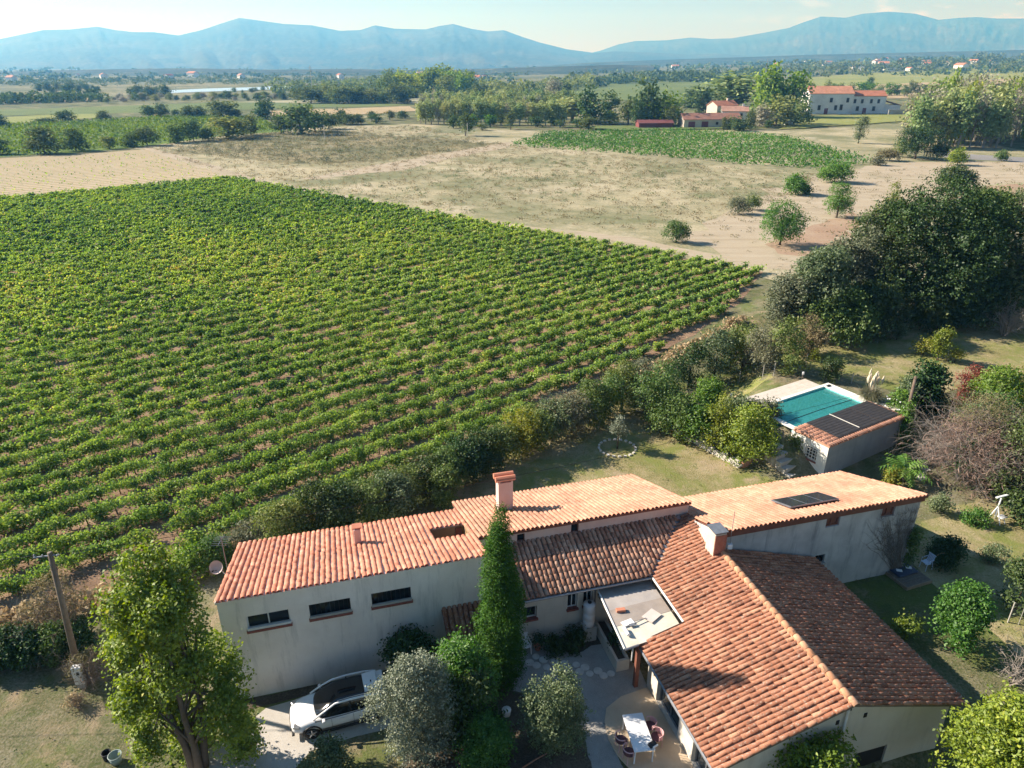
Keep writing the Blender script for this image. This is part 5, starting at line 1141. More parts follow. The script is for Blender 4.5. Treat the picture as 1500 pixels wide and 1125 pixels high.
MB().box((2.2, 0, .42), (.06, .9, .16)).build('grille', M_trim, car, bevel=.02); MB().box((2.13, 0, .26), (.12, 1.3, .10)).build('bumper_trim', M_trim, car, bevel=.02)
MB().box((-1.86, 0, 1.475), (.36, 1.22, .05)).build('rear_spoiler', M_paint, car, bevel=.02); MB().box((-1.42, 0, 1.60), (.62, 1.08, .03)).build('roof_panel', M_paint, car, bevel=.012)
MB().box((-1.45, .05, 1.66), (.05, .03, .1)).build('roof_aerial', M_trim, car)

# ================================================================== terrace furniture
M_chairpink = mat('pink_tube_frame', (.56, .31, .31), (.62, .38, .38), 3, .5); M_seatdk = mat('maroon_mesh', (.10, .045, .05), (.15, .07, .075), 8, .8)
tb = empty('table', A(10.25, 18.0, .06), TH+R(-8)); tag(tb, 'long white table on the tan terrace with pink chairs around', 'table')
tt = MB(); tt.box((0, 0, .72), (.85, 1.75, .04)); tt.build('tabletop', M_plasticw, tb, bevel=.012)
for x in (-.36, .36):
    for y in (-.8, .8): MB().tube([(x, y, .70), (x*1.02, y, 0)], .03, 8).build('leg', M_plasticw, tb)
def terrace_chair(a, b, rz, label):
    t = tag(empty('chair', A(a, b, .06), TH+rz), label, 'chair', 'chairs around the white terrace table')
    MB().lathe([(0, .44), (.23, .44), (.24, .46), (0, .465)], 14).build('seat', M_seatdk, t)
    bk = MB(); pts = [(.25*math.cos(q), .25*math.sin(q), .70) for q in np.linspace(R(-10), R(190), 11)]; bk.tube(pts, .022, 6); bk.build('backrest', M_chairpink, t, smooth=True)
    sh = MB(); arc = np.linspace(R(20), R(160), 8); vs = [(.24*math.cos(q), .24*math.sin(q), z) for z in (.47, .69) for q in arc]; sh.add(vs, [(i, i+1, 9+i, 8+i) for i in range(7)]); sh.build('back_panel', M_chairpink if b > 18.5 or a > 10.4 else M_seatdk, t)
    for q in (40, 140, 220, 320): MB().tube([(.22*math.cos(R(q)), .22*math.sin(R(q)), .46), (.25*math.cos(R(q)), .25*math.sin(R(q)), 0)], .015, 6).build('leg', M_chairpink, t)
    for q in (-10, 190): MB().tube([(.25*math.cos(R(q)), .25*math.sin(R(q)), .46), (.25*math.cos(R(q)), .25*math.sin(R(q)), .70)], .015, 6).build('arm_post', M_chairpink, t)
terrace_chair(9.55, 18.05, R(90), 'pink chair on the court side of the white table, nearer the far end'); terrace_chair(9.62, 17.45, R(95), 'pink chair on the court side of the white table, nearer the camera')
terrace_chair(10.95, 18.35, R(-90), 'pink chair between the white table and the glass doors, nearer the far end'); terrace_chair(10.98, 17.8, R(-85), 'pink chair between the white table and the glass doors, nearer the camera')
bg = tag(empty('bag', A(10.5, 17.28, .80), TH+.3), 'black and white bag lying on the near end of the white table', 'bag')
MB().box((0, 0, .06), (.34, .22, .12)).build('body', M_black, bg, bevel=.04); MB().box((.05, -.12, .05), (.26, .06, .09)).build('flap', M_plasticw, bg, bevel=.02)

# ================================================================== odds and ends on the right lawn
ps = P(1328, 846); pt = tag(empty('platform', (ps.x, ps.y, 0), R(20)), 'low timber platform with a dark blue cover by the outbuilding wall', 'platform'); pt.scale = (.72, .72, .8)
mb = MB()
for k in range(9): MB().box((0, -.95+k*.235, .22), (2.3, .2, .04)).build('plank', M_wood, pt)
for s_ in (-1, 1): MB().box((0, s_*1.08, .12), (2.4, .07, .24)).build('edge_board', mat('pale_timber', (.30, .23, .16), (.22, .17, .12), 5, .85), pt); MB().box((s_*1.17, 0, .12), (.07, 2.1, .24)).build('edge_board', MATS['pale_timber'], pt)
tag(MB().box((0, 0, .06), (1.3, .8, .12)).build('tarpaulin', mat('navy_cover', (.035, .05, .09), (.05, .065, .11), 3, .5, .5, 4), None, loc=(ps.x-.1, ps.y+.3, .195), bevel=.05), 'dark blue folded cover lying on the timber platform', 'cover'); bpy.data.objects['tarpaulin'].rotation_euler = (0, 0, R(20))
for i, (dx, dy) in enumerate(((-.38, .18), (.25, .42))): o = tag(MB().box((0, 0, .02), (.30, .2, .04)).build('cloth', M_plasticw, None, loc=(ps.x+dx, ps.y+dy, .318), bevel=.015), ('white cloth on the near side of the dark blue cover', 'white cloth on the far side of the dark blue cover')[i], 'cloth'); o.rotation_euler = (0, 0, R(-15))
ck = P(1354, 838); plastic_chair((ck.x+.2, ck.y+.3, 0), R(-70), 'pale blue plastic chair standing at the end of the platform', mat('blue_white_plastic', (.55, .62, .74), (.50, .57, .70), 2, .4))
wr = tag(empty('hoop', P(1376, 828)), 'yellowish hoop leaning on the dark clipped bush', 'hoop'); mb = MB(); mb.tube([(.42*math.cos(q), -.1+.05*math.sin(q), .45+.42*math.sin(q)) for q in np.linspace(0, 6.283, 21)], .03, 6, cap=False); mb.build('rim', mat('ochre_paint', (.30, .23, .11), (.36, .28, .14), 3, .7), wr)
# white glider on a post
sw = P(1455, 764); gl_ = tag(empty('seesaw', (sw.x, sw.y, 0), R(20)), 'white metal garden rocker with a T handle on the right lawn', 'play equipment')
MB().tube([(0, 0, .5), (.02, 0, 1.25), (.05, 0, 1.75)], [.06, .05, .045], 8).build('mast', M_plasticw, gl_); MB().box((.05, 0, 1.78), (.95, .14, .07)).build('crossbar', M_plasticw, gl_, bevel=.02)
for q in (0, 120, 240): MB().tube([(0, 0, 1.1), (.42*math.cos(R(q+30)), .42*math.sin(R(q+30)), 0)], .035, 6).build('leg', M_plasticw, gl_)
MB().box((.25, -.25, .45), (.5, .35, .06)).build('seat', M_plasticw, gl_, bevel=.02); MB().tube([(.32, -.3, .45), (.42, -.42, 0)], .03, 6).build('leg', M_plasticw, gl_)
cl_ = P(1490, 735); cln = tag(empty('clothes_line', (cl_.x, cl_.y, 0)), 'thin metal clothes line post in the shade at the right edge', 'clothes line'); MB().tube([(0, 0, 0), (.3, 0, 2)], .03, 6).build('post', M_zinc, cln); MB().tube([(-.3, 0, 1.95), (.9, 0, 2.05)], .025, 6).build('crossbar', M_zinc, cln)
cb = P(1478, 1066); tag(MB().box((0, 0, .2), (.75, .5, .9)).build('concrete_block', M_conc, None, loc=(cb.x, cb.y, 0), bevel=.03), 'pale concrete block beside the lime tree on the right lawn', 'block')
# slabs beside the palm
for i, (u, v) in enumerate([(1350, 683), (1354, 689), (1349, 695), (1349, 701)]):
    p = P(u, v); o = MB().box((0, 0, .03), (.75, .4, .06)).build('paving_slab', M_stone, None, loc=(p.x, p.y, p.z), bevel=.015); o.rotation_euler = (0, 0, R(12+i*3)); tag(o, ['white stepping slab beside the palm, farthest from the camera', 'white stepping slab beside the palm, second from the far end', 'white stepping slab beside the palm, third from the far end', 'white stepping slab beside the palm, closest to the house'][i], 'stepping slab', 'white slabs beside the palm')
# bucket and pots at the bottom left
for i, (u, v, r_, h_, m_, lab) in enumerate([(158, 1112, .17, .34, M_black, 'black bucket standing on the lawn beside the big tree'), (171, 1116, .24, .36, mat('grey_green_tub', (.30, .36, .33), (.24, .29, .27), 3, .6), 'grey green tub on the lawn beside the black bucket')]):
    p = P(u, v, 0); t_ = tag(empty('tub', p), lab, 'tub'); MB().lathe([(0, .01), (r_*.8, 0), (r_, h_), (r_*.92, h_), (r_*.76, .06), (0, .05)], 16).build('body', m_, t_, smooth=True); MB().tube([(r_*math.cos(q), r_*math.sin(q), h_+.02) for q in np.linspace(0, 6.283, 17)], .018, 5, cap=False).build('rim', m_, t_)
# two marker posts and a garden hose
for i, (u, v) in enumerate([(1175, 556), (1070, 588)]):
    p = P(u, v); t_ = tag(empty('garden_lamp', p), ('white garden bollard behind the pool deck near the fence', 'white garden bollard half hidden by the shrubs left of the pool')[i], 'garden lamp'); MB().cyl((0, 0, 0), .05, .45, 8).build('post', M_wood, t_); MB().cyl((0, 0, .45), .09, .22, 10).build('head', M_plasticw, t_)
tag(MB().tube([P(u, v, .03) for u, v in [(765, 1125), (785, 1112), (800, 1104), (812, 1092)]], .035, 6).build('garden_hose', M_tile_old), 'reddish hose lying on the dark bed by the gravel court', 'hose')
tag(MB().lathe([(0, 0), (.16, 0), (.2, .3), (.16, .34), (0, .36)], 12).build('garden_light', M_plasticw, None, loc=P(742, 1047, 0), smooth=True), 'small pale dome standing between the clipped bush and the court', 'garden light')

# ================================================================== planting near the house
def bush(name, label, cat, u, vb, vt, wpx, lm, shape='round', n=4000, leaf=.12, lobes=14, seed=0, trunk=False, group=None, tight=1., per=14, aspect=.6, spike=.4, d=None, base=0, hadd=0, z=None, splits=1):
    if z is not None:
        p = P(u, vb, z); h = max(.3, zat(p.x, p.y, vt)-p.z); w = wpx*depth((p.x, p.y, p.z+h*.5))/F
    else: p, h, w = spec(u, vb, vt, wpx)
    cr = crown(seed or int(u*7+vb), h+hadd, w, shape, n, leaf, lobes, per, aspect, base*h, tight, spike, d)
    tr = trunk_mesh(seed+3, h*.7, max(.05, h*(.028 if splits == 1 else .014)), None, cr[3], 7, splits=splits) if trunk else MB().tube([(0, 0, 0), (.02, .02, h*.5)], [max(.03, h*.03), .02], 5)
    return plant(name, label, cat, p, cr, lm, tr, group=group, rz=0)
def merged(parts):
    V, Fq, T_, L = [], [], [], []; o = 0
    for cr, off in parts:
        V.append(cr[0]+np.array(off)); Fq.append(cr[1]+o); o += len(cr[0]); T_.append(cr[2]); l = cr[3].copy(); l[:, :3] += off; L.append(l)
    return np.concatenate(V), np.concatenate(Fq), np.concatenate(T_), np.concatenate(L)
bp_ = P(292, 1128, 0); SUBS = [(212, 808, 890, 112), (182, 862, 945, 92), (252, 852, 940, 104), (198, 918, 1000, 104), (262, 925, 1010, 112), (318, 940, 1030, 96), (176, 996, 1052, 62), (236, 990, 1068, 104), (338, 1015, 1095, 84), (368, 1062, 1112, 50), (292, 1040, 1116, 96), (214, 1062, 1114, 48), (228, 880, 970, 90)]
parts_ = []
for i, (u, vt, vb, wp) in enumerate(SUBS):
    wp *= .88; u = 262+(u-262)*.93
    dy = (.7, -.6, .2, 1.0, -.2, .8, -.9, .4, -.4, .6, 1.0, -.5, -.9)[i]; y0 = bp_.y+dy; z1, z0 = zat(0, y0, vt), zat(0, y0, vb); dep = y0*CP-((z0+z1)/2-H)*SP
    parts_.append((crown(4001+i, z1-z0, wp*dep/F, 'round', int(1500*wp/80), .125, 11, 14, .75, tight=1.15, spike=.8), ((u-750)/F*dep-bp_.x, dy, z0)))
cr = merged(parts_)
plant('big_tree', 'big leafy green tree with several stems beside the drive', 'tree', bp_, cr, L_tree, trunk_mesh(4005, 6.5, .13, None, cr[3], 12, splits=4))
bush('silver_bush', 'big silvery grey bush beside the white car', 'bush', 610, 1110, 966, 126, L_silver, 'round', 13000, .085, 30, 4002, spike=.5, per=12)
bush('green_bush', 'loose fresh green bush between the silvery bush and the cypress', 'bush', 686, 1068, 938, 92, L_green, 'round', 6500, .11, 20, 4003, spike=1.0)
bush('dark_bush', 'dark shaded bush against the wing wall behind the silvery bush', 'bush', 612, 1000, 925, 96, L_dark, 'round', 2600, .14, 12, 4004)
bush('dark_bush', 'dark shrub under the cypress beside the porch', 'bush', 690, 1090, 990, 90, L_dark, 'round', 2600, .14, 12, 4005)
bush('cypress', 'tall dark green column cypress in front of the farmhouse', 'cypress', 733, 1004, 742, 80, L_cyp, 'column', 30000, .085, 19, 4006, True, per=14, aspect=.42, spike=.5, tight=1)
bush('olive_bush', 'pale green rounded bush standing at the gravel court', 'bush', 806, 1092, 985, 98, L_olive, 'round', 9500, .085, 26, 4007, spike=.9, per=12)
bush('clipped_bush', 'clipped bright green bush in the dark bed at the bottom', 'bush', 713, 1126, 1044, 84, L_green, 'dome', 5500, .09, 20, 4008, spike=.1)
bush('small_bush', 'small pale green bush on the edge of the drive', 'bush', 481, 1142, 1094, 76, L_olive, 'round', 2600, .10, 14, 4009, spike=.8)
bush('lime_tree', 'lime green dense tree below the gable wall', 'tree', 1185, 1205, 1082, 165, L_lime, 'dome', 8000, .13, 30, 4010, True, z=-1.4, spike=.2, base=.1)
bush('lime_tree', 'lime green dense tree at the right corner of the gabled house', 'tree', 1425, 1215, 1034, 150, L_lime, 'tree', 8500, .13, 34, 4011, True, z=-1.0, spike=.2, base=.15)
bush('lime_tree', 'lime green tree cut by the right edge of the frame', 'tree', 1505, 1190, 1075, 110, L_lime, 'tree', 5000, .13, 22, 4012, True, z=-.8, spike=.2, base=.15)
bush('round_tree', 'bright green rounded small tree on the right lawn', 'tree', 1396, 950, 862, 66, L_green, 'round', 4600, .13, 22, 4013, True, spike=.8)
bush('dark_bush', 'dark clipped bush beyond the platform at the outbuilding corner', 'bush', 1384, 828, 785, 56, L_dark, 'dome', 2500, .12, 12, 4014)
bush('dark_bush', 'dark bush at the right edge above the mesh panel', 'bush', 1487, 892, 832, 70, L_dark, 'round', 2500, .14, 12, 4015)
bush('small_bush', 'sparse leafy sapling in the shade of the gabled house', 'bush', 1325, 935, 895, 34, L_yellow, 'round', 260, .14, 6, 4016)
bush('small_bush', 'grey green clump on the edge of the right lawn', 'bush', 1452, 826, 800, 40, L_olive, 'round', 800, .10, 8, 4017)
bush('small_bush', 'low green clump beside the white rocker', 'bush', 1428, 768, 746, 34, L_green, 'round', 700, .12, 8, 4018)
bush('small_bush', 'grassy clump at the shaded right end of the outbuilding', 'bush', 1376, 752, 730, 34, L_olive, 'round', 600, .12, 8, 4019)
for i, (u, vb, vt, w_px) in enumerate([(840, 946, 925, 50), (812, 952, 935, 40)]): bush('bed_plant', ('dark low plants in the bed under the kitchen windows', 'dark low plants at the left of the bed under the windows')[i], 'plant', u, vb, vt, w_px, L_dark, 'dome', 700, .10, 7, 4020+i)
bush('planter_plants', 'dark plants growing along the cream trough', 'plant', 905, 948, 908, 26, L_dark, 'dome', 700, .12, 8, 4022, d=2.2)
# the left hedge and the dry shrubs round the pole
hp = [(-40, 985), (-10, 983), (22, 980), (55, 978), (88, 974), (118, 966)]
for i, (u, vb) in enumerate(hp): bush('hedge_bush', f'{ORD[i]} dark bush from the left edge in the clipped hedge by the pole', 'bush', u, vb-8, vb-62, 58, L_dark if i != 4 else L_mid, 'dome', 2600, .12, 12, 4030+i, group='bushes of the left hedge', spike=.1)
def twigbush(name, label, u, vb, vt, wpx, n=40, m=M_twig, seed=1, leaves=None, nl=0, leaf=.08, r=.012, z=None, levels=2, droop=0):
    p, h, w = spec(u, vb, vt, wpx)
    t_ = tag(empty(name, p), label, 'shrub'); tw = twigs(seed, n, h, w, 3, r, .25, levels, droop); tw.build('branches', m, t_)
    if leaves: cr = crown(seed+1, h, w, 'round', nl, leaf, 10, 6); link('foliage', npmesh(name+'_leaves', cr[0], cr[1], leaves, cr[2]), t_)
    return t_
twigbush('dry_shrub', 'dry brown shrub on the bank behind the left pole', 95, 935, 852, 110, 34, M_twig, 51, L_drygrass, 1500, .09)
twigbush('dry_shrub', 'dry thorny shrub at the foot of the left pole', 133, 999, 957, 58, 34, M_twig, 52, L_drygrass, 400, .08)
twigbush('dry_shrub', 'small dry shrub in front of the meter cabinet', 112, 1034, 1016, 34, 16, M_twig, 53, L_straw, 150, .07)
twigbush('sapling', 'bare leafless sapling on the right lawn', 1478, 1001, 936, 34, 9, M_twiggrey, 54, r=.016)
twigbush('brush_shrub', 'large grey leafless brush heap of a shrub beside the ivy pole', 1418, 704, 583, 150, 120, M_twiggrey, 55, L_drygrass, 2600, .09, r=.009, droop=.14)
twigbush('brush_shrub', 'grey leafless shrub at the right edge behind the rocker', 1488, 716, 600, 100, 70, M_twiggrey, 56, L_mid, 1600, .11, r=.010, droop=.12)
twigbush('brush_shrub', 'pale bare shrub under the big trees at the right', 1470, 492, 440, 44, 22, M_twiggrey, 57, r=.022)
# right-hand thicket
def bs(name, label, u, vb, vt, w_, lm, n, leaf, lobes, seed, shape='round', trunk=False, group=None, **k): return bush(name, label, 'tree' if trunk else 'bush', u, vb, vt, w_, lm, shape, n, leaf, lobes, seed, trunk, group, **k)
bs('thicket_bush', 'green and yellowing thicket bush at the right edge', 1450, 645, 545, 96, L_tree, 4200, .17, 20, 4101)
bs('thicket_bush', 'broad dark thicket mass behind the brush shrub', 1492, 742, 622, 120, L_dark, 5200, .16, 24, 4102)
bs('thicket_bush', 'dark overgrown shrub under the brush shrub', 1425, 716, 640, 90, L_dark, 2600, .16, 14, 4121)
bs('thicket_bush', 'mid green shrub between the rusty shrubs and the brush shrub', 1440, 664, 578, 100, L_mid, 3600, .16, 18, 4122)
bs('thicket_bush', 'dark shrub at the right edge over the clothes line', 1510, 770, 660, 90, L_dark, 2600, .18, 14, 4123)
bs('thicket_bush', 'yellowing bush at the right edge above the thicket', 1500, 620, 540, 80, L_yellow, 2600, .17, 14, 4103)
bs('rusty_bush', 'rusty red dying shrub among the right thicket', 1412, 606, 542, 40, L_rust, 1200, .14, 10, 4104, spike=1.2)
bs('rusty_bush', 'rusty low shrub in front of the right thicket', 1390, 622, 585, 60, L_rust, 700, .12, 8, 4105)
bs('magnolia', 'grey green broad leaved tree behind the ivy pole', 1348, 606, 533, 54, L_dark, 2600, .22, 16, 4106, trunk=True)
bs('magnolia', 'silvery shrub left of the broad leaved tree', 1325, 600, 548, 36, L_olive, 1500, .16, 10, 4107)
bs('white_flower_bush', 'glossy green bush with white blooms by the pool paving', 1313, 614, 574, 44, L_green, 1500, .15, 10, 4108)
p_, h_, w_q = spec(1313, 614, 574, 44); bl = MB(); rs = np.random.default_rng(5)
for k in range(16):
    q = sphere_dirs(rs, 1)[0]; q[2] = abs(q[2]); bl.box((p_.x+q[0]*w_q*.5, p_.y+q[1]*w_q*.5-.1, p_.z+h_*.5+q[2]*h_*.5), (.09, .09, .07), rz=k)
bl.build('blossom', M_plasticw, bpy.data.objects['white_flower_bush']).location = -p_
bs('small_tree', 'small dark green round tree on the grass beyond the pool', 1215, 561, 527, 30, L_dark, 1100, .13, 10, 4109, trunk=True)
bs('young_tree', 'young yellow green tree on the lawn beyond the pool', 1373, 528, 477, 26, L_yellow, 900, .17, 10, 4110, shape='poplar', trunk=True)
bs('young_tree', 'low yellow green clump beside the young tree', 1352, 520, 497, 34, L_yellow, 420, .16, 8, 4111)
bs('young_tree', 'low yellow green clump in front of the young tree', 1398, 531, 510, 22, L_yellow, 300, .15, 6, 4112)
bs('young_tree', 'slim pale sapling in the shade of the big trees', 1313, 498, 468, 15, L_olive, 400, .16, 6, 4113, shape='poplar')
bs('small_bush', 'small lime green bush near the wire fence', 1192, 530, 514, 15, L_yellow, 320, .12, 6, 4114)
L_brush = leafmat('dry_brush_spray', [(0, (0.146, 0.095, 0.075)), (0.5, (0.235, 0.162, 0.128)), (1, (0.370, 0.257, 0.202))], .2, .03, .01)
for i, (nm_, off) in enumerate((('brush_shrub', 0), ('brush_shrub.001', 1))):
    o_b = bpy.data.objects[nm_]; hh_, ww_ = ((4.0, 5.7), (4.2, 4.2))[i]
    cr = crown(4600+i, hh_, ww_, 'round', 5200, .42, 26, 10, .10, tight=1.0, spike=1.2); link('dead_sprays', npmesh('brush_sprays', cr[0], cr[1], L_brush, cr[2]), o_b)
# pampas, palm and ivy
p, h, w = spec(1273, 588, 562, 52); t_ = tag(empty('pampas_grass', p), 'pampas grass clump with pale plumes beside the pool rim', 'grass clump')
V, Fq, ti = blades(71, 900, .25, 1.7, .03, .75, None, 1.0, .9); link('blades', npmesh('pampas_blades', V, Fq, L_grey, ti), t_)
rs = np.random.default_rng(72)
for k in range(17):
    an = rs.uniform(0, 6.28); o = rs.uniform(.1, .9); hh = rs.uniform(1.7, 2.3); mbp = MB().tube([(0, 0, .3), (math.cos(an)*o*.5, math.sin(an)*o*.5, hh*.7), (math.cos(an)*o*.8, math.sin(an)*o*.8, hh)], [.015, .012, .01], 4)
    c = Vector((math.cos(an)*o*.72, math.sin(an)*o*.72, hh-.1)); mbp.tube([c-Vector((0, 0, .35)), c, c+Vector((.03, .02, .35))], [.03, .10, .02], 7); mbp.build('plume', mat('pampas_plume', (.58, .48, .34), (.66, .57, .43), 6, .95), t_, smooth=True)
p = P(1322, 704); t_ = tag(empty('palm', p), 'bright green palm with arching leaves at the foot of the ivy pole', 'palm')
MB().tube([(0, 0, 0), (0, 0, .9)], [.16, .12], 8).build('trunk', M_bark, t_)
rs = np.random.default_rng(73)
for k in range(26):
    an = k*2.4+rs.normal(0, .2); el = rs.uniform(.25, 1.1); ln = rs.uniform(1.3, 1.9); pts = []; q = Vector((0, 0, .85)); d_ = Vector((math.cos(an)*math.cos(el), math.sin(an)*math.cos(el), math.sin(el)))
    V = []; Fx = []
    for s_ in range(9):
        pts.append(q.copy()); q = q+d_*ln/8; d_ = (d_-Vector((0, 0, .16))).normalized()
    mb = MB(); mb.tube(pts, [.02-.0018*i for i in range(9)], 3, cap=False)
    sd_ = Vector((-math.sin(an), math.cos(an), 0))
    for i in range(1, 9):
        for sg in (-1, 1):
            L_ = .42*(1-abs(i-4)/9); b0 = pts[i]; tip = b0+sd_*sg*L_+(pts[i]-pts[i-1])*1.1-Vector((0, 0, .12)); wd = (pts[i]-pts[i-1])*.35
            mb.add([b0-wd, b0+wd, tip], [(0, 1, 2)])
    me = mb.mesh('frond', L_green); at_ = me.attributes.new('tint', 'FLOAT', 'FACE'); at_.data.foreach_set('value', np.clip(rs.normal(.55, .15, len(me.polygons)), 0, 1).astype(np.float32)); link('frond', me, t_)
bush('yellow_plant', 'yellow leaved plant below the palm', 'plant', 1304, 712, 690, 26, L_yellow, 'round', 420, .14, 7, 4120)
cr = crown(74, 3.1, .75, 'column', 1500, .15, 7, 10); t_ = tag(empty('ivy', P(1318, 652)), 'bright ivy climbing the lower part of the brown pole', 'ivy'); link('foliage', npmesh('ivy_leaves', cr[0], cr[1], L_green, cr[2]), t_); MB().tube([(0, 0, 0), (.1, .14, 1.2), (.05, .3, 2.4)], .03, 5).build('stem', M_bark, t_)
cr = crown(75, 2.0, 1.1, 'round', 350, .13, 6, 8, d=.3); t_ = tag(empty('ivy', pl(-.15, 2.45, .1), PF+R(90)), 'ivy hanging on the shaded back of the white pool house wall', 'ivy'); link('foliage', npmesh('ivy_leaves', cr[0], cr[1], L_mid, cr[2]), t_)
cr = crown(76, 3.0, .6, 'round', 500, .13, 6, 8, d=.4); t_ = tag(empty('ivy', A(28.75, 24.0, 0), TH), 'green ivy on the right corner of the outbuilding', 'ivy'); link('foliage', npmesh('ivy_leaves', cr[0], cr[1], L_mid, cr[2]), t_)
# little olive in its stone ring
p, h, w = spec(904, 657, 612, 28); cr = crown(77, h, w, 'tree', 900, .10, 9, 10, base=.35*h); plant('young_olive', 'small grey olive tree in a ring of stones on the lawn', 'tree', p, cr, L_silver, trunk_mesh(78, h*.7, .05, None, cr[3], 5))
rg = tag(empty('stone_ring', p), 'ring of pale stones round the young olive on the lawn', 'stone ring'); rs = np.random.default_rng(79)
for k in range(20):
    an = k/20*6.283; o = link('stone', stones[k % 3], rg); o.location = (math.cos(an)*1.3, math.sin(an)*1.25, .06); o.scale = (.2, .14, .11); o.rotation_euler = (0, 0, an+1.57+rs.normal(0, .3))
sheet('bed_earth', wob([(p.x+1.2*math.cos(a_), p.y+1.15*math.sin(a_)) for a_ in np.linspace(0, 6.1, 14)], .03, .5, 80), .012, G_rust)

# ---- hedge between the vineyard and the lawn
H1 = [(425, 805, 738, 72, L_mid), (468, 795, 722, 76, L_dark), (505, 782, 712, 60, L_dark), (545, 772, 708, 66, L_mid), (575, 766, 702, 62, L_olive), (598, 742, 690, 62, L_mid), (628, 728, 672, 62, L_dark), (655, 712, 662, 56, L_mid), (682, 702, 650, 60, L_dark), (708, 692, 636, 58, L_dark), (734, 678, 624, 54, L_mid), (762, 664, 604, 56, L_yellow), (786, 656, 598, 50, L_mid), (808, 646, 590, 56, L_olive), (836, 634, 582, 56, L_grey), (862, 622, 568, 54, L_mid), (886, 612, 556, 54, L_mid), (910, 602, 538, 50, L_mid), (930, 590, 528, 52, L_grey)]
names = {id(L_mid): 'mid green', id(L_dark): 'dark green', id(L_olive): 'olive green', id(L_grey): 'grey green', id(L_yellow): 'yellowish', id(L_drygrass): 'tawny dry'}
for i, (u, vb, vt, w_, lm) in enumerate(H1):
    kind = names[id(lm)]
    bush('hedge_shrub', f'{kind} shrub, {ORD[i]} from the house end of the long hedge by the vineyard', 'shrub', u, vb, vt-4, w_*1.25, lm, 'round', 3800 if u < 720 else 2900, .13, 18, 4200+i, group='shrubs of the long hedge', spike=.8)
bush('lawn_shrub', 'round shrub standing alone on the lawn behind the chimney', 'shrub', 655, 742, 688, 46, L_mid, 'round', 2600, .13, 14, 4250, spike=.5)
bush('low_shrub', 'low grey feathery shrub at the left end of the hedge', 'shrub', 375, 805, 770, 80, L_grey, 'dome', 2400, .12, 12, 4251, spike=.8)
bush('low_shrub', 'low leafy shrub behind the left end of the wing', 'shrub', 318, 830, 790, 60, L_mid, 'round', 1500, .13, 10, 4252)
bush('low_shrub', 'low leafy shrub between the big tree and the dish', 'shrub', 285, 845, 806, 60, L_tree, 'round', 1500, .13, 10, 4253)
# shrubs on the bank left of the pool
H2 = [(955, 622, 540, 70, L_mid, 'broad mid green shrub at the left end of the pool bank'), (972, 608, 566, 60, L_dark, 'dark shrub behind the left end of the pool bank'), (1008, 566, 508, 58, L_dark, 'dark rounded shrub between vineyard and pool bank'), (1045, 560, 486, 50, L_olive, 'light green small tree among the bank shrubs'), (985, 640, 580, 60, L_mid, 'mid green shrub above the dry stone wall'), (1018, 648, 584, 56, L_tree, 'fresh green shrub above the middle of the dry stone wall'), (1050, 660, 588, 54, L_yellow, 'yellowish photinia shrub above the dry stone wall'), (1070, 652, 578, 50, L_olive, 'olive green shrub behind the yellowish photinia'), (1090, 680, 602, 72, L_tree, 'big rounded dark and yellow green shrub at the pool corner'), (1112, 622, 580, 40, L_grey, 'thin grey shrub overhanging the pool corner'), (1085, 550, 474, 62, L_mid, 'shrub on the fence line left of the big trees'), (1062, 545, 492, 40, L_grey, 'grey shrub at the corner of the vineyard'), (1118, 545, 486, 62, L_grey, 'grey shrub with bare tips on the fence line'), (1150, 545, 474, 54, L_mid, 'leafy shrub on the fence line near the tawny bush'), (1180, 520, 470, 50, L_drygrass, 'tawny bush at the edge of the pool grass'), (1040, 590, 560, 40, L_green, 'bright green low clump in the gap of the fence')]
for i, (u, vb, vt, w_, lm, lab) in enumerate(H2): bush('bank_shrub', lab, 'shrub', u, vb, vt-3, w_*1.15, lm, 'round', 3200 if w_ > 66 else 2000, .16, 16, 4300+i, spike=.8)
twigbush('brush_shrub', 'pale bare brush between the fence line shrubs', 1095, 545, 505, 50, 26, M_twiggrey, 58, L_grey, 200, .1, r=.02)
# ---- the big trees beyond the pool
BT = [(1345, 468, 266, 170, L_dark, 9500, 40, 'tallest dark oak in the clump beyond the pool'), (1275, 462, 300, 110, L_dark, 6000, 26, 'dark oak on the left side of the tall clump'), (1412, 466, 284, 110, L_mid, 5500, 26, 'mid green oak right of the tallest dark oak'), (1470, 470, 282, 110, L_olive, 5200, 26, 'paler leafy tree at the right edge of the clump'), (1520, 480, 290, 90, L_mid, 3600, 18, 'leafy tree cut by the right edge beyond the clump'), (1232, 470, 330, 100, L_grey, 5200, 24, 'greyish leafy tree on the sunny left flank of the clump'), (1190, 490, 372, 90, L_olive, 4200, 22, 'olive toned low tree at the vineyard corner'), (1150, 490, 400, 70, L_grey, 2800, 16, 'greyish scrub tree at the vineyard edge'), (1225, 500, 424, 90, L_mid, 3600, 20, 'low spreading tree in front of the clump'), (1270, 490, 420, 80, L_dark, 3000, 16, 'low dark tree under the front of the clump'), (1345, 476, 420, 90, L_dark, 2600, 14, 'dark undergrowth bush below the tallest dark oak'), (1400, 476, 425, 80, L_dark, 2200, 14, 'dark undergrowth bush right of the tallest dark oak'), (1445, 478, 410, 70, L_dark, 2000, 14, 'dark undergrowth bush behind the pale bare shrub'), (1300, 330, 272, 20, L_yellow, 300, 6, 'thin yellow green sapling behind the tall clump'), (1440, 330, 276, 80, L_poplar, 2200, 14, 'pale green tree behind the right part of the clump')]
for i, (u, vb, vt, w_, lm, n, lb, lab) in enumerate(BT): bush('oak_tree', lab, 'tree', u, vb, vt, w_*1.08, lm, 'round', int(n*1.7), .23, lb, 4400+i, True, spike=.6, per=16)
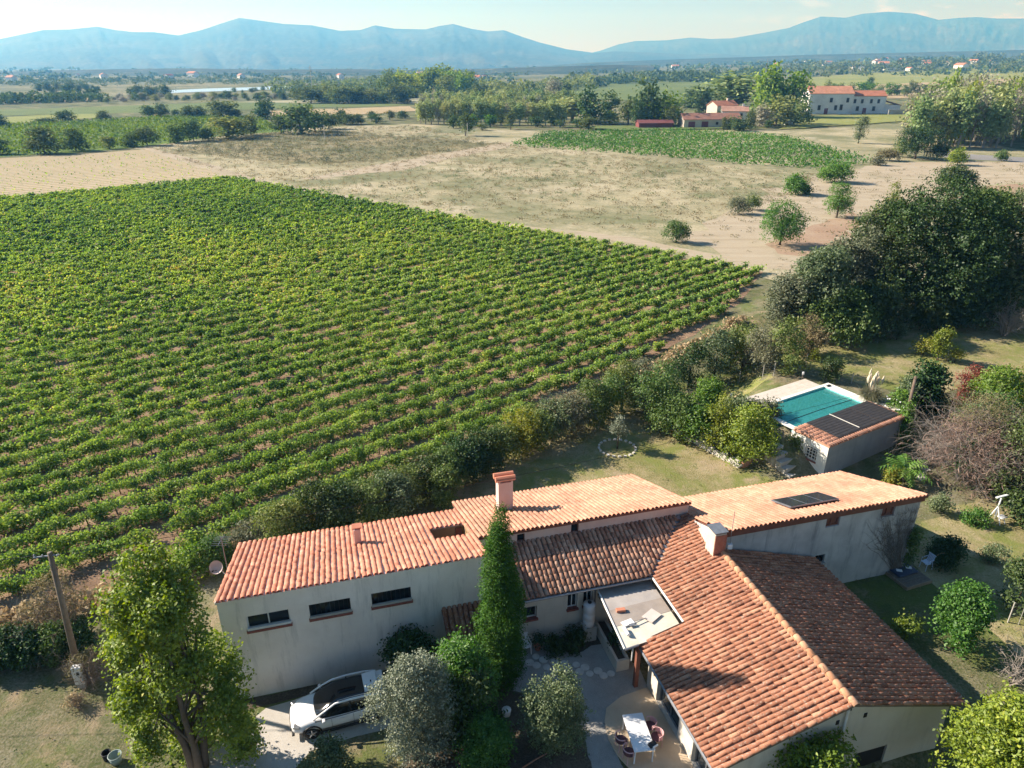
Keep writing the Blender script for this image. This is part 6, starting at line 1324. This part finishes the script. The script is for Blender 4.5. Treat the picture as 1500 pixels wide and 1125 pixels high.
# ---- shrubs and pines on the dry land
SL = [(1142, 359, 298, 62, L_green, 'round', 2600, 'round bright pine nearest the vineyard on the dirt track', 'pine_tree'), (1225, 319, 270, 42, L_green, 'round', 1800, 'smaller bright pine farther along the dirt track', 'pine_tree'), (990, 355, 324, 36, L_mid, 'round', 1000, 'round bush by itself at the vineyard corner of the dry field', 'field_bush'), (1165, 285, 257, 30, L_green, 'round', 900, 'round green bush where the track crosses the dry field', 'field_bush'), (1180, 284, 272, 14, L_mid, 'round', 250, 'tiny bush beside the round green bush', 'field_bush'), (1082, 314, 290, 36, L_grey, 'round', 800, 'sparse grey bush in the dry field', 'field_bush'), (1102, 308, 288, 26, L_mid, 'round', 600, 'darker bush touching the sparse grey bush', 'field_bush'), (1222, 267, 243, 48, L_green, 'round', 1400, 'wide low green bush at the end of the far vines', 'field_bush'), (1397, 279, 245, 50, L_dark, 'round', 1700, 'dark round bush behind the tall clump', 'field_bush'), (1402, 242, 217, 24, L_lime, 'round', 800, 'bright lime bush near the road', 'field_bush'), (1466, 236, 223, 16, L_mid, 'round', 400, 'small dark bush near the road at the right', 'field_bush'), (1372, 234, 212, 34, L_dark, 'round', 900, 'dark bush at the roadside', 'field_bush'), (1340, 233, 184, 62, L_dark, 'tree', 2200, 'big dark tree left of the road', 'field_tree'), (1320, 230, 205, 40, L_mid, 'round', 900, 'mid green bush below the big dark roadside tree', 'field_bush'), (1302, 236, 222, 36, L_drygrass, 'round', 700, 'tawny bush left of the roadside tree', 'field_bush'), (1285, 242, 228, 20, L_grey, 'round', 400, 'small grey bush at the tip of the far vines', 'field_bush'), (1257, 210, 170, 20, L_olive, 'poplar', 700, 'slim leaning tree alone in the meadow', 'field_tree')]
for i, (u, vb, vt, w_, lm, sh, n, lab, nm) in enumerate(SL): bush(nm, lab, 'tree' if 'tree' in nm else 'bush', u, vb, vt, w_*1.05, lm, sh, int(n*1.5), .22 if vb > 300 else .36, 18, 4500+i, True, tight=1.15, spike=.2, base=.05 if sh != 'tree' else .15, per=12)

# ================================================================== middle distance and far country
FL_mid = leafmat('far_mid_leaf', [(0, (0.101, 0.149, 0.047)), (0.5, (0.176, 0.236, 0.074)), (1, (0.284, 0.324, 0.121))], .35, .03)
FL_dark = leafmat('far_dark_leaf', [(0, (0.055, 0.094, 0.031)), (0.5, (0.101, 0.156, 0.046)), (1, (0.188, 0.235, 0.077))], .25, .03)
FL_pop = leafmat('far_poplar_leaf', [(0, (0.191, 0.263, 0.096)), (0.5, (0.303, 0.375, 0.152)), (1, (0.462, 0.510, 0.239))], .4, .03)
FL_sun = leafmat('far_sunny_leaf', [(0, (0.140, 0.217, 0.035)), (0.5, (0.252, 0.343, 0.056)), (1, (0.406, 0.462, 0.098))], .38, .03)
FL_grey = leafmat('far_grey_leaf', [(0, (0.216, 0.223, 0.149)), (0.5, (0.324, 0.317, 0.223)), (1, (0.459, 0.432, 0.324))], .3, .03)
FAR = {}
def proto(kind, k):
    key = (kind, k)
    if key in FAR: return FAR[key]
    sh, wr, n, leaf, lb, lm = {'round': ('round', .95, 520, .085, 12, FL_mid), 'dark': ('round', .95, 560, .085, 12, FL_dark), 'tall': ('round', .62, 520, .075, 14, FL_mid), 'poplar': ('poplar', .30, 420, .06, 12, FL_pop), 'sunny': ('round', .85, 560, .08, 14, FL_sun), 'cypress': ('column', .20, 420, .05, 9, FL_dark), 'conifer': ('poplar', .42, 420, .06, 12, FL_dark), 'grey': ('round', .8, 420, .08, 12, FL_grey), 'bare': ('poplar', .42, 240, .055, 12, FL_grey), 'green': ('poplar', .5, 420, .07, 10, L_green)}[kind]
    cr = crown(900+k*13+len(kind)*101+ord(kind[0]), 1, wr, sh, n, leaf, lb, 8, .75, .12 if kind in ('poplar', 'bare') else .02)
    me = npmesh('far_crown', cr[0], cr[1], lm, cr[2])
    tm = MB().tube([(0, 0, -.05), (.01, 0, .3), (0, .01, .75)], [.026, .02, .008], 5).mesh('far_trunk', M_barkpale if kind in ('poplar', 'bare') else M_bark)
    FAR[key] = (me, tm, wr); return FAR[key]
fr_ = np.random.default_rng(321)
def far_tree(u, vb, vt, wpx, kind, label, group=None, name=None):
    p = P(u, vb); h = zat(p.x, p.y, vt)-p.z; d = depth((p.x, p.y, p.z+h/2)); me, tm, wr = proto(kind, int(fr_.integers(0, 3)))
    nm = name or {'poplar': 'poplar_tree', 'bare': 'poplar_tree', 'cypress': 'cypress', 'conifer': 'conifer'}.get(kind, 'broadleaf_tree')
    t_ = tag(empty(nm, p, fr_.uniform(0, 6.28)), label, 'tree', group); sx = wpx*d/F/wr; t_.scale = (sx, sx, max(h, .8))
    link('crown', me, t_); link('trunk', tm, t_); return t_
# trees along the bright vines on the left
T1 = [(0, 226, 203, 30), (66, 225, 189, 48), (112, 221, 191, 36), (160, 218, 199, 20), (189, 215, 195, 30), (216, 213, 186, 34), (260, 209, 181, 30), (284, 207, 176, 30), (305, 206, 189, 22), (336, 203, 171, 50), (368, 199, 171, 28), (412, 196, 167, 28), (441, 197, 151, 42), (462, 193, 164, 38), (482, 189, 165, 30)]
for i, (u, vb, vt, w_) in enumerate(T1): far_tree(u, vb, vt, w_, 'dark' if i % 3 else 'tall', f'{ORD[i]} dark tree from the left in the line along the bright green vines', 'trees along the bright green vines')
T2 = [(97, 179, 162, 28), (152, 176, 163, 22), (218, 171, 156, 24), (234, 170, 152, 26), (258, 169, 161, 14), (276, 172, 156, 24), (296, 171, 155, 24), (326, 173, 147, 46), (345, 172, 160, 20), (385, 174, 144, 36), (4, 186, 165, 24), (60, 180, 173, 40)]
for i, (u, vb, vt, w_) in enumerate(sorted(T2)): far_tree(u, vb, vt, w_, 'dark', f'{ORD[i]} tree from the left among those behind the bright green vines', 'trees behind the bright green vines')
T3 = [(510, 183, 166, 20), (525, 182, 168, 20), (545, 178, 163, 14), (551, 181, 166, 16), (571, 176, 162, 14), (590, 174, 163, 18), (500, 182, 160, 24)]
for i, (u, vb, vt, w_) in enumerate(sorted(T3)): far_tree(u, vb, vt, w_, 'conifer' if w_ < 17 else 'dark', f'{ORD[i]} small tree from the left at the field top before the plantation', 'small trees left of the plantation')
# the plantation of slim poplars
for r_ in range(5):
    for k in range(24):
        u = 614+k*9.2+fr_.normal(0, 1.6)+r_*3; vb = 182-r_*4.6+k*.1; far_tree(u, vb, vb-30-fr_.uniform(0, 6), 9.5, 'poplar' if fr_.random() < .75 else 'bare', 'slim pale green poplar in the plantation above the dry field', 'poplars of the plantation')
T4 = [(664, 188, 168, 12), (673, 187, 172, 10), (682, 199, 166, 16), (692, 186, 168, 13), (706, 191, 181, 10), (718, 186, 168, 15), (735, 184, 168, 10), (748, 190, 165, 12), (785, 186, 170, 14), (812, 184, 170, 15), (820, 187, 175, 10), (845, 187, 174, 12), (862, 190, 170, 18)]
for i, (u, vb, vt, w_) in enumerate(sorted(T4)): far_tree(u, vb, vt, w_*1.2, 'green' if w_ % 2 else 'conifer', f'{ORD[i]} small tree from the left in front of the poplar plantation', 'small trees before the plantation')
# big trees round the two farms
T5 = [(868, 182, 130, 44, 'dark', 'big dark pine at the right end of the plantation'), (893, 180, 132, 22, 'conifer', 'dark pointed conifer right of the big dark pine'), (838, 178, 140, 36, 'poplar', 'leafy poplar left of the big dark pine'), (920, 184, 148, 26, 'conifer', 'dark conifer left of the tall eucalyptus'), (946, 184, 120, 50, 'dark', 'tall dark eucalyptus before the farms'), (934, 186, 146, 26, 'dark', 'dark tree at the foot of the tall eucalyptus'), (976, 184, 137, 50, 'sunny', 'bright green tree right of the tall eucalyptus'), (984, 186, 154, 18, 'conifer', 'dark conifer in front of the bright green tree'), (893, 182, 164, 34, 'sunny', 'low bright trees between conifers'), (1027, 166, 128, 42, 'dark', 'dark rounded tree behind the red roofed farm'), (1012, 158, 130, 20, 'cypress', 'small cypress behind the red roofed farm'), (1068, 165, 104, 58, 'poplar', 'pale tall poplar behind the red roofed farm'), (1078, 164, 122, 40, 'bare', 'pale feathery tree beside the tall poplar'), (1122, 172, 102, 56, 'sunny', 'huge yellow green plane tree left of the white manor'), (1158, 172, 106, 52, 'sunny', 'second huge plane tree against the white manor'), (1136, 184, 144, 64, 'round', 'broad mid green tree below the plane trees'), (1172, 182, 148, 30, 'round', 'mid green tree at the left end of the manor'), (1112, 186, 156, 34, 'grey', 'grey green tree right of the red roofed farm'), (1098, 190, 164, 18, 'dark', 'dark rounded shrub beside the farm'), (1083, 192, 172, 30, 'dark', 'dark shrub at the corner of the farm yard'), (1125, 188, 176, 12, 'dark', 'tiny dark shrub in the meadow edge'), (1273, 132, 114, 14, 'dark', 'dark umbrella pine behind the manor'), (1188, 138, 122, 10, 'conifer', 'small conifer at the left gable of the manor'), (1055, 178, 160, 9, 'cypress', 'slim cypress at the farm front, left one'), (1060, 190, 172, 6, 'cypress', 'slim cypress at the farm front, middle one'), (1068, 190, 171, 6, 'cypress', 'slim cypress at the farm front, right one'), (1020, 180, 164, 14, 'dark', 'round shrub before the farm doors')]
for q in T5: far_tree(*q)
T6 = [(1190+k*11+fr_.normal(0, 2), 140+fr_.uniform(-2, 3), 122+fr_.uniform(-3, 6), 14) for k in range(18)]
for i, (u, vb, vt, w_) in enumerate(T6): far_tree(u, vb, vt, w_, ('green', 'round', 'dark')[int(fr_.integers(0, 3))], f'{ORD[i]} small tree from the left in the orchard behind the manor', 'orchard trees behind the manor')
# poplar wood at the right
for k in range(76):
    u = 1330+fr_.uniform(0, 195); row = fr_.random(); vb = 196+row*22; hh = 64+fr_.uniform(0, 26)+(u-1400)*.06
    far_tree(u, vb, vb-hh, 19+fr_.uniform(0, 6), ('poplar', 'poplar', 'bare', 'bare', 'sunny')[int(fr_.integers(0, 5))], 'tall pale poplar in the wood at the right', 'poplars of the right hand wood')
for k in range(20):
    u = 1380+fr_.uniform(0, 140); far_tree(u, 172+fr_.uniform(-6, 4), 122+fr_.uniform(-8, 6), 30, ('bare', 'round')[k % 2], 'greyish tree at the back of the poplar wood', 'trees at the back of the wood')
# tree belts out in the plain
def belt_mass(u0, u1, v0, v1, hmin, hmax, n, mats_, label, aspect=1.0, jv=1.5, seed=1):
    rs = np.random.default_rng(seed); C, Z, T_ = [], [], []
    for k in range(n):
        t = (k+rs.uniform(-.4, .4))/max(1, n-1); p = P(u0+(u1-u0)*t, v0+(v1-v0)*t+rs.normal(0, jv)); d = math.hypot(p.x, p.y); hh = rs.uniform(hmin, hmax)*d/F; ww = hh*aspect*rs.uniform(.4, .75)
        q = sphere_dirs(rs, 70)*[ww, ww, hh*.5]*rs.uniform(.75, 1.05, (70, 1)); C.append(q+[p.x, p.y, p.z+hh*.5]); Z.append(np.full(70, hh*.28)); T_.append(rs.normal(rs.uniform(.25, .6), .12, 70))
    C = np.concatenate(C); V, Fq = leafquads(C, rs.normal(0, .7, C.shape)+[0, -.2, .5], np.concatenate(Z), rs, .85)
    tag(link('tree_belt', npmesh('tree_belt', V, Fq, mats_, np.clip(np.concatenate(T_), 0, 1))), label, kind='stuff')
def belt(u0, u1, v0, v1, hmin, hmax, n, kinds, label, group, aspect=1.0, jv=1.5):
    for k in range(n):
        t = (k+fr_.uniform(-.4, .4))/max(1, n-1); u = u0+(u1-u0)*t; vb = v0+(v1-v0)*t+fr_.normal(0, jv); hh = fr_.uniform(hmin, hmax)
        far_tree(u, vb, vb-hh, hh*aspect*fr_.uniform(.9, 1.5), kinds[int(fr_.integers(0, len(kinds)))], label, group)
belt(570, 690, 142, 138, 22, 38, 34, ['sunny', 'round', 'sunny'], 'yellow green tree in the copse behind the far red house', 'copse behind the red house', .9, 2)
belt(440, 600, 150, 150, 14, 26, 22, ['dark', 'round'], 'dark tree left of the far red house', 'trees left of the red house', 1.1)
for q in [(581, 152, 121, 36, 'dark', 'big dark tree left of the far red house'), (645, 150, 126, 16, 'dark', 'dark tree in front of the far red house'), (703, 147, 122, 26, 'dark', 'dark tree right of the far red house'), (620, 148, 128, 10, 'dark', 'small dark tree at the end of the far red house')]: far_tree(*q)
belt_mass(690, 870, 141, 128, 9, 18, 60, FL_mid, 'tree belt right of the far red house', 1.2, 3, 505)
for q in [(812, 146, 118, 28, 'grey', 'airy grey tree alone past the plantation'), (826, 146, 122, 20, 'dark', 'dark tree beside the airy grey tree'), (790, 145, 128, 14, 'conifer', 'conifer left of the airy grey tree')]: far_tree(*q)
belt_mass(0, 150, 152, 147, 7, 13, 40, FL_dark, 'dark hedge line across the left fields', 1.4, 1, 506)
belt(150, 460, 148, 144, 5, 12, 40, ['dark', 'round', 'grey'], 'tree in the belt below the lake', 'belt below the lake', 1.1)
belt(60, 145, 134, 133, 7, 13, 12, ['dark'], 'dark tree on the rise left of the lake', 'trees left of the lake')
belt(195, 240, 140, 139, 10, 16, 7, ['dark'], 'dark tree at the left tip of the lake', 'trees at the lake tip')
belt(330, 400, 136, 134, 4, 8, 7, ['dark', 'round'], 'tree on the near shore of the lake', 'trees on the lake shore')
belt_mass(400, 600, 133, 129, 6, 14, 46, FL_mid, 'far tree belt right of the lake', 1.2, 2, 504)
belt_mass(850, 1110, 123, 114, 7, 13, 80, FL_dark, 'dark belt of trees across the far plain', 1.3, 2.5, 501)
belt_mass(1100, 1520, 108, 92, 4, 9, 130, FL_dark, 'trees scattered over the far right country', 1.4, 4, 502)
belt_mass(-20, 620, 124, 118, 3, 6, 130, FL_dark, 'farthest tree belt of the left plain', 1.8, 2.5, 503)
# hazy woods that read as one mass
def woods(name, label, u0, u1, va, vb_, n, hpx, seed, m=L_dark):
    m = FL_mid if m is L_mid else FL_dark; rs = np.random.default_rng(seed); C = []; Z = []
    for k in range(n):
        u = rs.uniform(u0, u1); v = rs.uniform(va, vb_); p = P(u, v); d = math.hypot(p.x, p.y); hh = hpx*rs.uniform(.5, 1.3)*d/F
        c = rs.normal(0, 1, (16, 3))*[hh*.9, hh*.6, 0]+[p.x, p.y, p.z]; c[:, 2] += rs.uniform(.05, 1, 16)*hh; C.append(c); Z.append(np.full(16, hh*.8))
    C = np.concatenate(C); V, Fq = leafquads(C, rs.normal(0, .7, C.shape)+[0, -.3, .6], np.concatenate(Z), rs, .9)
    tag(link(name, npmesh(name, V, Fq, m, np.clip(rs.normal(.4, .2, len(Fq)), 0, 1))), label, kind='stuff')
woods('far_woods', 'hedges and copses of the far left plain', -6-60, 760, 104, 122, 400, 3.4, 401)
woods('far_woods', 'hedges and copses of the far right plain', 720, 1560, 84, 112, 460, 3.6, 402)
woods('far_woods', 'brown green copses among the far right fields', 950, 1560, 80, 104, 260, 3.6, 403, L_mid)

# ---- far buildings
M_farwall = mat('far_white_wall', (.80, .78, .76), (.62, .61, .61), .25, .9); M_farcream = mat('far_cream_wall', (.60, .52, .42), (.52, .45, .36), .3, .9); M_farroof = tilemat('far_clay_roof', [(0, (.36, .13, .075)), (.5, (.44, .18, .105)), (1, (.50, .24, .15))]); M_faroldroof = tilemat('far_old_roof', [(0, (.26, .12, .085)), (.5, (.34, .17, .12)), (1, (.40, .23, .17))])
M_shut = mat('grey_shutter', (.10, .11, .12), (.14, .15, .16), 3, .7); M_reddoor = mat('wine_red_door', (.17, .045, .05), (.22, .07, .07), 3, .7)
def far_house(name, label, loc, rz, L_, W_, Hh, pitch, wallm, roofm, wins=(), doors=(), chims=(), parent=None, hip=False, mono=False):
    """long side along local x, front facing local -y; wins = (x, z, w, h) on the front, with 'e' for the left gable end"""
    t_ = parent or tag(empty(name, loc, rz), label, 'building')
    o = Vector((0, 0, 0)) if parent is None else Vector(loc)
    rh = pitch*W_/2; mb = MB(); x, y = L_/2, W_/2
    mb.add([o+Vector(p) for p in [(-x, -y, -2), (x, -y, -2), (x, y, -2), (-x, y, -2), (-x, -y, Hh), (x, -y, Hh), (x, y, Hh), (-x, y, Hh), (-x, 0, Hh+rh), (x, 0, Hh+rh)]], [(0, 1, 5, 4), (2, 3, 7, 6), (1, 2, 6, 9, 5), (3, 0, 4, 8, 7)]); mb.build('wall', wallm, t_)
    e = .35; rf = MB()
    for s_ in (-1, 1):
        p4 = [Vector((-x-e, s_*(y+e), Hh-e*pitch)), Vector((x+e, s_*(y+e), Hh-e*pitch)), Vector((x+e, 0, Hh+rh)), Vector((-x-e, 0, Hh+rh))]
        if s_ > 0: p4 = p4[::-1]
        k_ = [o+p+Vector((0, 0, .25)) for p in p4]+[o+p+Vector((0, 0, .04)) for p in p4]; rf.add(k_, [(0, 1, 2, 3), (7, 6, 5, 4), (0, 4, 5, 1), (1, 5, 6, 2), (2, 6, 7, 3), (3, 7, 4, 0)])
    ro = rf.build('roof', roofm, t_)
    for cx, cy in chims: MB().box2(o+Vector((cx-.5, cy-.4, Hh)), o+Vector((cx+.5, cy+.4, Hh+rh+1.3))).build('chimney', wallm, ro)
    for q in wins:
        xx, z, ww, h_ = q[:4]
        if len(q) > 4: f_b, pb2 = ((-x-.12, xx-ww/2, z), (-x+.05, xx+ww/2, z+h_)), ((-x-.14, xx-ww/2+.15, z+.15), (-x-.08, xx+ww/2-.15, z+h_-.15))
        else: f_b, pb2 = ((xx-ww/2, -y-.12, z), (xx+ww/2, -y+.05, z+h_)), ((xx-ww/2+.15, -y-.14, z+.15), (xx+ww/2-.15, -y-.08, z+h_-.15))
        wo = MB().box2(o+Vector(f_b[0]), o+Vector(f_b[1])).build('window', M_shut, t_); MB().box2(o+Vector(pb2[0]), o+Vector(pb2[1])).build('pane', M_glass, wo)
    for xx, ww, h_ in doors: MB().box2(o+Vector((xx-ww/2, -y-.1, 0)), o+Vector((xx+ww/2, -y+.05, h_))).build('door', M_reddoor, t_)
    return t_
# the white manor: west end block and two lower ranges
pm = P(1246, 168); sc_ = depth(pm)/F
mz = R(-28)
mn = far_house('manor', 'big white manor with orange roofs on the rise beyond the meadow', P(1208, 166), mz+R(26), 24*1.0, 13, 10.5, .55, M_farwall, M_farroof, [(-6, 2, 1.6, 2.6), (0, 6, 1.6, 2.4), (6, 2, 1.6, 3), (9, 6, 1.5, 2.4), (3, 2, 1.6, 2.6), (-2.6, 6, 1.6, 2.8, 'e'), (2.6, 2.4, 1.6, 2.8, 'e'), (2.4, 7, 1.4, 2, 'e')], [(-2, 2, 3)])
far_house('manor_wing', None, (21.5, 2.2, 0), 0, 20, 10, 9.2, .5, M_farwall, M_farroof, [(-7, 5.4, 1.4, 2.2), (-3, 5.4, 1.4, 2.2), (2, 5.4, 1.4, 2.2), (6, 5.4, 1.4, 2.2), (-5, 1.5, 1.6, 2.4), (4, 1.5, 1.6, 2.4)], [(-1, 2, 3)], parent=mn)
MB().box2((30, -12, -1), (62, -11.5, 2.6)).build('yard_wall', M_conc, mn); MB().box2((31.6, -3, -2), (40, 4, 4.6)).build('annex', M_farwall, mn); MB().add([(31.4, -3.3, 7.0), (40.4, -3.3, 4.6), (40.4, 4.3, 4.6), (31.4, 4.3, 7.0), (31.4, -3.3, 6.7), (40.4, -3.3, 4.3), (40.4, 4.3, 4.3), (31.4, 4.3, 6.7)], [(0, 1, 2, 3), (7, 6, 5, 4), (0, 4, 5, 1), (1, 5, 6, 2), (2, 6, 7, 3), (3, 7, 4, 0)]).build('annex_roof', M_faroldroof, mn)
# the red roofed farm: long shed, two houses behind
fl = far_house('farm_shed', 'long low farm shed with a red tiled roof and wine red doors', P(1038, 186), R(8), 26, 8, 3.4, .55, M_farcream, M_faroldroof, [(2, 1.2, 1.2, 1.2)], [(-9.5, 3, 2.6), (-3.5, 3, 2.6)])
far_house('farm_house', 'pale farmhouse with an orange roof half hidden by trees', P(1056, 174), R(25), 13, 8, 6.4, .5, M_farcream, M_farroof, [(-3, 3.6, 1.1, 1.6), (2, 3.6, 1.1, 1.6)], chims=[(3, 0)])
far_house('farm_house', 'white farmhouse with a brown roof between shed and trees', P(1074, 178), R(-10), 12, 8, 4.8, .5, M_farwall, M_faroldroof, [(-2, 2.6, 1.1, 1.4), (3, 2.6, 1.1, 1.4)], chims=[(4, 0)])
far_house('barn', 'low dark red roofed barn left of the farm shed', P(958, 187), R(5), 15, 6, 2.0, .35, M_reddoor, mat('dark_red_roof', (.16, .05, .05), (.22, .08, .07), 2, .7))
far_house('red_house', 'long far house with a salmon roof in front of the copse', P(634, 139), R(4), 26, 10, 5, .45, M_farcream, M_farroof, [(-8, 2, 2, 2), (0, 2, 2, 2), (8, 2, 2, 2)])
far_house('red_house', 'orange walled far house at the right of the copse', P(660, 137), R(-20), 16, 10, 6.5, .5, mat('orange_wall', (.55, .30, .17), (.50, .27, .15), 1, .9), M_farroof, [(-3, 2, 2, 2), (3, 2, 2, 2)])
tag(MB().box2((0, 0, 0), (46, 12, 6)).build('white_hall', M_farwall, None, loc=P(1436, 84)), 'long white hall far off near the right edge of the plain', 'building')
tag(MB().box2((0, 0, 0), (30, 10, 5)).build('white_hall', M_farwall, None, loc=P(1296, 104)), 'low pale hall at the edge of the green field far right', 'building')
hs_ = far_house('far_house', 'tiny pale house scattered over the far plain', P(1180, 92), .3, 12, 8, 5, .5, M_farwall, M_farroof); hs_['group'] = 'tiny houses of the far plain'; hk = list(hs_.children)
hr = np.random.default_rng(88)
for k in range(75):
    u = hr.uniform(740, 1510) if k % 4 else hr.uniform(0, 740); v = hr.uniform(80, 104) if k % 4 else hr.uniform(107, 120)
    c = hs_.copy(); COL.objects.link(c); c.location = P(u, v); c.rotation_euler = (0, 0, hr.uniform(0, 3.14)); c.scale = (hr.uniform(.7, 1.9),)*3
    for ch in hk: q = ch.copy(); COL.objects.link(q); q.parent = c
# hay bales in the meadow, road-side masts and pylons
for i, (u, v) in enumerate(((1152, 184), (1159, 184))):
    p = P(u, v); tag(MB().tube([(-.9, 0, 1.1), (.9, 0, 1.1)], 1.1, 14).build('wrapped_bale', M_plasticw, None, loc=p), ('white wrapped bale at the meadow edge, left of the pair', 'white wrapped bale at the meadow edge, right of the pair')[i], 'bale')
def mast(u, vb, vt, label, lattice=False):
    p = P(u, vb); h = zat(p.x, p.y, vt)-p.z; t_ = tag(empty('pylon' if lattice else 'mast', p), label, 'mast')
    if lattice:
        mb = MB()
        for sx in (-1, 1):
            for sy in (-1, 1): mb.tube([(sx*h*.09, sy*h*.09, 0), (sx*h*.02, sy*h*.02, h*.6), (0, 0, h)], h*.006, 3)
        for k in range(7):
            z0 = h*k/9; z1 = h*(k+1)/9; w0 = h*.09*(1-k/8.5); mb.tube([(-w0, 0, z0), (w0*.9, 0, z1)], h*.004, 3); mb.tube([(w0, 0, z0), (-w0*.9, 0, z1)], h*.004, 3)
        mb.build('lattice', M_zinc, t_)
        for z in (.66, .78, .9): MB().tube([(-h*.14, 0, h*z), (h*.14, 0, h*z)], h*.006, 3).build('arm', M_zinc, t_)
    else: MB().tube([(0, 0, 0), (0, 0, h)], max(.12, h*.007), 5).build('shaft', M_conc, t_); MB().tube([(-h*.06, 0, h*.93), (h*.06, 0, h*.93)], max(.08, h*.005), 4).build('crossarm', M_zinc, t_)
mast(459, 146, 96, 'thin tall mast standing right of the lake'); mast(1119, 130, 86, 'lattice pylon above the plane trees', True); mast(858, 126, 98, 'thin lattice pylon over the far dark belt', True); mast(790, 124, 110, 'small thin mast over the middle of the plain'); mast(929, 124, 102, 'small thin mast right of the middle of the plain'); mast(1247, 108, 94, 'small pale mast at the foot of the green field'); mast(685, 201, 180, 'short wooden post in the dry field'); mast(476, 205, 183, 'thin pole at the left end of the scrub')
